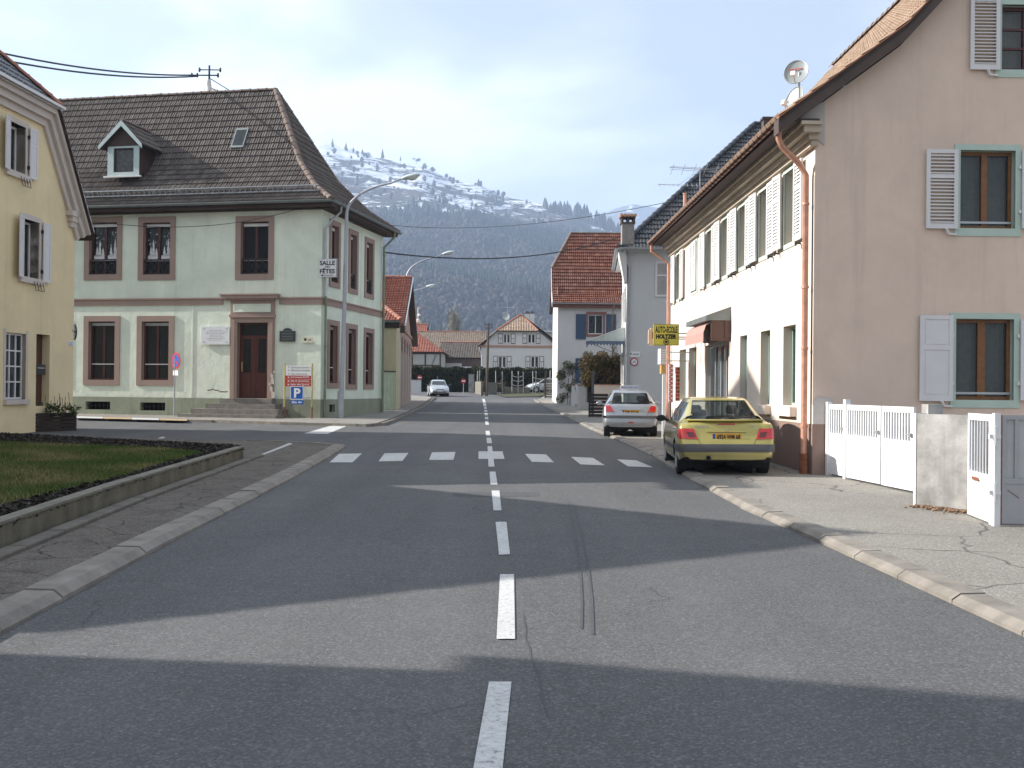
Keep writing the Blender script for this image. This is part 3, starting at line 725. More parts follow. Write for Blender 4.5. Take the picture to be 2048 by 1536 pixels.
def pipe(parent, pts, mt, rad=.05, name='downpipe', rings=()):
    q = MB(); q.tube(pts, rad, 10)
    for p in rings: q.tube([V(p) - Z * .02, V(p) + Z * .02], rad * 1.25, 10)
    return sharp(q.build(name, mt, parent))
def text(parent, s, fr, a, z, size, mt, out=.012, sx=1.0, off=0.0, name='lettering', align='CENTER', width=None):
    c = bpy.data.curves.new(name, 'FONT'); c.body = s; c.size = size; c.align_x = align; c.align_y = 'CENTER'; c.offset = off; c.extrude = .0015
    c.materials.append(mt); c.resolution_u = 3
    m4 = Matrix((fr.u * sx, Z, fr.n)).transposed().to_4x4(); m4.translation = fr.pt(a, z, out)
    o = bpy.data.objects.new(name, c); C.objects.link(o)
    me = bpy.data.meshes.new_from_object(o); bpy.data.objects.remove(o); bpy.data.curves.remove(c)
    if width:
        xs = [v.co.x for v in me.vertices]; k = width / ((max(xs) - min(xs)) * sx); me.transform(Matrix.Scale(k, 4, V((1, 0, 0))))
        if align == 'LEFT': me.transform(Matrix.Translation((-min(v.co.x for v in me.vertices), 0, 0)))
        else: xs = [v.co.x for v in me.vertices]; me.transform(Matrix.Translation((-(max(xs) + min(xs)) / 2, 0, 0)))
    ys = [v.co.y for v in me.vertices]; me.transform(Matrix.Translation((0, -(max(ys) + min(ys)) / 2, 0)))
    o = bpy.data.objects.new(name, me); C.objects.link(o)
    T = WL[parent.name] if parent else V((0, 0, 0)); o.parent = parent; o.matrix_basis = Matrix.Translation(-T) @ m4; WL[o.name] = V(m4.translation)
    return o
BLK = plain('sign_black', (0.015, 0.015, 0.015), .6, var=0); WHT = plain('sign_white', (0.75, 0.76, 0.78), .5, var=.02)
BLU = plain('sign_blue', (0.01, 0.10, 0.42), .4, var=.03); RED = plain('sign_red', (0.42, 0.03, 0.025), .45, var=.05); YEL = plain('sign_yellow', (0.80, 0.72, 0.10), .45, var=.05)
REDB = plain('ring_red', (0.5, 0.02, 0.03), .4, var=.03)

# ================================================================== the pale green public hall
th_ = R(11.5)
C0 = G(640, 836, .08); C0 = V((C0.x, C0.y, 0))
gf = Fr(C0, (math.cos(th_), -math.sin(th_)))        # front, s from negative (left) to 0 at the corner
gs = Fr(C0, (math.sin(th_), math.cos(th_)))          # side wall towards the street
WLEN = 26.0; SLEN = gs.sz(763, 700)[0]
zb = g(C0.y) - .3; ztop = gf.sz(640, 411)[1]
hall = thing('public_hall', 'pale green two storey hall with hipped brown tile roof, dormer and sandstone window frames', 'building', (C0.x, C0.y, g(C0.y)))
zst0 = gf.sz(600, 606)[1]; zst1 = gf.sz(600, 597)[1]
zpl = gf.sz(640, 799)[1]
H1 = [gf.box(179, 445, 234.5, 549), gf.box(287, 445, 341, 549), gf.box(482, 443.5, 537.5, 548)]
H0 = [gf.box(177.5, 643, 230, 759.5), gf.box(284, 643, 338, 760)]
DO = gf.box(475, 645, 536, 797.5)
extra1 = []; extra0 = []
st_ = H1[1][0] - H1[0][0]
for k in (1, 2, 3):                                   # windows go on behind the yellow house
    a = H1[0]; extra1.append((a[0] - st_ * k, a[1] - st_ * k, a[2], a[3])); a = H0[0]; extra0.append((a[0] - st_ * k, a[1] - st_ * k, a[2], a[3]))
VH = [gf.box(172, 803, 221, 819), gf.box(281, 805, 331, 821)]
wall('wall', gf, [(-WLEN, zpl), (0, zpl), (0, ztop), (-WLEN, ztop)], H1 + H0 + extra1 + extra0 + [(DO[0], DO[1], zpl + .01, DO[3])], M['green'], hall, .17, M['stone'])
wall('plinth', gf, [(-WLEN, zb), (.03, zb), (.03, zpl), (-WLEN, zpl)], VH, M['greenp'], hall, .3).location += gf.n * .03
S1 = [gs.box(662, 452, 676, 565), gs.box(700, 470, 712, 578), gs.box(732, 486, 744, 588)]
S0 = [gs.box(658, 651, 673.5, 766), gs.box(695, 658, 710, 769), gs.box(730, 666, 743.5, 769)]
VS = [gs.box(657.5, 809, 669, 824)]
wall('wall', gs, [(0, zpl), (SLEN, zpl), (SLEN, ztop), (0, ztop)], S1 + S0, M['green'], hall, .17, M['stone'])
wall('plinth', gs, [(-.0, zb), (SLEN, zb), (SLEN, zpl), (-.0, zpl)], VS, M['greenp'], hall, .3).location += gs.n * .03
b = MB()   # back and far walls
bl, br_ = gf.pt(-WLEN, 0), gs.pt(SLEN, 0); bk2 = bl + (br_ - gf.pt(0, 0))
for p, q in ((bl, bk2), (bk2, br_)): b.poly([V((p.x, p.y, zb)), V((q.x, q.y, zb)), V((q.x, q.y, ztop)), V((p.x, p.y, ztop))])
b.build('wall', M['green'], hall)
for h in H1 + extra1: surround(hall, gf, h, .235, M['stone'], .045)
for h in H0 + extra0: surround(hall, gf, h, .235, M['stone'], .045)
for h in S1: surround(hall, gs, h, .22, M['stone'], .045)
for h in S0: surround(hall, gs, h, .22, M['stone'], .045)
wood = plain('red_brown_window_wood', (0.085, 0.028, 0.021), .45, var=.15)
def hall_window(fr, h, upper, deco=None):
    s0, s1, z0, z1 = h; w_ = window(hall, fr, h, wood, .17, .075, 2, (.27,) if upper else (.26,), None, .11)
    if not upper or deco is not None: pass
    b = MB(); b.fbox(fr, s0 + .05, s1 - .05, z1 - .17, z1 - .05, -.165, -.135); b.build('blind_box', M['white'] if upper else M['greymetal'], w_)
    zr = z0 + (z1 - z0) * .27
    b = MB(); b.fbox(fr, s0 + .06, s1 - .06, zr - .02, zr + .02, -.165, -.14); b.build('window_sill', M['white'], w_)
    if upper:
        b = MB(); o = -.06; zt = z0 + .58
        for z in (z0 + .06, zt, zt + .07): b.bar(fr.pt(s0, z, o), fr.pt(s1, z, o), .025)
        n = 4; W_ = (s1 - s0) / n
        for i in range(n + 1): b.bar(fr.pt(s0 + i * W_, z0, o), fr.pt(s0 + i * W_, zt + .07, o), .018)
        for i in range(n):
            c = s0 + (i + .5) * W_; zc = (z0 + .06 + zt) / 2
            b.bar(fr.pt(c - W_ * .45, z0 + .08, o), fr.pt(c + W_ * .45, zt - .02, o), .018); b.bar(fr.pt(c + W_ * .45, z0 + .08, o), fr.pt(c - W_ * .45, zt - .02, o), .018)
            b.tube([fr.pt(c + math.cos(t) * .085, zc + math.sin(t) * .085, o) for t in np.linspace(0, 2 * math.pi, 13)], .009, 5, False)
        b.build('window_railing', M['iron'], hall)
        b = MB(); nn = 20
        b.grid([[fr.pt(s0 + .1 + (s1 - s0 - .2) * i / nn, z, -.34 + .02 * math.sin(i * 2)) for i in range(nn + 1)] for z in (zr + (.55 if deco else .1), z1 - .2)])
        if deco is not None: b.build('curtain', M['curtain'], w_, smooth=True)
    if deco:                                            # winter silhouettes stuck on the panes
        b = MB(); o = -.185; rr = random.Random(deco)
        for k in range(2):
            a0 = s0 + .10 + k * ((s1 - s0) / 2 + .0); a1 = a0 + (s1 - s0) / 2 - .16; zb_ = zr + .05
            b.poly([fr.pt(a0, zb_, o), fr.pt(a1, zb_, o), fr.pt(a1, zb_ + .16, o), fr.pt((a0 + a1) / 2, zb_ + .24, o), fr.pt(a0, zb_ + .18, o)])
            for fx, hh_ in ((.3, .42), (.68, .75) if k else (.55, .7), (.85, .35)):
                c = a0 + (a1 - a0) * fx
                for j in range(3):
                    zz_ = zb_ + .15 + hh_ * j / 3.4; ww = .10 * (1 - j * .25)
                    b.poly([fr.pt(c - ww, zz_, o), fr.pt(c + ww, zz_, o), fr.pt(c, zz_ + hh_ / 2.2, o)])
            for j in range(9):
                c = rr.uniform(a0, a1); zz_ = rr.uniform(zb_ + .6, z1 - .35); b.poly([fr.pt(c - .02, zz_ - .02, o), fr.pt(c + .02, zz_ - .02, o), fr.pt(c + .02, zz_ + .02, o), fr.pt(c - .02, zz_ + .02, o)])
        b.build('window_sticker', WHT, w_, kind='stuff')
for i, h in enumerate(H1): hall_window(gf, h, True, (3, 4, 0)[i] or None if i < 2 else None)
for h in extra1: hall_window(gf, h, True)
for h in H0 + extra0: hall_window(gf, h, False)
for h in S1: hall_window(gs, h, True)
for h in S0: hall_window(gs, h, False)
for h, fr in [(v, gf) for v in VH] + [(v, gs) for v in VS]:   # cellar grilles
    b = MB()
    n = 6
    for i in range(1, n): b.fbox(fr, h[0] + (h[1] - h[0]) * i / n - .012, h[0] + (h[1] - h[0]) * i / n + .012, h[2], h[3], -.12, -.09)
    b.fbox(fr, h[0], h[1], (h[2] + h[3]) / 2 - .012, (h[2] + h[3]) / 2 + .012, -.13, -.1)
    b.build('cellar_grille', M['iron'], hall)
# string courses, door case and steps
b = MB(); dL, dR = gf.sz(447, 596)[0], gf.sz(559, 596)[0]
for a, c in ((-WLEN, dL), (dR, 0.05)):
    b.fbox(gf, a, c, zst0 - .05, zst1, -.02, .05); b.fbox(gf, a, c, zst1, zst1 + .06, -.02, .09)
b.build('string_course', M['stone'], hall)
b = MB(); b.fbox(gs, -.04, SLEN, zst0 - .05, zst1, -.02, .05); b.fbox(gs, -.04, SLEN, zst1, zst1 + .06, -.02, .09); b.build('string_course', M['stone'], hall)
b = MB()
a0, a1 = gf.sz(461.5, 700)[0], gf.sz(549.5, 700)[0]; zd1 = gf.sz(505, 635)[1]; zcr = gf.sz(505, 601)[1]; zc2 = gf.sz(505, 593)[1]
b.fbox(gf, a0, DO[0], zpl - .25, DO[3] + .02, -.1, .07); b.fbox(gf, DO[1], a1, zpl - .25, DO[3] + .02, -.1, .07); b.fbox(gf, a0, a1, DO[3] + .02, zd1, -.1, .075)
b.fbox(gf, a0 + .06, DO[0] - .1, zpl - .2, DO[3] + .08, .07, .1); b.fbox(gf, DO[1] + .1, a1 - .06, zpl - .2, DO[3] + .08, .07, .1)
b.fbox(gf, a0 - .03, a1 + .03, zd1, zd1 + .12, -.02, .14)
b.fbox(gf, a0, a1, zd1 + .12, zcr, -.02, .06)
b.fbox(gf, dL + .15, dR - .15, zcr, zcr + .07, -.02, .16); b.fbox(gf, dL, dR, zcr + .07, zc2 + .04, -.02, .26); b.fbox(gf, dL - .04, dR + .04, zc2 + .04, zc2 + .09, -.02, .30)
b.build('door_case', M['stone'], hall)
p0, p1 = gf.sz(468.5, 616)[0], gf.sz(543, 616)[0]
b = MB(); b.ftube(gf, p0, p1, gf.sz(505, 624.5)[1], gf.sz(505, 608)[1], .085, .05, .03); b.fbox(gf, p0 + .05, p1 - .05, gf.sz(505, 624.5)[1] + .05, gf.sz(505, 608)[1] - .05, .06, .064); b.build('recessed_panel', M['green'], hall)
# double door with transom
s0, s1, z0, z1 = DO[0], DO[1], zpl + .02, DO[3]; zt = gf.sz(505, 674)[1]; zm = gf.sz(505, 745)[1]; o = -.17
b = MB(); b.ftube(gf, s0, s1, z0, z1, o, .08, .08); b.fbox(gf, s0 + .08, s1 - .08, zt - .07, zt + .07, o - .08, o + .02)
cm = (s0 + s1) / 2; b.fbox(gf, cm - .07, cm + .07, z0 + .08, zt - .07, o - .06, o + .01)
for a, c in ((s0 + .08, cm - .07), (cm + .07, s1 - .08)):
    b.fbox(gf, a, c, z0 + .08, zm, o - .05, o - .01); b.fbox(gf, a + .08, c - .08, z0 + .2, zm - .1, o - .01, o + .004)
    b.fbox(gf, a, a + .1, zm, zt - .07, o - .06, o - .005); b.fbox(gf, c - .1, c, zm, zt - .07, o - .06, o - .005)
dd = b.build('door', wood, hall)
for a, c, d, f in ((s0 + .18, cm - .17, zm, zt - .07), (cm + .17, s1 - .18, zm, zt - .07), (s0 + .08, s1 - .08, zt + .07, z1 - .08)):
    MB().poly([gf.pt(a, d, o - .03), gf.pt(c, d, o - .03), gf.pt(c, f, o - .03), gf.pt(a, f, o - .03)]).build('pane', M['glass'], dd)
b = MB(); b.fbox(gf, s0 + .11, s0 + .16, z0 + 1.1, z0 + 1.5, o + .0, o + .05); b.build('handle', plain('brass', (.6, .45, .2), .3, .8), dd)
stn = plain('worn_step_stone', (0.22, 0.20, 0.18), .9, var=.25, scale=4, bump=.4)
zg = g(C0.y) + .08
for i, (xa, xb) in enumerate([(447, 550), (427, 563), (406, 576), (388, 580)]):
    a, c = gf.sz(xa, 810)[0], gf.sz(xb, 810)[0]; zt_ = zpl - .005 - .27 * i * (zpl - zg) / 1.0 * 1.0
    zt_ = zpl + (zg - zpl) * (i / 3.6); MB().fbox(gf, a, c, zg - .1, zt_, -.01, .35 + .33 * i).build('step', stn, hall)
# hairline cracks, flaking plaster beside the door, the joint between the two building phases
b = MB(); rr = random.Random(9); a, z = gf.sz(415, 781); a1_, _ = gf.sz(455, 778); pts = []
for i in range(12): pts.append((a + (a1_ - a) * i / 11, z + .05 * math.sin(i * .55) + rr.uniform(-.02, .02)))
for p, q in zip(pts[:-1], pts[1:]): b.poly([gf.pt(p[0], p[1] - .018, .004), gf.pt(q[0], q[1] - .018, .004), gf.pt(q[0], q[1] + .018, .004), gf.pt(p[0], p[1] + .018, .004)])
b.build('plaster_crack', M['brown'], hall)
b = MB()
for (px_, py_, r_) in ((546, 752, .10), (547, 763, .14), (545, 778, .12), (548, 790, .16), (541, 768, .07), (550, 744, .06)):
    a, z = gf.sz(px_, py_); b.poly([gf.pt(a + math.cos(q) * r_ * rr.uniform(.4, .8), z + math.sin(q) * r_ * rr.uniform(.7, 1.4), .104) for q in np.linspace(0, 6.28, 10)[:-1]])
b.build('flaked_patch', M['trim'], hall, kind='stuff')
a = gf.sz(385, 700)[0]; MB().fbox(gf, a - .03, a + .03, zpl, zst0 - .05, -.02, .018).build('wall_joint', M['green'], hall)
# roof
ov = .62; zE = ztop + .12
WID = SLEN; rx = gf.sz(512, 181, -WID / 2 + 0)  # hip point
zR = P(512, 180, (gf.pt(-WID / 2, 0, -WID / 2)).y).z
e0 = gf.pt(0, 0, 0) + gf.u * ov + gf.n * ov; Dh = WID / 2 + ov
prof = [(0, zE), (1.15, zE + .78), (2.3, zE + .78 + 1.25), (Dh, zR)]
backn = -gf.n
tiles(hall, V((e0.x, e0.y, 0)), -gf.u, backn, prof, lambda d: d, lambda d: WLEN + ov * 2, .235, .36, M['tgreen'], amp=.05, lift=.045)
tiles(hall, V((e0.x, e0.y, 0)), backn, -gf.u, prof, lambda d: d, lambda d: WID + 2 * ov - d, .235, .36, M['tgreen'], amp=.05, lift=.045)
e1 = e0 + backn * (WID + 2 * ov)
tiles(hall, V((e1.x, e1.y, 0)), -gf.u, gf.n, prof, lambda d: d, lambda d: WLEN + ov * 2, .47, .72, M['tgreen'], nseg=2)
pp = [V((e0.x, e0.y, 0)) - gf.u * d + backn * d + Z * (z + .03) for d, z in prof]; pe = [V((e1.x, e1.y, 0)) - gf.u * d + gf.n * d + Z * (z + .03) for d, z in prof]
for a, c in zip(pp[:-1], pp[1:]): ridge(hall, a, c, M['ridge'], .4, .13)
for a, c in zip(pe[:-1], pe[1:]): ridge(hall, a, c, M['ridge'], .4, .12)
ridge(hall, pp[-1], pp[-1] - gf.u * 22, M['ridge'], .4, .11)
# gable end far left (out of view), eaves
b = MB(); lft = V((e0.x, e0.y, 0)) - gf.u * (WLEN + 2 * ov)
b.poly([lft + backn * ov + Z * zE, lft + backn * (WID + ov) + Z * zE, lft + backn * Dh + Z * (zR - .1)]); b.build('wall', M['green'], hall)
b = MB(); b.fbox(gf, -WLEN - ov, ov, ztop - .10, ztop + .05, -.02, ov - .06); b.fbox(gs, 0, SLEN + ov, ztop - .10, ztop + .05, -.02, ov - .062)
b.fbox(gf, -WLEN - ov, ov - .03, ztop - .16, ztop - .10, -.02, .16); b.fbox(gs, 0, SLEN + .1, ztop - .16, ztop - .10, -.02, .16)
b.build('soffit', M['soffit'], hall)
ge = zE - .02
gutter(hall, gf.pt(-WLEN - ov, ge, ov + .05), gf.pt(ov + .05, ge, ov + .05), M['zinc'], .085); gutter(hall, gs.pt(-ov, ge, ov + .05), gs.pt(SLEN + ov, ge, ov + .05), M['zinc'], .085)
b = MB(); b.fbox(gf, -WLEN - ov, ov, ztop + .05, zE + .02, ov - .08, ov - .045); b.fbox(gs, -ov, SLEN + ov, ztop + .05, zE + .02, ov - .08, ov - .047); b.build('fascia', M['zinc'], hall)
gp = plain('green_stained_pipe', (0.20, 0.25, 0.17), .5, .3, var=.2)
zg0 = g(C0.y) + .08
pipe(hall, [gs.pt(.5, ge - .08, ov), gs.pt(.5, ge - .3, ov - .02), gs.pt(.3, ztop - .55, .3), gs.pt(.16, ztop - .95, .09), gs.pt(.16, zst1 + .1, .09)], M['greymetal'], .05)
pipe(hall, [gs.pt(.16, zst1 + .1, .13), gs.pt(.16, zg0, .13)], gp, .05, rings=[gs.pt(.16, z, .13) for z in (zg0 + .9, zg0 + 2.9)])
pipe(hall, [gs.pt(SLEN - .1, ge - .08, ov), gs.pt(SLEN - .1, ge - .3, ov), gs.pt(SLEN - .15, ztop - .7, .13), gs.pt(SLEN - .15, zg0 - .0, .13)], gp, .055, rings=[gs.pt(SLEN - .15, z, .13) for z in (zg0 + 1, zg0 + 4, zg0 + 6)])
# snow guard
def roofp(d, s): return V((e0.x, e0.y, 0)) - gf.u * s + backn * d + Z * lerpf(prof, d)
b = MB(); dsg = .62
na = (V((0, 0, 1)) + gf.n * .8).normalized()
for h_ in (.10, .34): b.bar(roofp(dsg, dsg + .1) + na * h_, roofp(dsg, 24) + na * h_, .045, .035)
for s in np.arange(dsg + .2, 21, .24): b.bar(roofp(dsg, s) + na * .08, roofp(dsg, s) + na * .34, .05, .02)
for s in np.arange(dsg + .3, 21, 1.2): b.bar(roofp(dsg, s), roofp(dsg, s) + na * .28, .03); b.bar(roofp(dsg + .25, s), roofp(dsg, s) + na * .26, .02)
b.build('snow_guard', M['greymetal'], hall)
# dormer: front plane set back on the roof slope
sl_d = 1.35; df = Fr(gf.pt(0, 0, ov - sl_d), gf.u)
dx0, dx1, dz0, dz1 = df.box(215, 292, 278.5, 352); za = df.sz(243, 243)[1]; xm = (dx0 + dx1) / 2
ex0, ex1 = df.sz(204, 280)[0], df.sz(288, 280)[0]
dwin = df.box(227, 296, 267, 344)
wall('dormer_wall', df, [(dx0, dz0), (dx1, dz0), (dx1, dz1), (dx0, dz1)], [dwin], M['zinclight'], hall, .06)
window(hall, df, dwin, M['soffit'], .07, .05, 1, (), M['netcurtain'])
b = MB(); b.poly([df.pt(ex0 + .12, dz1, .02), df.pt(ex1 - .12, dz1, .02), df.pt(xm, za - .1, .02)]); 
for sx in (dx0, dx1): b.poly([df.pt(sx, dz0, 0), df.pt(sx, dz1 + .1, 0), df.pt(sx, dz1 + .1, -3.2), df.pt(sx, dz1 - .1, -3.2)])
b.build('dormer_wall', M['soffit'], hall)
b = MB(); b.fbox(df, dx0 - .12, dx1 + .12, dz0 - .07, dz0, 0, .12); b.build('window_sill', M['white'], hall)
b = MB()
for sg in (-1, 1):
    xe = ex0 - .03 if sg < 0 else ex1 + .03
    b.hexa([df.pt(xe, dz1 + .02, .22), df.pt(xm, za, .22), df.pt(xm, za, .18), df.pt(xe, dz1 + .02, .18), df.pt(xe, dz1 - .2 + .02, .22), df.pt(xm, za - .24, .22), df.pt(xm, za - .24, .18), df.pt(xe, dz1 - .18, .18)])
b.build('verge_board', M['zinclight'], hall)
wd2 = (ex1 - ex0) / 2 + .05
for sg in (-1, 1):
    Oe = df.pt(xm + sg * wd2, 0, .2); dp = [(0, dz1 - .02), (wd2, za)]
    tiles(hall, Oe, -df.n, -df.u * sg, dp, lambda d: 0, lambda d: 1.7 + 1.5 * d / wd2, .235, .36, M['tgreen'])
ridge(hall, df.pt(xm, za + .02, .2), df.pt(xm, za + .02, -3.1), M['ridge'], .4, .1)
# skylight
k0 = gf.sz(474, 312)[0]; sk = V((0, 0, 0)); 
dS = 2.75; sS = ov - gf.sz(475, 300, ov - dS)[0]; A_ = roofp(dS, sS + .3); B_ = roofp(dS, sS - .3); C_ = roofp(dS + .55, sS - .3); D_ = roofp(dS + .55, sS + .3); nn = (B_ - A_).cross(C_ - B_).normalized(); nn = nn if nn.z > 0 else -nn
b = MB(); b.hexa([A_, B_, C_, D_, A_ + nn * .12, B_ + nn * .12, C_ + nn * .12, D_ + nn * .12]); skl = b.build('skylight', M['zinc'], hall)
q = [A_.lerp(C_, .1), B_.lerp(D_, .1), C_.lerp(A_, .1), D_.lerp(B_, .1)]; MB().poly([p + nn * .124 for p in q]).build('pane', M['glass'], skl)
# things on the hall's walls
def sign_board(name, label, cat, fr, px, out, th, mt, group=None):
    s0, s1, z0, z1 = fr.box(*px, out); t = thing(name, label, cat, fr.pt((s0 + s1) / 2, z0, out), group)
    MB().fbox(fr, s0, s1, z0, z1, out - th, out).build('board', mt, t); return t, s0, s1, z0, z1
t, s0, s1, z0, z1 = sign_board('plaque', 'white marble memorial plaque with engraved lines left of the hall door', 'plaque', gf, (402.5, 653, 459, 689), .08, .05, WHT)
b = MB()
for a in (s0 + .12, s1 - .12):
    for z in (z0 + .1, z1 - .1): b.disc(gf.pt(a, z, .084), gf.n, .03, 10, .01)
b.build('screw', M['greymetal'], t)
gtxt = plain('engraving', (0.42, 0.40, 0.40), .6)
b = MB(); rr = random.Random(4)
for i in range(7):
    z = z1 - .16 - i * (z1 - z0 - .28) / 7; L0 = (s1 - s0) * rr.uniform(.18, .36); c = (s0 + s1) / 2; x_ = c - L0
    while x_ < c + L0:
        wd = rr.uniform(.04, .12); b.fbox(gf, x_, x_ + wd, z - .012, z + .012, .08, .0815); x_ += wd + .03
b.build('engraved_line', gtxt, t)
t, s0, s1, z0, z1 = sign_board('plaque', 'dark bronze plaque with a domed top right of the hall door', 'plaque', gf, (559, 662, 590, 683), .08, .05, plain('dark_bronze', (.045, .055, .06), .45, .5, bump=.5, bscale=40))
b = MB(); c = (s0 + s1) / 2; ring = [gf.pt(c + math.cos(a) * .2, z1 + math.sin(a) * .12, .08) for a in np.linspace(0, math.pi, 10)]; r2 = [p - gf.n * .05 for p in ring]; b.poly(ring); b.grid([ring, r2]); b.build('domed_top', t.children[0].data.materials[0], t)
b = MB()
for i in range(4): b.fbox(gf, s0 + .1, s1 - .1, z0 + .09 + i * .11, z0 + .11 + i * .11, .08, .083)
b.build('raised_line', M['zinc'], t)
t, s0, s1, z0, z1 = sign_board('signboard', 'small cream direction board with a tiny emblem at the right of the bronze plaque', 'sign', gf, (605, 674.5, 627, 685.5), .07, .02, plain('cream_sign', (.62, .60, .48), .5))
b = MB(); b.disc(gf.pt(s0 + .12, (z0 + z1) / 2 + .02, .073), gf.n, .06, 8); b.fbox(gf, s0 + .26, s1 - .1, (z0 + z1) / 2 - .01, (z0 + z1) / 2 + .025, .07, .073); b.fbox(gf, s0 + .26, s1 - .25, z0 + .04, z0 + .06, .07, .073); b.build('emblem', BLK, t)
# illuminated box sign on the corner
of = Fr(gs.pt(.0, 0, .10), gf.u)
s0, s1, z0, z1 = of.box(637, 517.5, 673, 554.5)
t = thing('sign', 'white box sign reading SALLE DES FETES with an arrow, on the hall corner', 'sign', of.pt((s0 + s1) / 2, z0))
MB().fbox(of, s0, s1, z0, z1, -.12, 0).build('sign_box', M['greymetal'], t); MB().fbox(of, s0 + .02, s1 - .02, z0 + .02, z1 - .02, 0, .012).build('sign_face', WHT, t)
cx, hh_, ww = (s0 + s1) / 2, z1 - z0, s1 - s0
text(t, 'SALLE', of, cx, z1 - hh_ * .23, .245, BLK, .014, 1, .008, width=ww * .84); text(t, 'DES', of, cx, z1 - hh_ * .445, .12, BLK, .014, 1, .002, width=ww * .26); text(t, 'FÊTES', of, cx, z1 - hh_ * .65, .235, BLK, .014, 1, .008, width=ww * .84)
b = MB(); za_ = z0 + hh_ * .11; b.fbox(of, s0 + .14, s1 - .12, za_ - .012, za_ + .012, .012, .015); b.poly([of.pt(s0 + .08, za_, .016), of.pt(s0 + .2, za_ - .04, .016), of.pt(s0 + .2, za_ + .04, .016)]); b.build('arrow', BLK, t)
b = MB(); b.bar(of.pt(s0 + .05, z1 - .1, -.12), gs.pt(.05, z1 - .1, 0), .04); b.bar(of.pt(s0 + .05, z0 + .1, -.12), gs.pt(.05, z0 + .1, 0), .04); b.build('bracket', M['zinc'], t)
# direction boards on two posts with the parking sign
pf = Fr(gf.pt(0, 0, .55), gf.u); zgp = g(pf.O.y) + .08
pL, pR = pf.sz(569, 800)[0], pf.sz(624, 800)[0]; zt = pf.sz(600, 727)[1]
t = thing('direction_sign', 'two post board of white and red direction panels above a blue parking sign', 'sign', pf.pt((pL + pR) / 2, zgp))
ypost = plain('yellow_post', (0.46, 0.37, 0.15), .5, var=.1)
for a in (pL, pR): MB().tube([pf.pt(a, zgp, 0), pf.pt(a, zt, 0)], .032, 10).build('post', ypost, t); MB().tube([pf.pt(a, zgp, 0), pf.pt(a, zgp + .45, 0)], .034, 10).build('post_base', M['rust'], t)
zp = [pf.sz(597, y)[1] for y in (731, 737.5, 744, 751, 758.5, 766, 773)]
txt_w = ['Restaurant Scolaire', 'Bibliothèque municipale', 'Gendarmerie']; txt_r = ['Sté de Gymnastique MUNSTER', 'Salle de Gymnastique', 'Salle des Sports']
for i in range(6):
    mt = WHT if i < 3 else RED
    pn_ = MB().fbox(pf, pL + .045, pR - .045, zp[i + 1] + .005, zp[i] - .005, 0, .03).build('panel', mt, t)
    ink = gtxt if i < 3 else WHT
    a = pL + .16; zc = (zp[i] + zp[i + 1]) / 2
    ar = MB(); ar.poly([pf.pt(a - .04, zc, .033), pf.pt(a + .03, zc - .035, .033), pf.pt(a + .03, zc + .035, .033)]); ar.fbox(pf, a + .02, a + .06, zc - .012, zc + .012, .03, .033); ar.build('arrow', ink, pn_)
    tx = text(pn_, (txt_w + txt_r)[i], pf, pL + .27, zc, .1, ink, .033, 1, .001, align='LEFT', width=min(pR - pL - .38, .063 * len((txt_w + txt_r)[i])))
s0, s1, z0, z1 = pf.box(581, 772.5, 607, 799, .05)
psn = MB().fbox(pf, s0, s1, z0, z1, .035, .06).build('parking_sign', BLU, t); b = MB(); b.ftube(pf, s0, s1, z0, z1, .064, .025, .004); b.build('border', WHT, psn)
text(psn, 'P', pf, (s0 + s1) / 2, (z0 + z1) / 2, .5, WHT, .064, 1.1, .018)
s0, s1, z0, z1 = pf.box(581, 800.5, 607, 808.5, .05)
psn = MB().fbox(pf, s0, s1, z0, z1, .035, .06).build('parking_sign', BLU, t); text(psn, '50m', pf, s0 + .17, (z0 + z1) / 2, .13, WHT, .064, 1, .003)
b = MB(); zc = (z0 + z1) / 2; b.poly([pf.pt(s0 + .32, zc, .064), pf.pt(s0 + .40, zc - .05, .064), pf.pt(s0 + .40, zc + .05, .064)]); b.fbox(pf, s0 + .39, s0 + .5, zc - .015, zc + .015, .06, .064); b.build('arrow', WHT, psn)
b = MB(); b.bar(pf.pt(pL, zp[6] - .45, -.01), pf.pt(pR, zp[6] - .45, -.01), .03); b.build('crossbar', M['greymetal'], t)
# no parking sign
q0_ = gf.pt(gf.sz(349, 770, .7)[0], 0, .7); q = V((q0_.x, q0_.y, g(q0_.y) + .08)); nf = Fr(q, gf.u); zc = nf.sz(352, 721.5)[1]
t = thing('road_sign', 'round blue no parking sign with red border on a thin grey pole before the hall', 'sign', q)
MB().tube([q, V((q.x, q.y, zc + .1))], .03, 10).build('pole', M['greymetal'], t)
sx = nf.sz(353, 721)[0]; tf = Fr(nf.pt(sx, 0, .05), (math.cos(.75), -math.sin(.75)))
ds = MB().disc(tf.pt(0, zc), tf.n, .335, 28, .02).build('sign_plate', REDB, t); MB().disc(tf.pt(0, zc, .004), tf.n, .25, 28, .002).build('blue_field', BLU, t)
b = MB(); b.bar(tf.pt(-.17, zc + .17, .008), tf.pt(.17, zc - .17, .008), .055, .004, tf.n); b.build('red_slash', REDB, t)
b = MB(); b.fbox(tf, -.2, .2, zc - .60, zc - .40, -.01, .01); b.build('sub_plate', WHT, t)
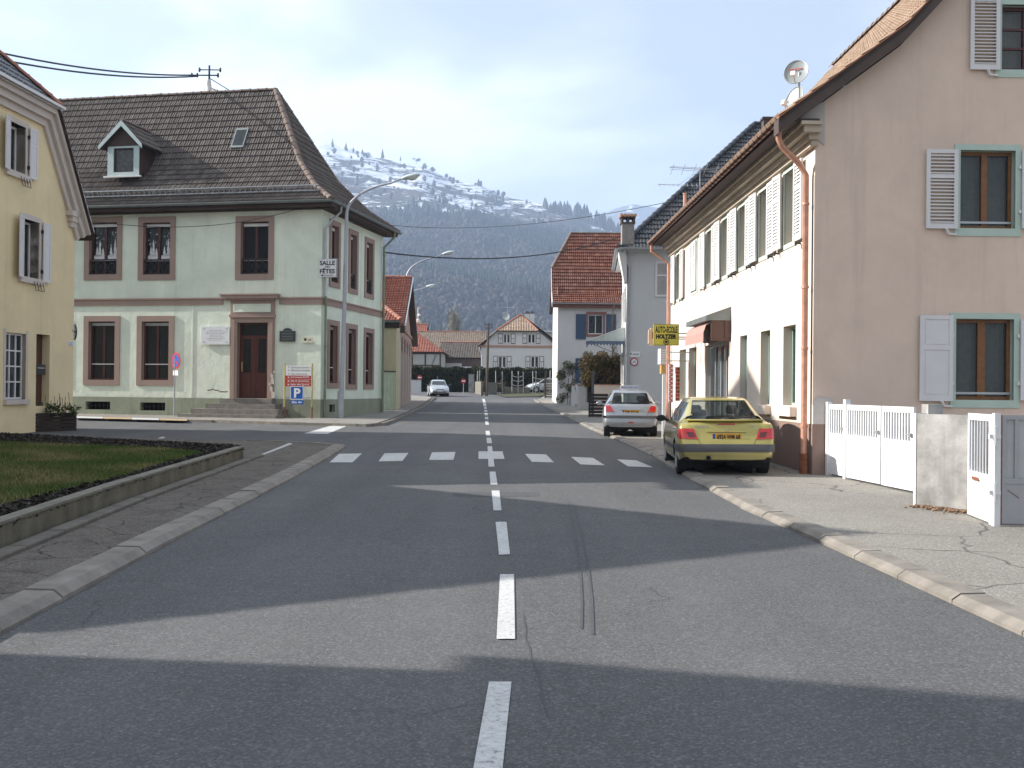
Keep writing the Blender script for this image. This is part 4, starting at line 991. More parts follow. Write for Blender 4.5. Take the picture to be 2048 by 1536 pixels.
# roof mast with power wires
ms = gf.sz(418, 200, ov - 4.6)[0]; mp_ = V((e0.x, e0.y, 0)) - gf.u * (ov - ms) + backn * 4.6; zb_ = lerpf(prof, 4.6); zt = P(420, 131, mp_.y).z
t = thing('roof_mast', 'dark steel mast on the hall roof holding power wires with insulators', 'mast', (mp_.x, mp_.y, zb_))
MB().tube([V((mp_.x, mp_.y, zb_ - .1)), V((mp_.x, mp_.y, zt))], .045, 8).build('mast', M['iron'], t)
b = MB(); b.hexa([V((mp_.x, mp_.y, zb_ - .1)) + V(q) for q in ((-.35, -.3, -.3), (.35, -.3, -.3), (.35, .3, .3), (-.35, .3, .3), (-.3, -.25, -.15), (.3, -.25, -.15), (.3, .25, .45), (-.3, .25, .45))])
b.tube([V((mp_.x, mp_.y, zb_ - .1)), V((mp_.x, mp_.y, zb_ + .7))], [.16, .07], 10); b.build('flashing', M['whitewall'], t)
b = MB(); zc = zt - .45; b.bar((mp_.x - .8, mp_.y, zc), (mp_.x + .4, mp_.y, zc), .05); b.bar((mp_.x - .45, mp_.y, zt - .2), (mp_.x + .5, mp_.y, zt - .2), .04)
b.build('crossarm', M['iron'], t)
for x_, z_ in ((-.8, zc), (-.55, zc), (.4, zc), (.5, zt - .2), (-.45, zt - .2)): MB().tube([(mp_.x + x_, mp_.y, z_ - .1), (mp_.x + x_, mp_.y, z_ - .04), (mp_.x + x_, mp_.y, z_ + .1)], [.03, .055, .04], 8).build('insulator', M['black'], t)
b = MB(); b.bar((mp_.x + .05, mp_.y, zt - .6), gf.pt(ms + 1.4, zR - .1, -5.2), .03); b.bar((mp_.x + .05, mp_.y, zt - 1), gf.pt(ms + .9, zR - .1, -5.2), .025); b.build('stay_wire', M['iron'], t)
def wire(label, a, c, sag, rad=.018, n=24):
    a = V(a); c = V(c); pts = [a.lerp(c, i / n) - Z * (sag * 4 * (i / n) * (1 - i / n)) for i in range(n + 1)]
    o = MB().tube(pts, rad, 5).build('cable', M['iron'], None, pts[0]); props(o, label, 'cable'); return o
wa = P(-600, -75, 26); wire('upper of the two dark power wires from off to the hall roof mast', wa, (mp_.x - .8, mp_.y, zc), .75, .035)
wire('lower of the two dark power wires running to the hall roof mast', wa - Z * .25 + V((0, 0, 0)), (mp_.x - .55, mp_.y, zc - .05), .85, .035)
wire('thin cable crossing low in front of the upper windows of the green hall', P(146, 436, 34.5), gf.pt(gf.sz(600, 418)[0], gf.sz(600, 418)[1], .1), .5, .012)
wire('long thin power wire high over the street towards the long cream house', gs.pt(SLEN, ztop + .4, .3), P(1345, 402, 36), .45, .012)
wire('thick black telephone cable crossing the street from the hall to the red roofed house', gs.pt(SLEN, ztop - .9, .1), P(1240, 474, 67), .75, .035)
# ================================================================== the yellow house
yc = G(145, 857); yf = Fr((yc.x, yc.y), (math.sin(R(3.6)), math.cos(R(3.6))))
yg = g(yc.y)
yh = thing('yellow_house', 'yellow gabled house with stone trimmed half hip, white shutters and a moulded kneeler', 'house', (yc.x, yc.y, yg))
GW = 15.6
zk = yf.sz(145, 432)[1]; zc1 = yf.sz(92, 228)[1]; sc1 = yf.sz(92, 228)[0]
slope = (zc1 - zk) / -sc1
WI = [yf.box(16, 248, 50, 345), yf.box(38, 440, 77, 556)]
WG = yf.box(11, 666, 51, 799); DN = yf.box(72, 669, 99, 812)
def adj(h, w_): c = (h[0] + h[1]) / 2; return (c - w_ / 2, c + w_ / 2, h[2], h[3])
h_up = yf.box(17, 248, 50, 345); h_md = yf.box(44, 441, 77, 556)
h_up = (h_up[0], h_up[1], h_up[2], h_up[3])
out_ = [(-GW, yg - .3), (0, yg - .3), (0, zk), (sc1, zc1), (-GW - sc1, zc1), (-GW, zk)]
mir = [(-GW - h[1], -GW - h[0], h[2], h[3]) for h in (h_md, WG)]
wall('wall', yf, out_, [h_up, h_md, WG, DN] + mir, M['yellow'], yh, .28)
bn = Fr(yf.pt(-GW, 0, -16), -yf.n)
b = MB(); bw = -yf.n * 15
for s in (0, -GW): b.poly([yf.pt(s, yg - .3), yf.pt(s, zk), yf.pt(s, zk) + bw, yf.pt(s, yg - .3) + bw])
b.poly([yf.pt(s, z) + bw for s, z in out_]); b.build('wall', M['yellow'], yh)
b = MB(); b.fbox(yf, -.55, .04, yg - .3, yg + .55, -.6, .03); b.build('corner_plinth', M['whitewall'], yh)
def ywin(h, label=None):
    s0, s1, z0, z1 = h
    b = MB(); b.fbox(yf, s0 - .14, s0, z0, z1 + .15, -.27, .03); b.fbox(yf, s1, s1 + .14, z0, z1 + .15, -.27, .03); b.fbox(yf, s0, s1, z1, z1 + .16, -.27, .032)
    b.build('window_surround', M['trim'], yh)
    MB().fbox(yf, s0 - .22, s1 + .22, z0 - .17, z0, -.27, .10).build('window_sill', M['trim'], yh)
    window(yh, yf, h, M['shut'], .26, .07, 2, (), M['netcurtain'], .07)
    w_ = .46
    shutter(yh, yf, s1 + .12, s1 + .12 + w_ * .95, z0 - .05, z1 + .05, M['shut'], 'panel', .07)
    # the near shutter stands a little open
    f2 = Fr(yf.pt(s0 - .05, 0, .04), (yf.u * -1 + yf.n * .28).normalized()); f2.n = f2.n * -1
    shutter(yh, f2, 0, w_, z0 - .05, z1 + .05, M['shut'], 'panel', .02)
    b = MB()
    for z in (z0 + .25, z1 - .25): b.fbox(yf, s1 + .08, s1 + .14, z - .05, z + .05, .03, .10)
    b.build('hinge', M['iron'], yh)
    b = MB(); c = (s0 + s1) / 2 + .15
    for s in np.linspace(c - .1, s1 + .08, 4): b.bar(yf.pt(s, z0 - .1, .11), yf.pt(s, z0 - .36, .16), .014)
    b.bar(yf.pt(c - .1, z0 - .36, .16), yf.pt(s1 + .08, z0 - .36, .16), .014); b.build('planter_bracket', M['iron'], yh)
ywin(h_up); ywin(h_md)
window(yh, yf, WG, M['shut'], .10, .06, 3, (.25, .5, .75), M['netcurtain'], .05); MB().fbox(yf, WG[0] - .1, WG[1] + .1, WG[2] - .14, WG[2], -.2, .1).build('window_sill', M['trim'], yh)
b = MB(); b.fbox(yf, WG[0] - .12, WG[0], WG[2], WG[3] + .1, -.2, .012); b.fbox(yf, WG[1], WG[1] + .12, WG[2], WG[3] + .1, -.2, .012); b.build('window_surround', M['trim'], yh)
MB().fbox(yf, DN[0], DN[1], DN[2], DN[3], -.27, -.24).build('door', M['brown'], yh)
# raking cornice: three stepped bands following the gable, kneeler at its foot
def rake(o0, o1, in0, in1, mt, name):
    b = MB(); pts = [(.42, zk - slope * .42), (sc1 + .0, zc1 + .0), (-GW / 2, zc1)]
    dirn = V((sc1 - .0, zc1 - zk, 0)).normalized(); nr = V((dirn.y, -dirn.x, 0)); nr = nr if nr.x > 0 else -nr
    A = [(p[0] + nr.x * in0, p[1] + nr.y * in0) for p in ((.36, zk - slope * .36), (sc1, zc1))]; B = [(p[0] + nr.x * in1, p[1] + nr.y * in1) for p in ((.36, zk - slope * .36), (sc1, zc1))]
    b.hexa([yf.pt(*A[0], o1), yf.pt(*A[1], o1), yf.pt(*A[1], o0), yf.pt(*A[0], o0), yf.pt(*B[0], o1), yf.pt(*B[1], o1), yf.pt(*B[1], o0), yf.pt(*B[0], o0)])
    b.fbox(yf, -GW + sc1 * 0 - .0 - sc1 * 0, sc1 + .25, zc1 + in0 * 1.0, zc1 + in1 * 1.0, o0, o1 - .003)
    return b.build(name, mt, yh)
rake(-.02, .10, -.42, -.22, M['trim'], 'raking_cornice'); rake(-.02, .22, -.22, -.02, M['trim'], 'raking_cornice'); rake(-.3, .34, -.02, .14, M['trim'], 'raking_cornice'); rake(-.3, .40, .14, .20, M['white'], 'verge_board')
b = MB()
for i, (a, c, o) in enumerate([(-.62, .30, .22), (-.52, .24, .18), (-.46, .18, .12)]): b.fbox(yf, a, c + .02, zk - .05 - .17 * (i + 1) + .17, zk - .05 - .17 * i + .17, -.4, o)
b.build('kneeler', M['trim'], yh)
# roof: steep side slope beyond the gable and the dark half hip above the cornice
tiles(yh, yf.pt(.55, 0, .42), -yf.n, -yf.u, [(0, zk - slope * .55 + .2), (-sc1 + .5, zc1 + .2), (GW / 2 + .5, zc1 + 4.4 * (GW / 2 + sc1) / 4.7)], lambda d: 0 if d < -sc1 + .6 else (d + sc1 - .5) * .9, lambda d: 16, .3, .38, M['tdark'])
tiles(yh, yf.pt(-GW - .55, 0, .42), -yf.n, yf.u, [(0, zk - slope * .55 + .2), (-sc1 + .5, zc1 + .2), (GW / 2 + .5, zc1 + 4.4 * (GW / 2 + sc1) / 4.7)], lambda d: 0 if d < -sc1 + .6 else (d + sc1 - .5) * .9, lambda d: 16, .6, .76, M['tdark'], nseg=2)
hl = GW / 2 + sc1
zap = zc1 + 4.4 * hl / 4.7
tiles(yh, yf.pt(sc1 + .12, 0, .42), -yf.u, -yf.n, [(0, zc1 + .2), (hl * .9, zap)], lambda d: d / .9, lambda d: 2 * hl + .2 - d / .9, .3, .38, M['tdark'])
ridge(yh, yf.pt(sc1 + .12, zc1 + .26, .42), yf.pt(-GW / 2, zap + .05, .42 - hl * .9), M['ridgered'], .4, .12)
b = MB(); b.fbox(yf, -GW - sc1 - .2, sc1 + .25, zc1 + .18, zc1 + .26, -.2, .50); b.build('eaves_board', M['white'], yh)
# letterbox, house number, mirror, planter
s0, s1, z0, z1 = yf.box(71, 729, 93, 749)
t = thing('letterbox', 'black metal letterbox in the door niche of the yellow house', 'letterbox', yf.pt((s0 + s1) / 2, z0, .02))
MB().fbox(yf, DN[1] - .75, DN[1] - .2, z0, z1, -.24, -.02).build('box', M['black'], t); b = MB(); b.fbox(yf, DN[1] - .68, DN[1] - .27, z1 - .12, z1 - .09, -.02, -.005); b.build('flap', M['greymetal'], t)
s0, s1, z0, z1 = yf.box(136, 683, 145, 691)
t = thing('house_number', 'small white enamel house number plate at the corner of the yellow house', 'number plate', yf.pt((s0 + s1) / 2, z0))
MB().fbox(yf, s0, s1, z0, z1, 0, .02).build('plate', WHT, t); text(t, '21', yf, (s0 + s1) / 2, (z0 + z1) / 2, .15, BLU, .022, 1.6, .002, name='digits')
t = thing('traffic_mirror', 'small dark backed traffic mirror sticking out behind the corner of the yellow house', 'mirror', yf.pt(.1, yf.sz(148, 662)[1], -.1))
b = MB(); q = P(150, 664, 34.2); b.disc(q, (0.8, .6, 0), .26, 20, .05, 1.0); b.build('mirror_back', M['black'], t); b = MB(); b.bar(q - V((.0, 0, 0)), yf.pt(-.1, q.z, .0), .04); b.build('arm', M['iron'], t)
pc = G(72, 864); pc0 = G(117, 858)
plw = plain('tarred_planter_wood', (0.035, 0.025, 0.02), .8, var=.3, scale=6)
px0, px1 = pc.x - 3.0, pc0.x - .05; t = thing('planter', 'long dark wooden planter box of bare stems beside the yellow house', 'planter', (pc.x, pc.y + .4, g(pc.y)))
h_ = (864 - 826) / F * pc.y; ph = h_ / 5
pfr = Fr((pc.x, pc.y), (1, .02)); pfr2 = Fr((pc.x, pc.y), (.55, .83))
for i in range(5):
    MB().fbox(pfr, -3.4, 0, g(pc.y) + i * ph + .006, g(pc.y) + (i + 1) * ph - .006, -.05, 0).build('plank', plw, t)
    MB().fbox(pfr2, 0, 1.35, g(pc.y) + i * ph + .006, g(pc.y) + (i + 1) * ph - .006, -.05, 0).build('plank', plw, t)
b = MB(); b.poly([pfr.pt(-3.4, g(pc.y) + h_ - .08, -.03), pfr.pt(0, g(pc.y) + h_ - .08, -.03), pfr2.pt(1.35, g(pc.y) + h_ - .08, -.03), pfr2.pt(1.35, g(pc.y) + h_ - .08, -.03) + V((-3.4, 0, 0))]); b.build('earth', M['soil'], t)
b = MB(); b.fbox(pfr2, 1.30, 1.36, g(pc.y), g(pc.y) + h_ - .02, -2.4, -.03); b.fbox(pfr, -3.4, -3.35, g(pc.y), g(pc.y) + h_ - .02, -1.1, -.05); b.build('back_board', plw, t)
def leaf_cloud(name, centres, n, size, mt, parent=None, flat=1.0, kind='stuff', label=None, cat=None, up=0.0, aspect=.5):
    """centres: list of (x,y,z,rx,ry,rz,weight)"""
    c = np.array(centres, float); w_ = c[:, 6] / c[:, 6].sum(); idx = rng.choice(len(c), n, p=w_)
    d = rng.normal(0, 1, (n, 3)); d /= np.linalg.norm(d, axis=1)[:, None]; r = rng.random(n) ** .45
    p = c[idx, :3] + d * r[:, None] * c[idx, 3:6]
    a = rng.normal(0, 1, (n, 3)); a[:, 2] += up; a /= np.linalg.norm(a, axis=1)[:, None]; bb = np.cross(a, rng.normal(0, 1, (n, 3))); bb /= np.linalg.norm(bb, axis=1)[:, None]
    s = size * rng.uniform(.6, 1.4, n)[:, None]
    vv = np.stack([p - a * s, p + bb * s * aspect, p + a * s, p - bb * s * aspect], 1).reshape(-1, 3)
    return npmesh(name, vv, np.arange(n * 4).reshape(-1, 4), mt, kind, parent, rng.random(n), label, cat)
M['shrubgreen'] = leaf_mat('shrub_leaves', [(0, (0.02, 0.035, 0.012)), (.6, (0.05, 0.08, 0.025)), (1, (0.12, 0.15, 0.06))])
M['drybrown'] = leaf_mat('dry_leaves', [(0, (0.06, 0.035, 0.015)), (.6, (0.12, 0.075, 0.03)), (1, (0.22, 0.14, 0.06))])
gz_ = g(pc.y) + h_
leaf_cloud('foliage', [(pc.x - .6 + i * .45, pc.y + .5 + (i % 2) * .2, gz_ + .1, .3, .3, .22, 1) for i in range(-5, 4)], 1500, .05, M['shrubgreen'], t)
b = MB()
for i in range(40):
    x_ = pc.x - 2.6 + random.random() * 3.4; y_ = pc.y + .3 + random.random() * .5; b.tube([(x_, y_, gz_ - .1), (x_ + random.uniform(-.1, .1), y_, gz_ + random.uniform(.2, .65))], .008, 4)
b.build('stem', M['bark'], t, kind='stuff')

# two more houses of this street side whose shade falls across the road (outside the frame)
def plain_house(label, x0, x1, y0, y1, ze, zr, ridge_x, wm, tm):
    fr = Fr((x1, y0), (0, 1)); t = thing('house', label, 'house', (x1, y0, 0))
    Wd, Dp = y1 - y0, x1 - x0; zg_ = -.3
    if ridge_x:
        wall('wall', fr, [(0, zg_), (Wd, zg_), (Wd, ze), (Wd / 2, zr), (0, ze)], [(2, 3.1, .9 + g(y0), 2.5 + g(y0)), (Wd - 3.1, Wd - 2, .9 + g(y0), 2.5 + g(y0))], wm, t)
    else: wall('wall', fr, [(0, zg_), (Wd, zg_), (Wd, ze), (0, ze)], [(2, 3.1, .9, 2.5), (Wd - 3.1, Wd - 2, .9, 2.5)], wm, t)
    b = MB()
    for yy in (y0, y1):
        q = [V((x0, yy, zg_)), V((x1, yy, zg_)), V((x1, yy, ze))] + ([] if ridge_x else [V(((x0 + x1) / 2, yy, zr))]) + [V((x0, yy, ze))]; b.poly(q)
    b.poly([V((x0, y0, zg_)), V((x0, y1, zg_)), V((x0, y1, ze))] + ([V((x0, (y0 + y1) / 2, zr))] if ridge_x else []) + [V((x0, y0, ze))]); b.build('wall', wm, t)
    if ridge_x:
        for yy, iv in ((y0 - .4, 1), (y1 + .4, -1)):
            tiles(t, V((x1 + .3, yy, 0)), (-1, 0, 0), (0, iv, 0), [(0, ze - .25), (Wd / 2 + .4, zr + .1)], lambda d: 0, lambda d: Dp + .6, .6, .7, tm, nseg=2)
    else:
        for xx, iv in ((x1 + .4, -1), (x0 - .4, 1)):
            tiles(t, V((xx, y0 - .3, 0)), (0, 1, 0), (iv, 0, 0), [(0, ze - .25), (Dp / 2 + .4, zr + .1)], lambda d: 0, lambda d: Wd + .6, .6, .7, tm, nseg=2)
    for h in ((2, 3.1), (Wd - 3.1, Wd - 2)): window(t, fr, (h[0], h[1], (.9 + g(y0)) if ridge_x else .9, (2.5 + g(y0)) if ridge_x else 2.5), M['white'], .12, .06, 2)
    return t
plain_house('cream house with its gable to the street, standing beside the grass island', -27, -13.2, 8.1, 17.9, 5.6, 9.0, True, M['creamwall'], M['tred'])
plain_house('rose house with its eaves to the street, at the near end of the pavement', -20.5, -12.4, -8, 7.1, 6.6, 10.2, False, M['rosewall'], M['tred'])

# ================================================================== the long cream house with the pink gable
pc_ = G(1625, 949, .05); KO = V((pc_.x, pc_.y, 0))
rd = V((-.014, 1, 0)).normalized()
kg_ = Fr(KO, (rd.y, -rd.x))        # gable wall facing the camera, s to the right
ks = Fr(KO, -rd)                    # street wall, s negative going away
kh = thing('long_cream_house', 'long house with sunlit cream street wall, louvred shutters and pink gable end', 'house', (KO.x, KO.y, g(KO.y)))
zg_ = g(KO.y) - .25
KL = -ks.sz(1341, 700)[0]
zE = ks.sz(1630, 285)[1]
def kbox(x0, x1, xr, yt, yb):
    s0, s1 = ks.sz(x0, 600)[0], ks.sz(x1, 600)[0]; z1 = ks.sz(xr, yt)[1]; z0 = ks.sz(xr, yb)[1]; return [s0, s1, z0, z1]
up = [kbox(1571, 1592, 1592, 333, 480), kbox(1523, 1538, 1538, 376, 503), kbox(1484, 1495, 1495, 407, 527), kbox(1450, 1459, 1459, 431, 546), kbox(1419, 1427, 1427, 455, 563), kbox(1388, 1393, 1393, 478, 588), kbox(1357, 1363, 1363, 497, 598)]
zt_, zb_ = up[0][3], up[0][2]
wd_ = .82
UPW = []
for h in up:
    c = h[1]; UPW.append((c - wd_, c, zb_, zt_))
UPW[5] = ((UPW[4][0] + UPW[6][1]) / 2 - wd_ / 2 + .1, (UPW[4][0] + UPW[6][1]) / 2 + wd_ / 2 + .1, zb_, zt_)
G1 = kbox(1570, 1592, 1592, 648, 812); G2 = kbox(1522, 1541, 1541, 661, 806)
GD = kbox(1481, 1495, 1495, 664, 830); GSh = kbox(1412, 1458, 1458, 672, 830); G4 = kbox(1379, 1394, 1393, 693, 800); G5 = kbox(1360, 1373, 1373, 697, 800)
gz0, gz1 = G1[2], G1[3]
for h in (G2,): h[2] = gz0; h[3] = gz1
zdoor = g(KO.y + 5) + .1
GD[2] = zdoor; GD[3] = gz1; GSh[2] = zdoor + .1; GSh[3] = gz1 - .05; G4[2] = gz0; G5[2] = gz0
for h in (G4, G5): h[3] = gz1 - .02
G1[0] = G1[1] - .85
holes = UPW[:5] + UPW[6:] + [tuple(G1), tuple(G2), tuple(GD), tuple(GSh), tuple(G4), tuple(G5)]
zp = ks.sz(1560, 841)[1]
wall('wall', ks, [(-KL, zg_), (0, zg_), (0, zE + .35), (-KL, zE + .35)], holes, M['cream'], kh, .2, None)
b = MB(); b.fbox(ks, GD[1] + .05, .012, zg_, zp, -.05, .012); b.build('plinth', M['pinkp'], kh)
grn = plain('pale_green_wood', (0.33, 0.46, 0.38), .6)
rvl = plain('mint_reveal', (0.52, 0.58, 0.52), .8)
for i, h in enumerate(UPW):
    if i != 5: window(kh, ks, h, grn, .17, .05, 2, (), M['curtain'], .06)
    fw = .09
    b = MB(); b.fbox(ks, h[0] - fw, h[0], h[2] - fw, h[3] + fw, -.02, .02); b.fbox(ks, h[1], h[1] + fw, h[2] - fw, h[3] + fw, -.02, .02); b.fbox(ks, h[0], h[1], h[3], h[3] + fw, -.02, .018); b.fbox(ks, h[0], h[1], h[2] - fw, h[2], -.02, .018)
    b.build('window_surround', rvl, kh)
    if i == 5:
        for a, c in ((h[0], (h[0] + h[1]) / 2 - .01), ((h[0] + h[1]) / 2 + .01, h[1])): shutter(kh, ks, a, c, h[2], h[3], M['white'], 'louvre', .03)
    else:
        w_ = .52
        shutter(kh, ks, h[1] + .03, h[1] + .03 + w_, h[2] - .05, h[3] + .03, M['white'], 'louvre', .05)
        f2 = Fr(ks.pt(h[0] - .02, 0, .05), (ks.u * -1 + ks.n * .05).normalized()); f2.n = f2.n * -1
        shutter(kh, f2, 0, w_, h[2] - .05, h[3] + .03, M['white'], 'louvre', .01)
        b = MB()
        for q in (h[0] - .35, h[1] + .3): b.bar(ks.pt(q, h[2] - .12, .0), ks.pt(q, h[2] - .10, .12), .025); b.fbox(ks, q - .01, q + .05, h[2] - .16, h[2] - .08, .10, .12)
        b.build('shutter_dog', M['iron'], kh)
for h in (G1, G2, G4, G5):
    window(kh, ks, tuple(h), grn, .17, .05, 2, (), M['curtain'], .06)
for h in (G1, G2): MB().fbox(ks, h[0] - .28, h[1] + .1, h[2] - .2, h[2] - .02, -.1, .13).build('window_sill', M['cream'], kh)
# door and shop front
b = MB(); b.ftube(ks, GD[0], GD[1], GD[2], GD[3], -.14, .08, .06); b.fbox(ks, GD[0] + .08, GD[1] - .08, GD[2] + .05, GD[3] - .08, -.19, -.16); dd = b.build('door', plain('teal_door', (.16, .24, .24), .5), kh)
b = MB(); b.fbox(ks, GD[1] - .2, GD[1] - .14, GD[2] + 1.05, GD[2] + 1.2, -.15, -.08); b.build('handle', M['black'], dd)
window(kh, ks, tuple(GSh), M['greymetal'], .12, .07, 4, (), M['curtain'], .07)
# awning box with its folded striped cloth
aw0, aw1 = ks.sz(1372, 660, .6)[0], GSh[1] + .25; azt = ks.sz(1459, 632)[1]; azp = ks.sz(1459, 618)[1]
O_ = .60
b = MB(); b.hexa([ks.pt(aw0, azt - .12, O_), ks.pt(aw1, azt - .12, O_), ks.pt(aw1, azt - .12, 0), ks.pt(aw0, azt - .12, 0), ks.pt(aw0, azt, O_), ks.pt(aw1, azt, O_), ks.pt(aw1, azt + .22, 0.0), ks.pt(aw0, azt + .22, 0.0)])
b.build('shop_canopy', M['zinc'], kh)
dkb = plain('awning_wood', (.12, .07, .055), .7)
b = MB(); b.fbox(ks, aw1 - .06, aw1 - .02, azt - .62, azt - .12, 0, O_ - .12); b.fbox(ks, aw0, aw1, azt - .55, azt - .12, .0, .15); b.build('canopy_side', dkb, kh)
aw = plain('awning_cloth', (.46, .25, .22), .9, var=.05)
b = MB(); rows = []; n = 30
for z, o in ((azt - .13, .40), (azt - .22, .57), (azt - .40, .63)): rows.append([ks.pt(aw0 + .1 + (aw1 - aw0 - .3) * i / n, z, o) for i in range(n + 1)])
rows.append([ks.pt(aw0 + .1 + (aw1 - aw0 - .3) * i / n, azt - .62 - .04 * abs(math.sin(i * 1.05)), .64) for i in range(n + 1)])
b.grid(rows); b.build('awning_valance', aw, kh)
# cornice, eaves, gutter of the street side
b = MB()
for i, (z0, z1, o) in enumerate([(0, .1, .10), (.1, .2, .16), (.2, .32, .28), (.32, .38, .34)]): b.fbox(ks, -KL, .0 + o, zE - .08 + z0, zE - .08 + z1, -.02 - .001 * i, o)
b.build('cornice', plain('cornice_stone', (.50, .42, .33), .85, var=.1), kh)
zG = ks.sz(1590, 240, .62)[1]
gv = .62; zg2 = zE + .42
b = MB(); b.fbox(ks, -KL - .2, .25, zE + .30, zE + .36, 0, gv - .02); b.build('soffit', M['soffit'], kh)
copg = plain('copper_gutter', (.40, .21, .15), .5, .45, var=.2, scale=4)
gutter(kh, ks.pt(-KL - .25, zg2, gv + .05), ks.pt(.3, zg2, gv + .05), copg, .085)
b = MB()
for s in np.arange(-KL, .2, .33): b.tube([ks.pt(s, zg2 - math.sin(t) * .092, gv + .05 + math.cos(t) * .092) for t in np.linspace(0, math.pi, 7)], .009, 4, False)
b.build('gutter_strap', M['iron'], kh, kind='stuff')
pz = zg2
pipe(kh, [ks.pt(.05, pz - .05, gv + .05), ks.pt(.05, pz - .38, gv + .05), ks.pt(-.0, pz - .50, gv - .02), ks.pt(-.12, pz - .78, .25), ks.pt(-.14, pz - .98, .12), ks.pt(-.14, g(KO.y) + .35, .12), ks.pt(-.14, g(KO.y) + .3, .12)], M['copper'], .055, rings=[ks.pt(-.14, z, .12) for z in (pz - 1.5, pz - 3.0, 2.4, 1.0)])
MB().tube([ks.pt(-.14, g(KO.y) - .02, .12), ks.pt(-.14, g(KO.y) + .42, .12)], .075, 10).build('downpipe_shoe', M['rust'], kh)
pipe(kh, [ks.pt(-.02, pz - 1.0, .03), ks.pt(-.02, 1.4, .03)], M['black'], .012, name='wall_cable')
pipe(kh, [ks.pt(-KL + .1, pz - .05, gv + .05), ks.pt(-KL + .1, pz - .35, gv + .05), ks.pt(-KL + .2, pz - .75, .12), ks.pt(-KL + .2, g(KO.y + KL), .12)], M['copper'], .05, rings=[ks.pt(-KL + .2, z, .12) for z in (pz - 2, pz - 4)])
# gable wall
HG = [kg_.box(1911, 638, 2027, 800), kg_.box(1920, 301, 2030, 457), kg_.box(2003, 10, 2113, 140)]
zr = {}
def gz(px, py): return kg_.sz(px, py)
A0 = gz(1600, 238); A1 = gz(1800, 92); A2 = gz(1885, 0)
s2 = (A2[1] - A1[1]) / (A2[0] - A1[0]); s1_ = (A1[1] - A0[1]) / (A1[0] - A0[0])
GWd = 10.6; apex = (GWd / 2, A2[1] + s2 * (GWd / 2 - A2[0]))
zw0 = A0[1] + s1_ * (0 - A0[0])
outl = [(0, zg_), (GWd, zg_), (GWd, zw0), (GWd - A1[0], A1[1]), apex, A1, (0, zw0)]
wall('gable_wall', kg_, outl, HG, M['pink'], kh, .18, M['mint'])
b = MB(); b.fbox(kg_, -.0, ks.sz(1,1)[0] * 0 + .42, zg_, zp, -.05, .016); b.fbox(kg_, .42, GWd, zg_, zp - .02, -.05, .014); b.build('plinth', M['pinkp'], kh)
patch = plain('grey_patch_render', (.50, .46, .44), .9)
b = MB(); b.poly([kg_.pt(0.0, zp, .018), kg_.pt(.40, zp, .018), kg_.pt(.40, zp + .33, .018), kg_.pt(.30, zp + .47, .018), kg_.pt(.12, zp + .50, .018), kg_.pt(0.0, zp + .44, .018)]); b.build('render_patch', patch, kh)
for i, h in enumerate(HG):
    surround(kh, kg_, h, .105 if i < 2 else .12, M['mint'], .02, bottom=.14)
wlab = 'oak framed window with white net curtains'
window(kh, kg_, HG[0], M['oak'], .13, .06, 2, (), M['curtain'], .14); window(kh, kg_, HG[1], M['oak'], .13, .06, 2, (), M['curtain'], .11)
window(kh, kg_, HG[2], plain('dark_red_wood', (.09, .03, .03), .5), .12, .06, 2, (.34, .67), M['curtain'], .10)
for h in HG[:2]: MB().fbox(kg_, h[0] + .005, h[1] - .005, h[2] + .10, h[2] + .14, -.14, -.10).build('window_sill', M['greymetal'], kh)
q = kg_.box(1837, 631, 1903, 802); shutter(kh, kg_, q[0], q[1], q[2], q[3], M['shut'], 'panel', .04, .62)
q = kg_.box(1850, 300, 1913, 458); shutter(kh, kg_, q[0], q[1], q[2], q[3], M['shut'], 'louvre', .04, .66, True)
q = kg_.box(1938, -2, 1997, 141); shutter(kh, kg_, q[0], q[1], q[2], q[3], M['shut'], 'louvre', .04, .995, True)
for h, w_ in zip(HG, (.58, .55, .52)):
    shutter(kh, kg_, h[1] + .1, h[1] + .1 + w_, h[2], h[3], M['shut'], 'panel', .04, .62)
    hinge_hooks(kh, kg_, h[0] - .07, (h[2] + .3, h[3] - .3)); hinge_hooks(kh, kg_, h[1] + .07, (h[2] + .3, h[3] - .3))
    b = MB(); b.bar(kg_.pt(h[0] - .28, h[2] - .02, .08), kg_.pt(h[0] - .22, h[2] - .12, .05), .035); b.bar(kg_.pt(h[0] - .22, h[2] - .11, .05), kg_.pt(h[0] - .08, h[2] - .12, .05), .03); b.build('shutter_dog', M['shut'], kh)
# gable shoulder block
b = MB(); a_ = gz(1607, 240)[0]
b.hexa([kg_.pt(-.42, zE + .40, .02), kg_.pt(.16, zE - .05, .02), kg_.pt(.16, zE - .05, -.3), kg_.pt(-.42, zE + .40, -.3), kg_.pt(-.42, zE + .62, .02), kg_.pt(.16, zw0 + .1, .02), kg_.pt(.16, zw0 + .1, -.3), kg_.pt(-.42, zE + .62, -.3)])
b.build('shoulder_block', patch, kh)
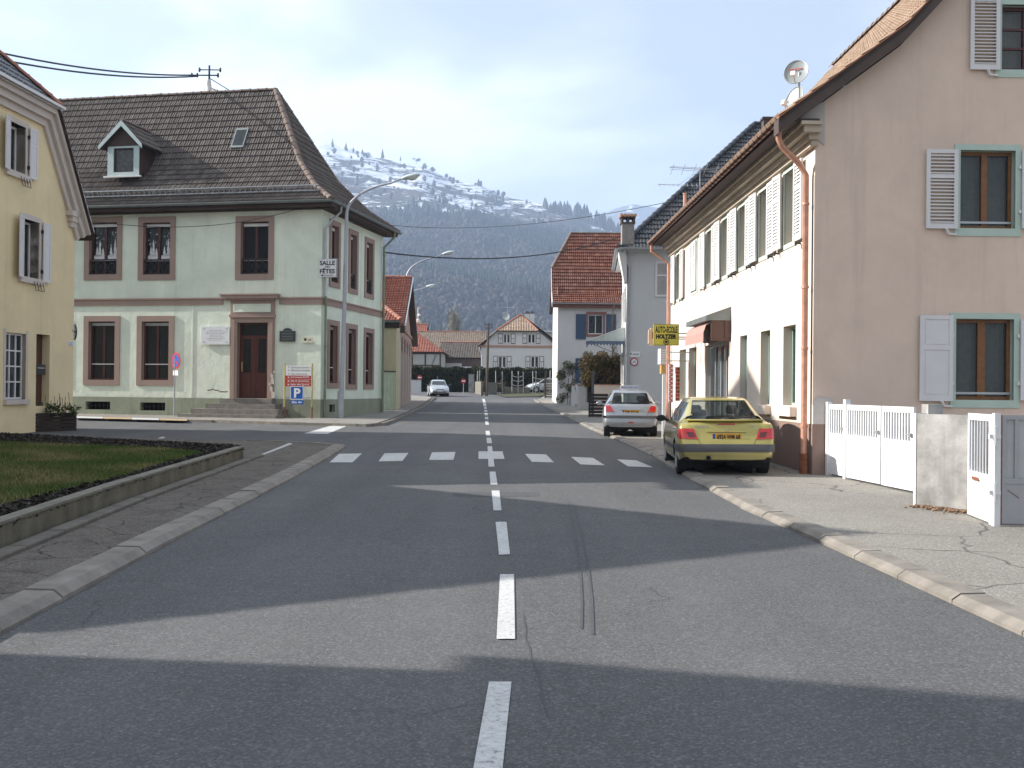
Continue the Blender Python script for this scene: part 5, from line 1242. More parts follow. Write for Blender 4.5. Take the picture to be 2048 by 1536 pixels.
# roof slopes with a kick at the eaves
dA = -(-(gv + .12)); 
prof = [(0, zg2 + .02), (gv + .12 + A1[0], A1[1] + .30), (gv + .12 + GWd / 2, apex[1] + .30)]
prof[0] = (0, prof[1][1] - s1_ * (gv + .12 + A1[0]))
tiles(kh, ks.pt(.32, 0, gv + .12), rd, V((rd.y, -rd.x, 0)), prof, lambda d: 0, lambda d: KL + .6, .24, .36, M['tbrown'])
tiles(kh, ks.pt(.32, 0, gv + .12) + V((rd.y, -rd.x, 0)) * (GWd + 2 * (gv + .12)), rd, V((-rd.y, rd.x, 0)), prof, lambda d: 0, lambda d: KL + .6, .48, .72, M['tbrown'], nseg=2)
ridge(kh, kg_.pt(apex[0], apex[1] + .36, .32), kg_.pt(apex[0], apex[1] + .36, -KL - .3), M['ridge'], .4, .11)
b = MB(); e_ = MB(); pr2 = [(d - gv - .12, z) for d, z in prof]
for (a, za_), (c, zc_) in zip(pr2[:-1], pr2[1:]):
    for f in (1, -1):
        X = (lambda v: v) if f > 0 else (lambda v: GWd - v)
        b.hexa([kg_.pt(X(a), za_ - .28, .30), kg_.pt(X(c), zc_ - .28, .30), kg_.pt(X(c), zc_ - .28, -.02), kg_.pt(X(a), za_ - .28, -.02), kg_.pt(X(a), za_ - .02, .30), kg_.pt(X(c), zc_ - .02, .30), kg_.pt(X(c), zc_ - .02, -.02), kg_.pt(X(a), za_ - .02, -.02)])
        e_.hexa([kg_.pt(X(a), za_ - .018, .335), kg_.pt(X(c), zc_ - .018, .335), kg_.pt(X(c), zc_ - .018, .22), kg_.pt(X(a), za_ - .018, .22), kg_.pt(X(a), za_ + .012, .335), kg_.pt(X(c), zc_ + .012, .335), kg_.pt(X(c), zc_ + .012, .22), kg_.pt(X(a), za_ + .012, .22)])
b.build('verge_board', M['verge'], kh); e_.build('verge_tile_edge', plain('orange_tile_edge', (.42, .17, .09), .7), kh)
b = MB(); q0, q1 = kg_.pt(GWd, 0), kg_.pt(GWd, 0) + rd * KL; b.poly([q0 + Z * zg_, q1 + Z * zg_, q1 + Z * (zw0), q0 + Z * zw0])
b.poly([kg_.pt(s, z) + rd * KL for s, z in outl]); b.build('wall', M['cream'], kh)
# satellite dishes on poles
def dish(label, c, nrm, rad, base, arm_to, logo=True, stretch=1.1):
    t = thing('satellite_dish', label, 'satellite dish', base, None); c = V(c); nrm = V(nrm).normalized()
    x = nrm.cross(Z).normalized(); y = x.cross(nrm); rows = []
    for k in range(7):
        r = rad * k / 6; dp = .16 * rad * (1 - (k / 6) ** 2) * 1.2
        rows.append([c + (x * math.cos(a) + y * math.sin(a) * stretch) * r - nrm * dp for a in np.linspace(0, 2 * math.pi, 33)[:-1]])
    b = MB(); b.grid(rows, close=True); o = b.build('reflector', plain('dish_grey', (.31, .34, .335), .32, .2, var=.03), t, smooth=True)
    b = MB(); b.tube([p + nrm * .005 for p in rows[-1]] + [rows[-1][0]], .012, 5, False); b.build('rim', M['greymetal'], t)
    MB().tube([base, V((base[0], base[1], c.z))], .022, 8).build('pole', M['greymetal'], t)
    f = c + nrm * rad * .9 - y * rad * .75 + x * 0; b = MB(); b.tube([c - y * rad * 1.05, f], .012, 6); b.build('feed_arm', M['greymetal'], t)
    b = MB(); b.tube([f, f + (c - f).normalized() * .11], [.035, .03], 10); b.hexa([f + q * .045 for q in (-x - y - nrm, x - y - nrm, x - y + nrm, -x - y + nrm, -x + y - nrm, x + y - nrm, x + y + nrm, -x + y + nrm)]); b.build('receiver', M['white'], t)
    if logo:
        lf = Fr((0, 0), (1, 0)); lf.O = c - nrm * .10 * rad + nrm * .02; lf.u = -x if x.x < 0 else x; 
        b = MB(); u_ = lf.u; cc = c - nrm * rad * .12 + y * rad * .32
        for i in range(5): b.hexa([cc + u_ * (-.14 + i * .055) + q for q in (-y * .012 + nrm * .015, u_ * .04 - y * .012 + nrm * .015, u_ * .04 - y * .012 + nrm * .012, -y * .012 + nrm * .012, y * .012 + nrm * .015, u_ * .04 + y * .012 + nrm * .015, u_ * .04 + y * .012 + nrm * .012, y * .012 + nrm * .012)])
        b.build('logo', REDB, t)
    return t
d1 = P(1592, 144, 20.6); dish('larger round grey satellite dish standing clear on a thin pole above the gutter', d1, (-.45, -.86, .28), .235, P(1598, 208, 20.6), None)
d2 = P(1588, 199, 21.6); dish('lower satellite dish half hidden by the roof edge, facing the street', d2, (-.83, -.45, .30), .25, P(1600, 238, 21.6), None, False, 1.15)

# signs along the street wall
sgf = Fr(ks.pt(-KL + 2.6, 0, .25), (1, .0))
def fpx(depth_s, out): return Fr(ks.pt(depth_s, 0, 0), kg_.u)
sf = Fr(ks.pt(-KL + 5.6, 0, 0), kg_.u)
s0, s1, z0, z1 = sf.box(1308, 649, 1357, 690)
t = thing('sign', 'yellow AUTO-ECOLE HOLTZER sign with a black ring emblem, hung out from the wall', 'sign', sf.pt((s0 + s1) / 2, z0))
MB().fbox(sf, s0, s1, z0, z1, -.08, 0).build('sign_board', YEL, t); b = MB(); b.ftube(sf, s0 - .01, s1 + .01, z0 - .01, z1 + .01, .012, .018, .1); b.build('frame', plain('sign_edge', (.35, .33, .08), .5), t)
W_, H_ = s1 - s0, z1 - z0; cx = (s0 + s1) / 2
text(t, 'AUTO-ECOLE', sf, cx, z1 - H_ * .25, H_ * .42, BLK, .004, 1, .008, width=W_ * .90); text(t, 'HOLTZER', sf, cx, z1 - H_ * .585, H_ * .27, BLK, .004, 1, .010, width=W_ * .84)
b = MB(); b.tube([sf.pt(cx + math.cos(a) * H_ * .125, z0 + H_ * .15 + math.sin(a) * H_ * .125, .006) for a in np.linspace(0, 2 * math.pi, 17)], .010, 5, False); b.disc(sf.pt(cx, z0 + H_ * .15, .003), sf.n, H_ * .07, 12); b.build('ring_emblem', BLK, t)
b = MB()
for z in (z1 - H_ * .42, z1 - H_ * .70): b.bar(sf.pt(s1, z, -.04), sf.pt(.02, z, -.04), .03)
b.bar(sf.pt(s1 + (0 - s1) * .9, z1 - .3, -.04), sf.pt(s1 + (0 - s1) * .85, z0 - .5, -.04), .012); b.build('bracket', M['greymetal'], t)
sf2 = Fr(ks.pt(-KL + 4.2, 0, 0), kg_.u); s0, s1, z0, z1 = sf2.box(1297, 656, 1330, 691)
t = thing('sign', 'cream shop sign with rounded corners half hidden behind the yellow driving school sign', 'sign', sf2.pt((s0 + s1) / 2, z0))
crs = plain('cream_plastic', (.68, .50, .36), .5); b = MB(); b.fbox(sf2, s0 + .05, s1, z0, z1, -.1, 0); b.fbox(sf2, s0, s0 + .05, z0 + .05, z1 - .05, -.1, 0); b.build('sign_box', crs, t)
b = MB(); b.fbox(sf2, s0 + .1, s0 + .2, z0 + .2, z1 - .12, 0, .004); b.fbox(sf2, s0 + .26, s0 + .33, z0 + .24, z0 + .38, 0, .004); b.build('mark', plain('brick_red', (.35, .1, .05), .6), t)
b = MB(); b.bar(sf2.pt(s1, (z0 + z1) / 2, -.05), sf2.pt(0, (z0 + z1) / 2, -.05), .04); b.build('bracket', M['greymetal'], t)
sf3 = Fr(ks.pt(-KL + 3.6, 0, 0), kg_.u); s0, s1, z0, z1 = sf3.box(1321, 697, 1333, 728)
t = thing('sign', 'narrow white notice box above the white post under the yellow sign', 'sign', sf3.pt((s0 + s1) / 2, z0))
MB().fbox(sf3, s0, s1, z0, z1, -.5, 0).build('sign_box', WHT, t)
b = MB()
for i in range(6): b.fbox(sf3, s0 + .02, s1 - .02, z0 + .08 + i * .07, z0 + .10 + i * .07, 0, .004)
b.build('print', gtxt, t)
b = MB(); b.fbox(sf3, s0 + .03, s1 - .03, z0 - .28, z0 - .02, -.3, -.03); b.build('lower_box', plain('ochre_box', (.55, .34, .12), .5), t)
MB().fbox(sf3, s1 - .10, s1 + .0, g(sf3.O.y), z0 - .28, -.12, -.03).build('post', WHT, t)
b = MB(); b.bar(sf3.pt(s1, z1 - .1, -.2), sf3.pt(0, z1 - .1, -.2), .03); b.bar(sf3.pt(s1, z0 + .1, -.2), sf3.pt(0, z0 + .1, -.2), .03); b.build('bracket', M['greymetal'], t)
# vertical tobacconist style board and the rack of red pigeonholes by the far windows
sf4 = Fr(ks.pt(-KL + 2.4, 0, 0), kg_.u); s0, s1, z0, z1 = sf4.box(1337, 728, 1347, 805)
t = thing('sign', 'tall narrow white board with a red zigzag of letters by the downpipe', 'sign', sf4.pt((s0 + s1) / 2, z0))
MB().fbox(sf4, s0, s1, z0, z1, -.05, 0).build('board', WHT, t)
b = MB(); n = 9; W_ = s1 - s0
for i in range(n):
    za_ = z0 + (z1 - z0) * (i + .1) / n; zb_ = z0 + (z1 - z0) * (i + .9) / n; zm_ = (za_ + zb_) / 2
    b.bar(sf4.pt(s0 + W_ * .2, za_, .004), sf4.pt(s0 + W_ * .8, zm_, .004), .035, .004, sf4.n); b.bar(sf4.pt(s0 + W_ * .8, zm_, .004), sf4.pt(s0 + W_ * .2, zb_, .004), .035, .004, sf4.n)
b.build('red_lettering', REDB, t); MB().fbox(sf4, s0 + .06, s1 - .06, g(sf4.O.y) - .05, z0, -.05, 0).build('post', dkb, t)
sf5 = Fr(ks.pt(-KL + 3.3, 0, 0), kg_.u); s0, s1, z0, z1 = sf5.box(1351, 734, 1360, 802)
t = thing('display_rack', 'narrow wooden wall rack with small red compartments beside the far ground floor window', 'rack', sf5.pt((s0 + s1) / 2, z0))
MB().fbox(sf5, s0, s1, z0, z1, -.1, 0).build('frame', plain('pale_wood', (.55, .4, .25), .6), t)
n = 9
for i in range(n):
    for k in range(2):
        a = s0 + (s1 - s0) * (.1 + .42 * k); MB().fbox(sf5, a, a + (s1 - s0) * .36, z0 + (z1 - z0) * (i + .12) / n, z0 + (z1 - z0) * (i + .88) / n, -.02, .006).build('compartment', RED if (i + k) % 3 else M['brown'], t)
# ================================================================== gates and wall on the right
gA = G(1657, 950, .05); gB = G(1830, 988, .05)
gA = V((gA.x, gA.y, 0)); gB = V((gB.x, gB.y, 0)); gd = (gB - gA).normalized(); gL = (gB - gA).length
gt = Fr(gA, gd)                     # outward is towards the street
zt_ = gt.sz(1657, 808)[1]; zb_ = g(gA.y) + .05
t = thing('gate', 'white three leaf metal gate with vertical bars above solid panels', 'gate', (gA.x, gA.y, zb_))
whg = plain('white_gate_paint', (0.74, 0.75, 0.76), .35, var=.03, streak=.15, dirt=(.5, .42, .35))
cuts = [0, gt.sz(1693, 900)[0], gt.sz(1764, 900)[0], gL]
def zg3(s): return g((gA + gd * s).y) + .07
mid = gt.sz(1657, 871)[1]
for i in range(3):
    a, c = cuts[i] + .02, cuts[i + 1] - .02; b = MB(); b0 = zg3(c) + .02
    b.fbox(gt, a, a + .07, b0, zt_, -.02, .02); b.fbox(gt, c - .07, c, b0, zt_, -.02, .02); b.fbox(gt, a + .07, c - .07, zt_ - .09, zt_, -.019, .019); b.fbox(gt, a + .07, c - .07, mid - .04, mid + .05, -.019, .019); b.fbox(gt, a + .07, c - .07, b0, b0 + .22, -.019, .021)
    fr_ = b.build('leaf_frame', whg, t); MB().fbox(gt, a + .07, c - .07, b0 + .22, mid - .04, -.012, .008).build('panel', whg, t)
    n = max(4, int((c - a - .14) / .085)); me = box_mesh('gate_bar', .032, .02, zt_ - .09 - mid - .05, whg)
    for k in range(n): piece(me, 'bar', t, gt.mat(a + .07 + (c - a - .14) * (k + .5) / n, mid + .05, 0))
    b = MB(); b.fbox(gt, c - .10, c - .02, mid + .12, mid + .17, .02, .06); b.fbox(gt, c - .16, c - .03, mid + .14, mid + .16, .05, .065); b.build('handle', M['greymetal'], t)
for s in (0.0, cuts[1]):
    b = MB(); b.fbox(gt, s - .045, s + .045, zg3(s) - .06, zt_ + .04 + (.05 if s else 0), -.045, .045); b.build('post', whg, t)
# concrete wall piece
wA = G(1832, 1010, .05); wB = G(1940, 1024, .05)
wfr = Fr(wA, (wB.x - wA.x, wB.y - wA.y)); wl = math.hypot(wB.x - wA.x, wB.y - wA.y); zt2 = wfr.sz(1835, 828)[1]
t = thing('concrete_wall', 'short stained grey concrete wall pier between the two white gates', 'wall', (wA.x, wA.y, wA.z))
b = MB(); b.fbox(wfr, 0, wl, wA.z - .1, zt2, -.28, 0); o_ = b.build('wall', M['concrete'], t)
MB().fbox(wfr, -.035, 0, wA.z - .1, zt2 + .01, -.30, .012).build('painted_end', whg, t)
b = MB(); q = wfr.pt(0, 0); b.fbox(Fr(wfr.pt(.1, 0, -.28), kg_.u), -.12, .08, wA.z, zt2 + .13, -.22, 0); b.build('corner_post', M['concrete'], t)
rub = MB(); rr = random.Random(2)
for i in range(420):
    s = rr.uniform(.1, wl + .6); o = abs(rr.gauss(0, .14)) + .01; k = rr.uniform(.006, .024); p = wfr.pt(s, g(wA.y) + .052, o)
    rub.hexa([p + V((rr.uniform(-1, 1) * k + dx * k, rr.uniform(-.4, .4) * k + dy * k, dz * k)) for dz in (0, 1) for dx, dy in ((-1, -1), (1, -1), (1, 1), (-1, 1))])
M['rub'] = plain('leaf_litter', (.22, .14, .09), .9, var=.7, scale=30)
rub.build('leaf_litter', M['rub'], None, None, kind='stuff')
# open white gate leaf and the grey gate beyond
l0 = G(1938, 1030, .05); l1 = G(1986, 1050, .05); lf = Fr(l0, (l1.x - l0.x, l1.y - l0.y)); ll = math.hypot(l1.x - l0.x, l1.y - l0.y) ; zt3 = lf.sz(1940, 826)[1]; zb3 = l1.z + .02
t = thing('gate', 'narrow white barred gate leaf standing open past the concrete wall', 'gate', (l0.x, l0.y, l0.z))
b = MB(); m3 = lf.sz(1960, 952)[1]
b.fbox(lf, 0, .06, zb3, zt3, -.02, .02); b.fbox(lf, ll - .09, ll, zb3 - .04, zt3, -.02, .02); b.fbox(lf, .06, ll - .09, zt3 - .08, zt3, -.019, .019); b.fbox(lf, .06, ll - .09, m3 - .04, m3 + .04, -.019, .019); b.fbox(lf, .06, ll - .09, zb3, zb3 + .06, -.019, .019)
b.build('leaf_frame', whg, t); MB().fbox(lf, .06, ll - .09, zb3 + .06, m3 - .04, -.01, .008).build('panel', whg, t)
me = box_mesh('gate_bar2', .018, .018, zt3 - .08 - m3 - .04, whg); n = 7
for k in range(n): piece(me, 'bar', t, lf.mat(.06 + (ll - .15) * (k + .5) / n, m3 + .04, 0))
b = MB()
for z in (m3 - .03, m3 - .05): b.fbox(lf, .2, .45, z - .01, z + .01, .02, .028)
b.build('rust_stain', M['rust'], t)
# grey gate facing the street, hung from a white post
p0 = G(2001, 1052, .05); gf2 = Fr(p0, (1, -.02)); zt4 = gf2.sz(2010, 830)[1]; zb4 = p0.z + .03; m4_ = gf2.sz(2010, 962)[1]
t = thing('gate', 'grey painted metal gate with rust streaks and a white hinge post', 'gate', (p0.x, p0.y, p0.z))
gry = plain('grey_gate_paint', (0.36, 0.37, 0.39), .45, var=.06, streak=.35, dirt=(.28, .16, .1))
b = MB(); b.fbox(gf2, -.09, -.02, p0.z - .02, zt4 + .02, -.03, .04); b.build('post', whg, t); b = MB(); b.fbox(gf2, -.03, .0, p0.z + .02, zt4, -.02, .03); b.build('rusty_edge', M['rust'], t)
for (w0, w1) in ((.0, 1.5), (1.53, 3.0)):
    b = MB(); b.ftube(gf2, w0, w1, zb4, zt4, .02, .05, .04); b.fbox(gf2, w0 + .05, w1 - .05, m4_ - .03, m4_ + .03, -.018, .019); b.build('leaf_frame', gry, t)
    MB().fbox(gf2, w0 + .05, w1 - .05, zb4 + .05, m4_ - .03, -.01, .01).build('panel', gry, t); MB().fbox(gf2, w0 + .05, w1 - .05, m4_ + .03, zt4 - .05, -.015, -.008).build('back_plate', plain('translucent_sheet', (.42, .43, .44), .4, var=.06), t)
    me = box_mesh('gate_bar3', .04, .022, zt4 - .05 - m4_ - .03, gry)
    for k in range(6): piece(me, 'bar', t, gf2.mat(w0 + .17 + k * .225, m4_ + .03, .005))
b = MB()
for z in (zb4 + .25, zt4 - .35): b.tube([gf2.pt(-.10, z, .06), gf2.pt(-.10, z + .22, .06)], .022, 8); b.fbox(gf2, -.16, -.03, z + .08, z + .13, .03, .07)
b.build('hinge', whg, t)
b = MB(); b.bar(gf2.pt(.07, m4_ - .10, .012), gf2.pt(.2, m4_ - .19, .012), .012, .004); b.build('rust_stain', M['rust'], t)

# ================================================================== the grey white house with the dark tiled roof
c7 = G(1252, 838, .05); u7 = V((math.cos(R(-1.5)), math.sin(R(-1.5)), 0)); c7 = V((c7.x, c7.y, 0))
f7 = Fr(c7, u7); sd = V((math.sin(R(4.4)), math.cos(R(4.4)), 0)); s7 = Fr(c7, -sd)
h7 = thing('grey_house', 'pale grey rendered house with dark pantile hip roof and tall brick chimney', 'house', (c7.x, c7.y, g(c7.y)))
L7, W7 = 7.6, 15.0; zE7 = f7.sz(1300, 500)[1]; zg7 = g(c7.y) - .3
wn = f7.box(1314, 527, 1372, 590)
wall('wall', f7, [(0, zg7), (W7, zg7), (W7, zE7), (0, zE7)], [], M['greywall'], h7)
# boarded window
b = MB(); b.ftube(f7, wn[0] - .08, wn[1], wn[2] - .08, wn[3] + .08, .05, .09, .06); b.fbox(f7, wn[0], wn[1] - .09, (wn[2] + wn[3]) / 2 + .12, (wn[2] + wn[3]) / 2 + .20, 0, .05); w_ = b.build('blind_window', M['whitewall'], h7)
b = MB(); b.fbox(f7, wn[0], wn[1] - .08, wn[2], wn[3], 0, .02); b.build('closed_shutter', plain('grey_shutter', (.36, .34, .34), .6), w_)
wst = [(-6.2, -5.2, 1.6 + g(45), 3.1 + g(45)), (-3.0, -1.9, 4.4 + g(45), 6.0 + g(45)), (-6.2, -5.2, 4.4 + g(45), 6.0 + g(45)), (-2.9, -1.9, g(45) + .1, 2.3 + g(45))]
wall('wall', s7, [(-L7, zg7), (0, zg7), (0, zE7), (-L7, zE7)], wst, M['whitewall'], h7, .15)
for h in wst: window(h7, s7, h, M['white'], .13, .06, 2)
for h in wst[:3]:
    shutter(h7, s7, h[1] + .02, h[1] + .5, h[2], h[3], M['white'], 'louvre', .03); shutter(h7, s7, h[0] - .5, h[0] - .02, h[2], h[3], M['white'], 'louvre', .03)
b = MB(); pA, pB = f7.pt(W7, 0), s7.pt(-L7, 0); pC = pB + u7 * W7
for p, q in ((pA, pC), (pC, pB)): b.poly([V((p.x, p.y, zg7)), V((q.x, q.y, zg7)), V((q.x, q.y, zE7)), V((p.x, p.y, zE7))])
b.build('wall', M['greywall'], h7)
ov = .38; e7 = f7.pt(-ov, 0, ov); D7 = 7.2
zr7 = P(1533, 250, (e7 + u7 * D7 - f7.n * D7).y).z
pr7 = [(0, zE7 + .02), (D7, zr7)]
L7r = 2 * D7
tiles(h7, e7, u7, -f7.n, pr7, lambda d: d, lambda d: W7 + 2, .30, .34, M['tdark'], amp=.05, lift=.045)
tiles(h7, e7, sd, f7.u, pr7, lambda d: d, lambda d: max(d, L7 + .76 if d < 4.5 else 12 - d * .2), .30, .34, M['tdark'], amp=.05, lift=.045, nseg=2)
ridge(h7, e7 + Z * (zE7 + .08), e7 + u7 * D7 - f7.n * D7 + Z * (zr7 + .08), M['tdark'], .42, .13)
ridge(h7, e7 + u7 * D7 - f7.n * D7 + Z * (zr7 + .08), e7 + u7 * (W7) - f7.n * D7 + Z * (zr7 + .08), M['tdark'], .42, .13)
tiles(h7, e7 - f7.n * 2 * D7, u7, f7.n, pr7, lambda d: d + 2.0 * (1 - d / D7), lambda d: W7 + 2, .6, .68, M['tdark'], nseg=2)
gutter(h7, f7.pt(-ov, zE7 + .02, ov + .08), f7.pt(W7, zE7 + .02, ov + .08), M['greymetal'], .09); gutter(h7, s7.pt(ov, zE7 + .02, ov + .08), s7.pt(-L7, zE7 + .02, ov + .08), M['greymetal'], .09)
b = MB(); b.fbox(f7, -ov, W7, zE7 - .12, zE7 - .04, 0, ov - .02); b.fbox(s7, -L7, ov, zE7 - .12, zE7 - .045, 0, ov - .022); b.build('soffit', M['greywall'], h7)
pipe(h7, [f7.pt(-.2, zE7 - .03, ov + .08), f7.pt(-.1, zE7 - .3, ov), f7.pt(.07, zE7 - .8, .09), f7.pt(.07, g(c7.y), .09)], M['greymetal'], .05)
b = MB(); b.hexa([s7.pt(0.3, zE7 - .1, .05), s7.pt(-1.2, zE7 - .1, .05), s7.pt(-1.2, zE7 - .1, .4), s7.pt(.3, zE7 - .1, .4), s7.pt(0.1, zE7 - 1.4, .02), s7.pt(-1, zE7 - 1.4, .02), s7.pt(-1, zE7 - 1.4, .12), s7.pt(.1, zE7 - 1.4, .12)]); b.build('eaves_bracket', M['whitewall'], h7)
# chimney with tiled cowl
cq = P(1255, 470, 43.2); b = MB(); w_ = .25; zct = P(1255, 449, 43.2).z; zcb = P(1255, 489, 43.2).z
b.box(cq.x - w_, cq.x + w_, 43.2 - w_, 43.2 + w_, zcb, zct); ch = b.build('chimney', plain('grey_brick', (.26, .24, .23), .9, var=.2, scale=9), h7)
b = MB(); b.box(cq.x - w_ - .04, cq.x + w_ + .04, 43.2 - w_ - .04, 43.2 + w_ + .04, zct, zct + .06)
for dx in (-1, 0, 1): b.box(cq.x + dx * .24 - .045, cq.x + dx * .24 + .045, 43.2 - w_, 43.2 + w_, zct + .06, zct + .24)
b.box(cq.x - w_ - .06, cq.x + w_ + .06, 43.2 - w_ - .06, 43.2 + w_ + .06, zct + .24, zct + .30); b.build('cowl_piers', M['verge'], ch)
b = MB()
for dx in np.linspace(-.28, .28, 5): b.tube([(cq.x + dx, 43.2 - .34, zct + .34), (cq.x + dx, 43.2 + .34, zct + .34)], .07, 8)
b.build('cowl_tiles', plain('cowl_clay', (.50, .28, .18), .8), ch)
cq = P(1535, 247, 47.6); zct = P(1535, 236, 47.6).z; b = MB(); b.box(cq.x - .22, cq.x + .22, 47.4, 47.85, zct - 1.2, zct); b.box(cq.x - .28, cq.x + .28, 47.34, 47.9, zct - .1, zct); b.build('chimney', M['verge'], h7)
b = MB(); q1 = P(1370, 440, 42); q2 = P(1370, 388, 42); b.tube([q1, q2], .07, 8); b.tube([q2, q2 + Z * .03], .09, 8); b.build('vent_pipe', M['copper'], h7)
# aerial
ap = P(1400, 384, 37.5); at = P(1400, 334, 37.5)
t = thing('tv_aerial', 'rake shaped television aerial on a pole above the long house roof', 'aerial', ap)
MB().tube([ap - Z * .7, at], .02, 6).build('pole', M['greymetal'], t)
b = MB(); q = P(1400, 339, 37.5); b.bar(q - V((1.15, .3, 0)), q + V((.7, .2, .02)), .02)
for k in np.linspace(-1, .6, 5): b.bar(q + V((k, -.45, .1)), q + V((k, .45, -.1)), .012)
for dz in (-.05, .06): b.bar(q + V((-1.1, -.2, dz)), q + V((.9, .2, dz)), .012)
q = P(1366, 371, 37.5); b.bar(q - V((.9, 0, -.03)), V((ap.x, ap.y, q.z)), .018)
for k in np.linspace(-.85, .5, 9): b.bar(q + V((k, -.1, -.06)), q + V((k, .1, .09)), .014)
b.bar(V((ap.x, ap.y, at.z - .1)), q + V((-.2, 0, 0)), .012); b.build('elements', M['greymetal'], t)
# round restriction sign and small plate on the grey wall
s0, s1, z0, z1 = f7.box(1260.5, 716, 1276, 731.5)
t = thing('road_sign', 'round white sign with red ring fixed flat on the grey house wall', 'sign', f7.pt((s0 + s1) / 2, z0, .03)); c = f7.pt((s0 + s1) / 2, (z0 + z1) / 2, .05); r_ = (s1 - s0) / 2
MB().disc(c, f7.n, r_, 26, .03).build('sign_plate', REDB, t); MB().disc(c + f7.n * .004, f7.n, r_ * .76, 26, .001).build('white_field', WHT, t); text(t, '3,5t', f7, (s0 + s1) / 2, (z0 + z1) / 2, .12, BLK, .056, .8, .002)
t, s0, s1, z0, z1 = sign_board('signboard', 'small off white direction plate above the round sign on the grey house', 'sign', f7, (1258, 703, 1280, 714), .04, .03, WHT)
b = MB(); b.disc(f7.pt(s0 + .08, (z0 + z1) / 2 + .02, .043), f7.n, .035, 8); b.fbox(f7, s0 + .17, s1 - .05, (z0 + z1) / 2 - .01, (z0 + z1) / 2 + .02, .04, .043); b.build('emblem', BLK, t)
# glazed entrance canopy on its street wall
q0 = P(1247, 655, 46); cz0 = P(1220, 682, 45).z; cz1 = P(1235, 650, 46).z
t = thing('entrance_canopy', 'glass panelled entrance canopy with scalloped blue edge on the grey house', 'canopy', s7.pt(-4.5, cz0, .1))
A0, A1 = -2.4, -6.6; OUT = 1.75
gl = plain('frosted_canopy_glass', (.50, .56, .54), .25); bl = plain('canopy_blue', (.12, .17, .24), .5)
b = MB(); n = 4
for i in range(n):
    a, c = A0 + (A1 - A0) * i / n, A0 + (A1 - A0) * (i + 1) / n; MB().poly([s7.pt(a - .03, cz0 + .12, OUT), s7.pt(c + .03, cz0 + .12, OUT), s7.pt(c + .03, cz1, .02), s7.pt(a - .03, cz1, .02)]).build('pane', gl, t)
MB().poly([s7.pt(A0, cz0 + .12, OUT), s7.pt(A0, cz1, .02), s7.pt(A0, cz0 + .12, .02)]).build('pane', gl, t)
b = MB()
for i in range(n + 1): a = A0 + (A1 - A0) * i / n; b.bar(s7.pt(a, cz0 + .12, OUT), s7.pt(a, cz1, .02), .04)
for o in (OUT * .5,): b.bar(s7.pt(A0, cz0 + .12, o), s7.pt(A0, cz0 + .12 + (cz1 - cz0 - .12) * (1 - o / OUT), o), .03)
b.build('glazing_bar', M['white'], t)
b = MB(); b.bar(s7.pt(A0, cz0 + .06, OUT), s7.pt(A1, cz0 + .06, OUT), .05, .12); b.bar(s7.pt(A0, cz0 + .06, .02), s7.pt(A0, cz0 + .06, OUT), .05, .12)
for i in range(12): o = OUT * (i + .5) / 12; b.poly([s7.pt(A0 + .03, cz0, o - .07), s7.pt(A0 + .03, cz0, o + .07), s7.pt(A0 + .03, cz0 - .1, o)])
b.bar(s7.pt(A0 - .1, cz0, OUT * .85), s7.pt(A0 - .1, cz0 - .6, .05), .03); b.build('edge_trim', bl, t)

# ================================================================== the red roofed house
c6 = G(1114, 808, .05); f6 = Fr((c6.x, c6.y), (1, -.01)); zg6 = g(c6.y) - .3
h6 = thing('red_roofed_house', 'off white house with steep red beaver tail roof, half hip and blue shutters', 'house', (c6.x, c6.y, g(c6.y)))
zE6 = f6.sz(1150, 606)[1]; W6 = 9.0
wn = f6.box(1176, 630, 1206, 668); wn2 = (wn[0], wn[1], wn[2] - 2.9, wn[3] - 2.9)
wall('wall', f6, [(0, zg6), (W6, zg6), (W6, zE6), (0, zE6)], [wn, wn2], M['whitewall'], h6, .12)
b = MB(); l6 = Fr(f6.pt(0, 0, 0), (0, -1))
zt6 = f6.sz(1106, 529)[1]
D6 = 4.2; zr6 = P(1200, 468, c6.y + D6).z; dK6 = float(np.interp(zt6, [zE6 - .05, zE6 + .75, zr6], [0, 1.35, D6 + .35]))
b.poly([V((c6.x, c6.y, zg6)), V((c6.x, c6.y, zE6)), V((c6.x, c6.y + dK6 - .5, zt6 - .3)), V((c6.x, c6.y + 2 * D6 - dK6 + .5, zt6 - .3)), V((c6.x, c6.y + 2 * D6, zE6)), V((c6.x, c6.y + 2 * D6, zg6))])
b.poly([V((c6.x, c6.y + 2 * D6, zg6)), V((c6.x + W6, c6.y + 2 * D6, zg6)), V((c6.x + W6, c6.y + 2 * D6, zE6)), V((c6.x, c6.y + 2 * D6, zE6))]); b.build('wall', M['whitewall'], h6)
for h in (wn, wn2):
    window(h6, f6, h, M['white'], .1, .05, 2, (), M['netcurtain'], .05)
    b = MB(); b.fbox(f6, h[0] - .12, h[1] + .22, h[3] + .04, h[3] + .2, -.02, .08); b.fbox(f6, h[0] - .1, h[1] + .2, h[2] - .16, h[2] - .02, -.02, .08); b.fbox(f6, h[1], h[1] + .12, h[2], h[3], -.02, .03); b.fbox(f6, h[0] - .12, h[0], h[2], h[3], -.02, .03); b.build('window_surround', plain('red_sandstone', (.28, .12, .10), .8), h6)
    blu = plain('blue_shutter_paint', (.05, .09, .16), .5)
    shutter(h6, f6, h[0] - .80, h[0] - .14, h[2] - .35, h[3] + .05, blu, 'panel', .03); shutter(h6, f6, h[1] + .2, h[1] + .85, h[2] - .35, h[3] + .05, blu, 'panel', .03)
s_l = f6.sz(1106, 560, .35)[0]
pr6 = [(0, zE6 - .05), (.35 + 1.0, zE6 + .75), (D6 + .35, zr6)]
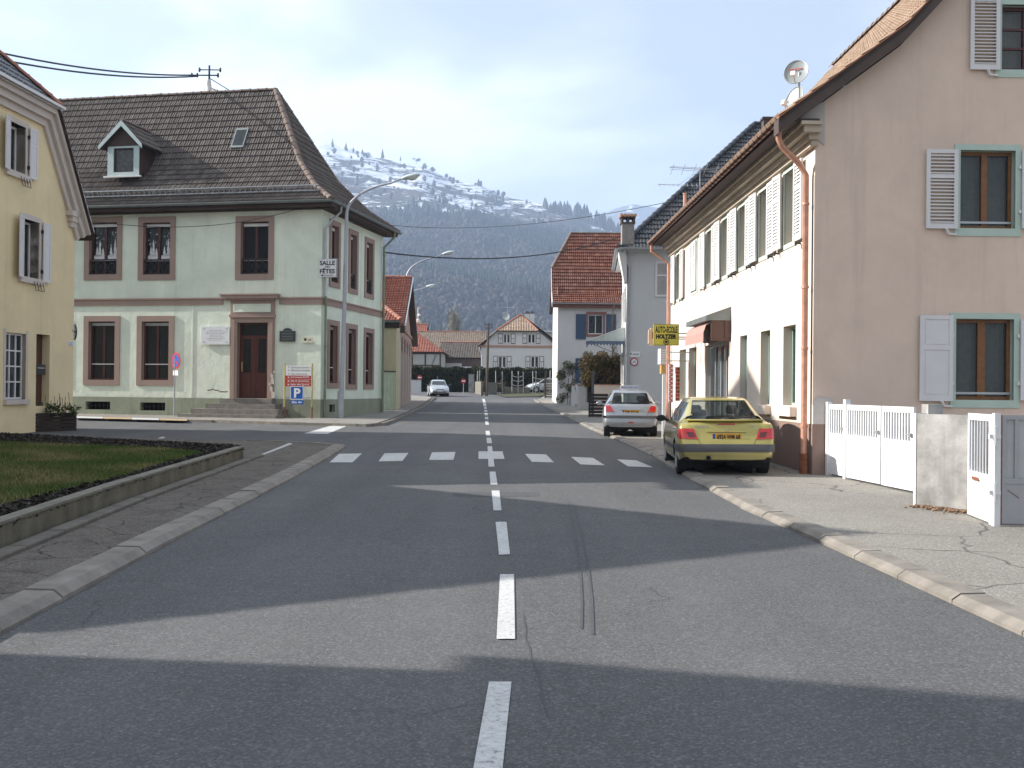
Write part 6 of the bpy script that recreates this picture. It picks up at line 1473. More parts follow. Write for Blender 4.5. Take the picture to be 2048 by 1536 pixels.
dK = float(np.interp(zt6, [p[1] for p in pr6], [p[0] for p in pr6])); s_top = f6.sz(1171, 468)[0]; 
sl6 = (s_top + 1.0 - s_l) / (D6 + .35 - dK)
tiles(h6, f6.pt(0, 0, .35), f6.u, (0, 1, 0), pr6, lambda d: s_l if d < dK else s_l + (d - dK) * .72, lambda d: W6 + .3, .27, .30, M['tred'], amp=.05, lift=.06)
tiles(h6, f6.pt(0, 0, -2 * D6 - .35), f6.u, (0, -1, 0), pr6, lambda d: s_l if d < dK else s_l + (d - dK) * .72, lambda d: W6 + .3, .54, .6, M['tred'], nseg=2)
b = MB(); e6 = .72 * (D6 + .35 - dK); y0_ = c6.y - .35 + dK; y1_ = c6.y + 2 * D6 + .35 - dK; b.poly([V((c6.x + s_l, y0_, zt6)), V((c6.x + s_l, y1_, zt6)), V((c6.x + s_l + e6, c6.y + D6, zr6))]); b.build('half_hip', M['tred'], h6)
ridge(h6, V((c6.x + s_l, y0_, zt6 + .05)), V((c6.x + s_l + e6, c6.y + D6, zr6 + .05)), M['ridge'], .4, .1); ridge(h6, V((c6.x + s_l + e6, c6.y + D6, zr6 + .05)), V((c6.x + W6 + .3, c6.y + D6, zr6 + .05)), M['ridge'], .4, .1)
b = MB()
pv = [(s_l - .02, d, z) for d, z in [(0, pr6[0][1]), (1.35, pr6[1][1]), (dK, zt6)]]
for p, q in zip(pv[:-1], pv[1:]): b.hexa([f6.pt(p[0] - .05, p[2] - .25, .35 - p[1]), f6.pt(p[0] + .02, p[2] - .25, .35 - p[1]), f6.pt(q[0] + .02, q[2] - .25, .35 - q[1]), f6.pt(q[0] - .05, q[2] - .25, .35 - q[1]), f6.pt(p[0] - .05, p[2] + .06, .35 - p[1]), f6.pt(p[0] + .02, p[2] + .06, .35 - p[1]), f6.pt(q[0] + .02, q[2] + .06, .35 - q[1]), f6.pt(q[0] - .05, q[2] + .06, .35 - q[1])])
b.build('verge_board', M['white'], h6)
b = MB(); b.fbox(f6, s_l, W6 + .3, zE6 - .32, zE6 - .08, -.02, .3); b.build('eaves_board', plain('red_eaves', (.25, .11, .08), .7), h6)
gutter(h6, f6.pt(s_l, zE6 - .05, .42), f6.pt(W6, zE6 - .05, .42), M['greymetal'], .07)

# ================================================================== white house with the patterned shutters, at the bend
c5 = V((P(962, 740, 122).x, 122, 0)); f5 = Fr(c5, (1, 0)); zg5 = g(122) - .3; W5 = f5.sz(1113, 700)[0] + .3
h5 = thing('white_house', 'white house at the bend with half hipped clay roof and panelled brown shutters', 'house', (c5.x, c5.y, g(122)))
zb5 = f5.sz(1030, 693)[1]; zap = f5.sz(1030, 662)[1]; zr5 = P(1030, 630, 125.5).z
wu = [f5.box(1007, 668, 1020, 686.5), f5.box(1056, 668, 1070, 686.5)]; wl_ = [f5.box(997, 713, 1012, 735), f5.box(1062, 713, 1077, 735)]
so = f5.sz(957, 692)[0]; sL = f5.sz(993, 662)[0]; sR = f5.sz(1076, 662)[0]; sO = f5.sz(1113, 688)[0]
wall('wall', f5, [(0, zg5), (W5, zg5), (W5, zb5), (sO - .1, zb5 + .2), (sR, zap), (sL, zap), (so + .5, zb5), (0, zb5)], wu + wl_, M['whitewall'], h5, .12)
b = MB(); b.poly([V((c5.x, 122, zg5)), V((c5.x, 122, zb5)), V((c5.x, 134, zb5)), V((c5.x, 134, zg5))]); b.poly([V((c5.x + W5, 122, zg5)), V((c5.x + W5, 122, zb5)), V((c5.x + W5, 134, zb5)), V((c5.x + W5, 134, zg5))]); b.build('wall', M['whitewall'], h5)
b = MB(); b.fbox(f5, so, W5 + .2, zb5 - .1, zb5 + .14, -.02, .12); b.build('string_course', plain('clay_band', (.45, .25, .18), .8), h5)
brs = plain('shutter_brown', (.07, .05, .04), .6)
for h in wu + wl_:
    b = MB(); b.ftube(f5, h[0] - .1, h[1] + .1, h[2] - .1, h[3] + .12, .03, .1, .04); b.build('window_surround', M['trim'], h5)
    window(h5, f5, h, M['white'], .08, .07, 2, (), None, .14)
    for a, c in ((h[0] - .62, h[0] - .13), (h[1] + .13, h[1] + .62)):
        b = MB(); b.fbox(f5, a, c, h[2] - .05, h[3] + .05, .02, .06); sh = b.build('shutter', brs, h5)
        zm_ = h[2] + (h[3] - h[2]) * .55; xm_ = (a + c) / 2; b = MB(); 
        for p, q in ((a + .05, xm_ - .02), (xm_ + .02, c - .05)): b.fbox(f5, p, q, h[2] + .02, zm_ - .03, .06, .066)
        b.fbox(f5, a + .05, c - .05, zm_ + .03, h[3] - .02, .06, .066); b.build('shutter_field', M['shut'], sh)
ye = 122 - .4
hd = 6.3
tiles(h5, V((c5.x + sL, ye, 0)), (1, 0, 0), (0, 1, 0), [(0, zap), (3.2, zr5)], lambda d: d / 3.2 * (f5.sz(1042, 662)[0] - sL), lambda d: (sR - sL) - d / 3.2 * (sR - f5.sz(1042, 662)[0]), .3, .34, M['tbrown'], amp=.05, nseg=2)
xr = c5.x + f5.sz(1042, 662)[0]; yr_ = ye + 3.2
b5 = [(V((c5.x + so, ye, zb5)), V((c5.x + sL, ye, zap)))]
sp = (sL - so); 
tiles(h5, V((c5.x + so, ye, 0)), (0, 1, 0), (1, 0, 0), [(0, zb5), (sL - so, zap), (xr - c5.x - so, zr5)], lambda d: 0 if d < sL - so else (d - (sL - so)) / (xr - c5.x - sL) * 3.2, lambda d: 12, .3, .34, M['tbrown'], amp=.05, nseg=2)
tiles(h5, V((c5.x + W5 + .5, ye, 0)), (0, 1, 0), (-1, 0, 0), [(0, zb5), (c5.x + W5 + .5 - xr, zr5)], lambda d: max(0, (d - 2.0)) / 3.9 * 3.2, lambda d: 12, .6, .7, M['tbrown'], nseg=2)
ridge(h5, V((c5.x + sL, ye, zap + .05)), V((xr, yr_, zr5 + .05)), M['ridgered'], .4, .12); ridge(h5, V((c5.x + sR, ye, zap + .05)), V((xr, yr_, zr5 + .05)), M['ridgered'], .4, .12)
b = MB(); b.bar(V((c5.x + so - .1, ye - .02, zb5 - .05)), V((c5.x + sL, ye - .02, zap - .04)), .06, .22, V((0, 1, 0))); b.bar(V((c5.x + sR, ye - .02, zap - .04)), V((c5.x + sO + .3, ye - .02, zb5 + .1)), .06, .22, V((0, 1, 0))); b.build('verge_board', brs, h5)
b = MB(); q = P(1054, 640, 126); q2 = P(1064, 640, 126)
for p in (q, q2): b.box(p.x - .28, p.x + .28, 125.6, 126.2, p.z - 1.2, p.z + .75)
ch = b.build('chimney', M['whitewall'], h5); b = MB()
for p in (q, q2): b.box(p.x - .32, p.x + .32, 125.56, 126.24, p.z + .75, p.z + .82); b.tube([(p.x - .1, 125.9, p.z + .8), (p.x - .1, 125.9, p.z + 1.1)], .1, 8); b.tube([(p.x + .14, 125.9, p.z + .8), (p.x + .14, 125.9, p.z + 1.0)], .08, 8)
b.build('chimney_pot', M['verge'], ch)
q = P(1095, 661, 125); b = MB(); b.box(P(1078, 661, 125).x, P(1116, 661, 125).x, 124, 130, q.z - 1.6, q.z - .15); b.build('annex_wall', M['whitewall'], h5); b = MB(); b.hexa([V((P(1074, 661, 125).x, 123.7, q.z - .2)), V((P(1118, 661, 125).x, 123.7, q.z - .35)), V((P(1118, 661, 125).x, 130, q.z + .1)), V((P(1074, 661, 125).x, 130, q.z + .2)), V((P(1074, 661, 125).x, 123.7, q.z - .1)), V((P(1118, 661, 125).x, 123.7, q.z - .25)), V((P(1118, 661, 125).x, 130, q.z + .2)), V((P(1074, 661, 125).x, 130, q.z + .3))]); b.build('annex_roof', M['zinclight'], h5)
dish('small white satellite dish on the roof ridge of the white house at the bend', P(1012.5, 633, 124.4), (-.2, -.95, .2), .40, P(1012.5, 645, 124.6), None, False, 1.1)
ap = P(1014.5, 632, 127); t = thing('tv_aerial', 'thin wide television aerial above the white house at the bend', 'aerial', ap); MB().tube([ap - Z * 1, P(1014.5, 600, 127)], .03, 5).build('pole', M['greymetal'], t)
b = MB(); q = P(1015, 615, 127); b.bar(q - V((1.2, 0, 0)), q + V((1.2, 0, 0)), .03)
for k in np.linspace(-1.1, 1.1, 7): b.bar(q + V((k, -.3, 0)), q + V((k, .3, 0)), .02)
b.build('elements', M['greymetal'], t)
q = P(958, 693, 121.3); b = MB(); b.tube([(q.x, 121.6, q.z), (q.x + .15, 121.8, q.z - .6), (q.x + .3, 121.9, q.z - .9), (q.x + .3, 121.9, g(122))], .05, 6); b.build('downpipe', M['white'], h5)

# ================================================================== cream house with pink arcade beyond the hall
c3 = G(793, 817, .08); e3 = G(820, 802, .08); f3 = Fr(c3, (e3.x - c3.x, e3.y - c3.y)); L3 = 17.0; zg3_ = g(c3.y) - .3
h3 = thing('arcade_house', 'cream and pink house with tall arched street front and red tiled roof behind the hall', 'house', (c3.x, c3.y, g(c3.y)))
zE3 = f3.sz(793, 650)[1]; zA3 = P(812, 556, c3.y + 8.4).z
holes = []
for k in range(5):
    a = 1.6 + k * 3.0; holes.append((a, a + 1.7, g(c3.y) + 1.0, g(c3.y) + 3.3))
wall('wall', f3, [(0, zg3_), (L3, zg3_), (L3, zE3), (L3 / 2, zA3 - .25), (0, zE3)], holes, M['rosewall'], h3, .3)
for h in holes:
    window(h3, f3, h, M['brown'], .2, .08, 2)
    b = MB(); c = (h[0] + h[1]) / 2; ring = [f3.pt(c + math.cos(a) * .98, h[3] + math.sin(a) * .8, .05) for a in np.linspace(0, math.pi, 12)]; b.tube(ring, .09, 6); b.build('arch', M['stone'], h3)
    b = MB(); b.fbox(f3, h[0] - .75, h[0] - .45, zg3_, zE3 - .8, -.02, .14); b.build('pilaster', M['trim'], h3)
b = MB(); b.fbox(f3, 0, L3, g(c3.y) + 4.55, g(c3.y) + 4.7, 0, .09); b.build('string_course', M['stone'], h3)
f3f = Fr(c3, (1, -.02)); nx = -f3.n
b = MB(); b.poly([c3 + Z * (zg3_ - c3.z), c3 + Z * (zE3 - c3.z), c3 + V((-12, 0, zE3 - c3.z)), c3 + V((-12, 0, zg3_ - c3.z))]); b.build('wall', M['creamwall'], h3)
b = MB(); b.poly([f3.pt(L3, zg3_), f3.pt(L3, zE3), f3.pt(L3, zE3) + V((-12, 0, 0)), f3.pt(L3, zg3_) + V((-12, 0, 0))]); b.build('wall', M['creamwall'], h3)
p3 = [(0, zE3 - .05), (L3 / 2 + .4, zA3)]
tiles(h3, f3.pt(-.4, 0, .35), -f3.n, f3.u, p3, lambda d: 0, lambda d: 12, .30, .36, M['torange'], amp=.05, lift=.07)
tiles(h3, f3.pt(L3 + .4, 0, .35), -f3.n, -f3.u, p3, lambda d: 0, lambda d: 12, .6, .72, M['torange'], nseg=2)
ridge(h3, f3.pt(L3 / 2, zA3 + .06, .35), f3.pt(L3 / 2, zA3 + .06, -12), M['ridgered'], .4, .12)
b = MB()
for sg in (0, 1):
    X = (lambda v: v) if sg == 0 else (lambda v: L3 - v)
    b.hexa([f3.pt(X(-.45), p3[0][1] - .35, .42), f3.pt(X(L3 / 2), zA3 - .35, .42), f3.pt(X(L3 / 2), zA3 - .35, -.0), f3.pt(X(-.45), p3[0][1] - .35, -.0), f3.pt(X(-.45), p3[0][1] + .02, .42), f3.pt(X(L3 / 2), zA3 + .02, .42), f3.pt(X(L3 / 2), zA3 + .02, -.0), f3.pt(X(-.45), p3[0][1] + .02, -.0)])
b.build('verge_board', M['verge'], h3)
b = MB(); b.bar(f3.pt(-.5, p3[0][1] + .0, .44), f3.pt(L3 / 2, zA3 + .05, .44), .06); b.build('verge_flashing', M['greymetal'], h3)
pipe(h3, [f3.pt(.1, zE3 - .1, .12), f3.pt(.1, g(c3.y), .12)], M['white'], .05); pipe(h3, [c3 + V((-.12, -.1, zE3 - c3.z - .1)), c3 + V((-.12, -.1, 0))], M['greymetal'], .05)
# low lean-to roof in front of it and the pale green yard gate
gy = c3.y - 2.2
an = thing('lean_to', 'small tiled lean-to shed roof with orange hip tiles tucked behind the hall', 'shed', (c3.x - 3, gy, g(gy)))
q0 = P(803, 640, gy); q1 = P(760, 609, gy + 2.2); 
tiles(an, V((q0.x, gy - .2, 0)), (-1, 0, 0), (0, 1, 0), [(0, q0.z - .05), (2.6, q1.z)], lambda d: d * .52, lambda d: 7.5, .3, .36, M['torange'], amp=.05)
ridge(an, V((q0.x, gy - .2, q0.z)), V((q0.x - 1.35, gy + 2.4, q1.z + .05)), M['ridgered'], .4, .13)
b = MB(); b.box(q0.x - 7.4, q0.x - .1, gy - .1, gy + .1, q0.z - .42, q0.z - .1); b.build('fascia', M['soffit'], an); gutter(an, V((q0.x - 7.4, gy - .3, q0.z - .08)), V((q0.x, gy - .3, q0.z - .08)), M['zinc'], .08)
b = MB(); b.box(q0.x - 7.4, q0.x - .25, gy, gy + 2.0, g(gy) - .3, q0.z - .3); b.build('wall', M['creamwall'], an)
s_ = Fr((q0.x, gy), (1, 0)); a_ = s_.box(781, 748, 788, 756, .0); b = MB(); b.fbox(s_, a_[0], a_[1], a_[2], a_[3], 0, .03); 
props(b.build('number_plate', plain('rust_plate', (.3, .12, .06), .6)), 'small reddish plate on the cream wall above the pale green yard gate', 'sign')
gt_a = P(763, 821, gy - .9); gt_a.z = g(gt_a.y) + .08; gt_b = P(790, 816, gy - .12); ggf = Fr(gt_a, (gt_b.x - gt_a.x, gt_b.y - gt_a.y)); gl_ = math.hypot(gt_b.x - gt_a.x, gt_b.y - gt_a.y); ztg = ggf.sz(770, 744)[1]
t = thing('yard_gate', 'pale green boarded yard gate between the hall and the arcade house', 'gate', gt_a); pg = plain('pale_green_boards', (.44, .50, .36), .7, var=.12, streak=.3)
n = 8
for i in range(n): MB().fbox(ggf, gl_ * i / n + .008, gl_ * (i + 1) / n - .008, gt_a.z + .02, ztg, -.03, .0 + .008 * (i % 2)).build('board', pg, t)
b = MB(); b.fbox(ggf, 0, gl_, ztg, ztg + .07, -.06, .03); b.build('top_rail', M['verge'], t)
# ================================================================== far houses at the left of the bend
def gable_house(name, label, O, u, Wd, Dp, ze, zr, wm, tm, tw=.3, eave_front=True, cat='house', ov=.3, hip=0.0):
    fr = Fr((O[0], O[1]), u); g0 = g(O[1]) - .4; t = thing(name, label, cat, (O[0], O[1], g(O[1])))
    b = MB(); bk_ = -fr.n * Dp
    for a, c in (((0, 0), (Wd, 0)), ((Wd, 0), (Wd, 1)), ((Wd, 1), (0, 1)), ((0, 1), (0, 0))):
        p = fr.pt(a[0], 0) + bk_ * a[1]; q = fr.pt(c[0], 0) + bk_ * c[1]; b.poly([p + Z * g0, q + Z * g0, q + Z * ze, p + Z * ze])
    if not hip:
        for s in (0, Wd): b.poly([fr.pt(s, ze), fr.pt(s, ze) + bk_, fr.pt(s, zr) + bk_ / 2])
    b.build('wall', wm, t); D = Dp / 2 + ov
    pr = [(0, ze), (D, zr)]
    tiles(t, fr.pt(-ov, 0, ov), fr.u, -fr.n, pr, lambda d: d * hip, lambda d: Wd + 2 * ov - d * hip, tw, tw * 1.2, tm, amp=.05, nseg=2)
    tiles(t, fr.pt(-ov, 0, -Dp - ov), fr.u, fr.n, pr, lambda d: d * hip, lambda d: Wd + 2 * ov - d * hip, tw * 2, tw * 2.4, tm, nseg=2)
    if hip:
        for s, un in ((Wd + ov, -1), (-ov, 1)): tiles(t, fr.pt(s, 0, ov), -fr.n, fr.u * un, [(0, ze), (D * hip, zr)], lambda d: d / hip, lambda d: Dp + 2 * ov - d / hip, tw, tw * 1.2, tm, amp=.05, nseg=2)
    ridge(t, fr.pt(-ov + D * hip, zr + .03, ov - D), fr.pt(Wd + ov - D * hip, zr + .03, ov - D), M['ridgered'], .8, .13)
    return t, fr
half = render_wall('half_timber_plaster', (.42, .43, .42), streak=.3)
q = P(888, 704, 118); zl = P(850, 704, 118).z; zr_ = P(830, 655, 123).z
t, fr = gable_house('half_timbered_house', 'red tiled half timbered house behind the long dark hedge', (q.x - 13, 118), (1, 0), 12.6, 9, zl, zr_, half, M['torange'], hip=.9)
b = MB()
for s in (5.0, 6.4, 7.9, 9.3, 10.8, 12.5): b.fbox(fr, s, s + .18, g(118), zl, -.02, .04)
for z in (zl - 1.6, zl - .25): b.fbox(fr, 4, 12.6, z, z + .16, -.02, .042)
for s in (8.1, 10.9): b.bar(fr.pt(s, g(118) + 1, .03), fr.pt(s + 1.2, zl - .3, .03), .15, .04)
b.build('timber', M['verge'], t)
wd_ = (5.3, 6.3, zl - 1.6, zl - .45); b = MB(); b.ftube(fr, *wd_, .06, .1, .05); w_ = b.build('window', M['white'], t); b = MB(); b.fbox(fr, 5.4, 6.2, zl - 1.5, zl - .55, .02, .03); b.build('pane', M['dark'], w_)
for s in (4.6, 6.5): MB().fbox(fr, s, s + .5, zl - 1.6, zl - .45, .03, .07).build('shutter', plain('oxblood', (.16, .05, .04), .7) if s == 4.6 else bpy.data.materials['oxblood'], t)
q = P(870, 668, 150); gable_house('barn', 'tall red roofed barn farther back on the left', (q.x - 14, 148), (1, 0), 12.5, 9, P(840, 688, 148).z, P(830, 648, 152).z, half, M['torange'])
greyt = tile_mat('old_grey_tiles', (.07, .06, .055), (.11, .095, .085), (.17, .14, .12), mossk=.3)
tand = tile_mat('old_tan_tiles', (.16, .12, .09), (.23, .18, .14), (.30, .24, .19), mossk=.3)
q = P(872, 708, 140); t, fr = gable_house('barn', 'long barn with tan tiled roof and red ridge beyond the hedge', (q.x - 4, 140), (1, 0), P(966, 700, 140).x - q.x + 4, 10, P(920, 708, 140).z, P(920, 664, 145).z, half, tand)
q0 = P(868, 716, 126); q1 = P(964, 716, 124)
t, fr = gable_house('barn', 'low grey tiled barn with dark open front between the tan barn and the hedge', (P(880, 716, 126).x, 127), (1, -.02), q1.x - P(880, 716, 126).x, 7.5, P(920, 715, 126).z, P(870, 678, 130).z * .5 + P(920, 690, 130).z * .5, M['verge'], greyt)
b = MB(); b.fbox(fr, .3, 2.6, P(0, 716, 126).z - 1.5, P(0, 712, 126).z - .3, 0, .05); b.build('plaster_panel', half, t)
# poplar and far bare trees
def bare_tree(label, base, h, spread, n0=9, seed=0, col='bark', upright=.7, cat='tree', name='bare_tree', twig=.012, levels=3, trunk=.02):
    rr = random.Random(seed); t = thing(name, label, cat, base); base = V(base); tr = MB(); br = MB()
    tr.tube([base, base + Z * h * .5, base + Z * h * .97], [h * trunk, h * trunk * .6, h * .003], 6)
    def grow(p, d, ln, r, lv):
        pts = [p]; q = p.copy(); dd = d.copy()
        for i in range(3): dd = (dd + V((rr.uniform(-.18, .18), rr.uniform(-.18, .18), .12))).normalized(); q = q + dd * ln / 3; pts.append(q.copy())
        br.tube(pts, [r, r * .8, r * .6, r * .35], 4, False)
        if lv > 0:
            for k in range(rr.randint(3, 5)):
                j = rr.randint(1, 3); nd = (dd + V((rr.uniform(-1, 1), rr.uniform(-1, 1), rr.uniform(-.2, .6))) * .8).normalized(); grow(pts[j], nd, ln * rr.uniform(.4, .65), r * .5, lv - 1)
    for i in range(n0):
        z = h * (.18 + .75 * i / n0); a = rr.uniform(0, 6.28); f = 1 - (z / h) * .6
        grow(base + Z * z, V((math.cos(a) * (1 - upright), math.sin(a) * (1 - upright), upright)).normalized(), spread * f, max(twig, h * .004 * f), levels - 1)
    tr.build('trunk', M[col], t); br.build('crown', M[col], t, kind='stuff'); return t
M['palebark'] = plain('pale_bark', (.26, .23, .18), .9, var=.2)
q = P(906, 700, 260); bare_tree('tall slim pale bare poplar against the dark hillside', (q.x, 260, g(260)), P(906, 625, 260).z - g(260), 3.4, 60, 3, 'palebark', .90, twig=.09, levels=3)
pt_ = bpy.data.objects['bare_tree']; M['paletwig'] = leaf_mat('pale_twigs', [(0, (.16, .145, .11)), (.6, (.25, .225, .17)), (1, (.36, .33, .26))])
ht_ = P(906, 625, 260).z - g(260)
leaf_cloud('twigs', [(q.x + random.uniform(-1.2, 1.2), 260, g(260) + ht_ * k, 1.5 * (1 - abs(k - .55)), 1.2, ht_ * .12, 1) for k in np.linspace(.25, .93, 14)], 1500, .7, M['paletwig'], pt_, up=2.5, aspect=.10)
q = P(941, 700, 300); bare_tree('small faint bare tree right of the poplar', (q.x, 300, g(300)), P(941, 648, 300).z - g(300), 3.0, 12, 4, 'palebark', .85, twig=.05, levels=2)
q = P(838, 650, 240); t = thing('church_finial', 'bright gilded finial with balls above the red roofs', 'finial', (q.x, 200, 8)); q = P(836, 640, 200); gold = plain('gilded_metal', (.75, .60, .50), .35, .3); b = MB()
b.tube([(q.x, 200, q.z - 1.6), (q.x, 200, q.z + 2.2)], .12, 8); b.tube([(q.x, 200, q.z - .9), (q.x, 200, q.z - .5), (q.x, 200, q.z), (q.x, 200, q.z + .3)], [.1, .55, .5, .1], 10); b.tube([(q.x + .2, 200, q.z + .8), (q.x + .2, 200, q.z + 1.3)], [.35, .1], 8); b.tube([(q.x + .2, 200, q.z + 2.1), (q.x + .2, 200, q.z + 2.5)], [.15, .3], 8); b.build('balls', gold, t)
b = MB(); b.tube([(q.x, 200, 2), (q.x, 200, q.z - 1.5)], .5, 8); b.build('spire', M['tred'], t)

# ------------------------------------------------------------------ hedges, shrubs, fences around the bend
M['hedge'] = leaf_mat('hedge_leaves', [(0, (0.012, 0.018, 0.008)), (.6, (0.03, 0.04, 0.015)), (1, (0.08, 0.065, 0.03))])
def hedge(label, x0, x1, y0, y1, z0, z1, n, size, mt, name='hedge', bump_=.12):
    t = thing(name, label, 'hedge', ((x0 + x1) / 2, y0, z0)); b = MB(); e_ = .12
    nx = max(4, int((x1 - x0) / .5)); rows = []
    for zq, yy in ((z0, y0 + e_), (z1 - .2, y0 + e_), (z1 - e_, y0 + .3), (z1 - e_, y1)): rows.append([(x0 + (x1 - x0) * i / nx, yy, zq + random.uniform(-.08, .08)) for i in range(nx + 1)])
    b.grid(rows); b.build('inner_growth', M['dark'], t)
    f = rng.random(n); fx = x0 + (x1 - x0) * rng.random(n); top = rng.random(n) < .25
    y = np.where(top, rng.uniform(y0, y1, n), y0 + rng.normal(0, .07, n) + bump_ * np.sin(fx * 2.3)); z = np.where(top, z1 + rng.normal(0, .07, n) + .07 * np.sin(fx * 3.1), rng.uniform(z0, z1, n))
    p = np.c_[fx, y, z]; a = rng.normal(0, 1, (n, 3)); a /= np.linalg.norm(a, axis=1)[:, None]; bb = np.cross(a, rng.normal(0, 1, (n, 3))); bb /= np.linalg.norm(bb, axis=1)[:, None]; s = size * rng.uniform(.6, 1.5, n)[:, None]
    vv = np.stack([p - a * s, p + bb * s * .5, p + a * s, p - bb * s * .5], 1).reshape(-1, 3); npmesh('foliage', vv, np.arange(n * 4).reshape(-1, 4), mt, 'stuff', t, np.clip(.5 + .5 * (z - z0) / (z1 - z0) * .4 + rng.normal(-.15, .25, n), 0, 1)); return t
zt_ = P(900, 737, 104).z
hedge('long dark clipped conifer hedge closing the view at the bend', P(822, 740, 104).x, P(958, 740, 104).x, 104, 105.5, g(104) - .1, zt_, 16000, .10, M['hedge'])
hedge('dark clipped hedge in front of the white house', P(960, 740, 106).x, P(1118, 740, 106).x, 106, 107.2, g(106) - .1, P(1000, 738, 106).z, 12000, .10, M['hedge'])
def lowbox(label, px0, px1, pyt, d, mt, name='low_wall', cat='wall', th=.25, d2=None, cop=True):
    d2 = d2 or d; a, c = P(px0, 770, d), P(px1, 770, d2); zt = P((px0 + px1) / 2, pyt, (d + d2) / 2).z; fr = Fr((a.x, d), (c.x - a.x, d2 - d)); ln = math.hypot(c.x - a.x, d2 - d); g0 = min(g(d), g(d2)) - .1
    t = thing(name, label, cat, (a.x, d, g(d))); MB().fbox(fr, 0, ln, g0, zt, -th, 0).build('wall', mt, t)
    if cop: MB().fbox(fr, -.04, ln + .04, zt, zt + .06, -th - .04, .04).build('coping', M['coping'], t)
    return t
lowbox('pale low rendered wall left of the oncoming car', 818, 842, 760, 98, M['greywall'])
t = lowbox('upright grey concrete gate pillar at the end of the dark hedge', 937, 948, 749, 101, M['concrete'], 'gate_pillar', 'pillar', .6)
lowbox('light fenced wall slanting back beside the utility pole', 950, 962, 763, 99, M['coping'], d2=95, cop=False)
lowbox('grey garden wall panel right of the utility pole', 975, 995, 766, 96, M['coping'], d2=99)
lowbox('long low concrete kerb wall under the trellis row', 1006, 1060, 774, 99, M['coping'], cop=False)
def small_round_sign(label, px, py, d, r):
    c = P(px, py, d); t = thing('road_sign', label, 'sign', (c.x, d, g(d))); fr = Fr((c.x, d), (1, .1)); MB().disc((c.x, d - .03, c.z), (.05, -1, 0), r, 18, .02).build('sign_plate', REDB, t); MB().fbox(fr, -r * .7, r * .7, c.z - .06, c.z + .06, .05, .06).build('white_bar', WHT, t); MB().tube([(c.x, d, g(d)), (c.x, d, c.z)], .03, 6).build('pole', M['greymetal'], t)
small_round_sign('tiny red and white no entry sign in front of the hedge, beside the gate pillar', 927, 762, 99, .24); small_round_sign('faint red round sign above the pale wall at the bend, left of the oncoming car', 839.5, 755, 100, .24)
# utility pole
q = G(973, 792); t = thing('utility_pole', 'dark wooden utility pole in front of the white house', 'pole', (q.x, q.y, g(q.y))); zt_ = P(977, 645, q.y).z
tp = V((P(977, 645, q.y).x, q.y, zt_)); MB().tube([q, tp], [.13, .09], 8).build('pole', M['bark'], t)
b = MB()
for z in (.2, .5): b.bar(tp + V((-.3, 0, -z)), tp + V((.3, 0, -z)), .05); b.tube([tp + V((.3, 0, -z)), tp + V((.3, 0, -z + .15))], .04, 6); b.tube([tp + V((-.3, 0, -z)), tp + V((-.3, 0, -z + .15))], .04, 6)
b.build('insulator', M['black'], t); MB().bar(q + V((-.4, 0, 0)), q + V((-.05, 0, 2.0)), .14).build('prop', M['bark'], t)
# trellises of the garden
palew = plain('weathered_white_wood', (.42, .42, .38), .8, var=.2)
def trellis(label, xs, yt, d, rungs):
    q = P(xs[0], 780, d); t = thing('trellis', label, 'trellis', (q.x, d, g(d)))
    X = [P(x_, 770, d).x for x_ in xs]; zt = P(xs[0], yt, d).z; g0 = g(d)
    for i, x_ in enumerate(X): MB().tube([(x_, d, g0 - .1), (x_ + random.uniform(-.05, .05), d, zt + random.uniform(-.08, .08))], .045, 6).build('upright', palew, t)
    for r in rungs:
        z = g0 + (zt - g0) * r; n = 8; MB().tube([(X[0] + (X[-1] - X[0]) * k / n, d - .04, z - .14 * math.sin(math.pi * k / n)) for k in range(n + 1)], .035, 5).build('rung', palew, t)
trellis('pale wooden trellis of three uprights with sagging rungs before the white house', [1024, 1036, 1047], 742, 98, (.42, .62, .80))
trellis('pair of pale garden uprights left of the big trellis', [992, 1005], 742, 99, (.5,))
trellis('pale uprights with one rung above the white parked car', [1066, 1071, 1100], 741, 99, (.7,))
trellis('two slim pale uprights right beside the gate pillar', [954, 958], 742, 100, (.3,))
for i, (px, h_, s) in enumerate([(998, 26, 2), (1003, 34, 5), (1079, 30, 9), (1088, 36, 14), (1009, 24, 8)]):
    q = P(px, 785, 96.5 + i * .3); bare_tree(['stubby pollarded shrub left of the trellis', 'knotted pruned vine by the trellis foot', 'forked bare shrub behind the white car', 'taller forked bare shrub behind the white car bonnet', 'thin bare sapling beside the grey garden wall'][i], (q.x, q.y, g(q.y)), h_ * 97 / F, .7, 8, s, 'bark', .5, 'shrub', 'bare_shrub', .015, 2, .03)
drape('grass_verge', [(p.x, p.y) for p in [G(990, 788, .05), G(1010, 794, .05), G(1075, 793, .05), G(1100, 789, .05), G(1112, 786, .05), G(1040, 783.8, .05)]], .062, plain('verge_grass', (.055, .06, .025), .95, var=.3, scale=3))
# wooden stack fence at the right
q = G(1092, 796, .05); sf_ = Fr((q.x, q.y), (1, -.1)); ln = P(1114, 790, q.y).x - q.x; zt_ = P(1100, 758, q.y).z
t = thing('slatted_screen', 'low screen of grey brown horizontal boards in front of the white car', 'fence', q)
for i in range(8): MB().fbox(sf_, 0, ln, q.z + (zt_ - q.z) * i / 8 + .03, q.z + (zt_ - q.z) * (i + 1) / 8 - .02, -.04, .0).build('board', palew if 0 else plain('grey_board', (.22, .19, .15), .85) if i == 0 else bpy.data.materials['grey_board'], t)
b = MB(); b.fbox(sf_, -.12, .0, q.z, P(1088, 742, q.y).z, -.1, .05); b.fbox(sf_, ln - .1, ln, q.z, zt_, -.1, -.04); b.build('post', M['bark'], t)
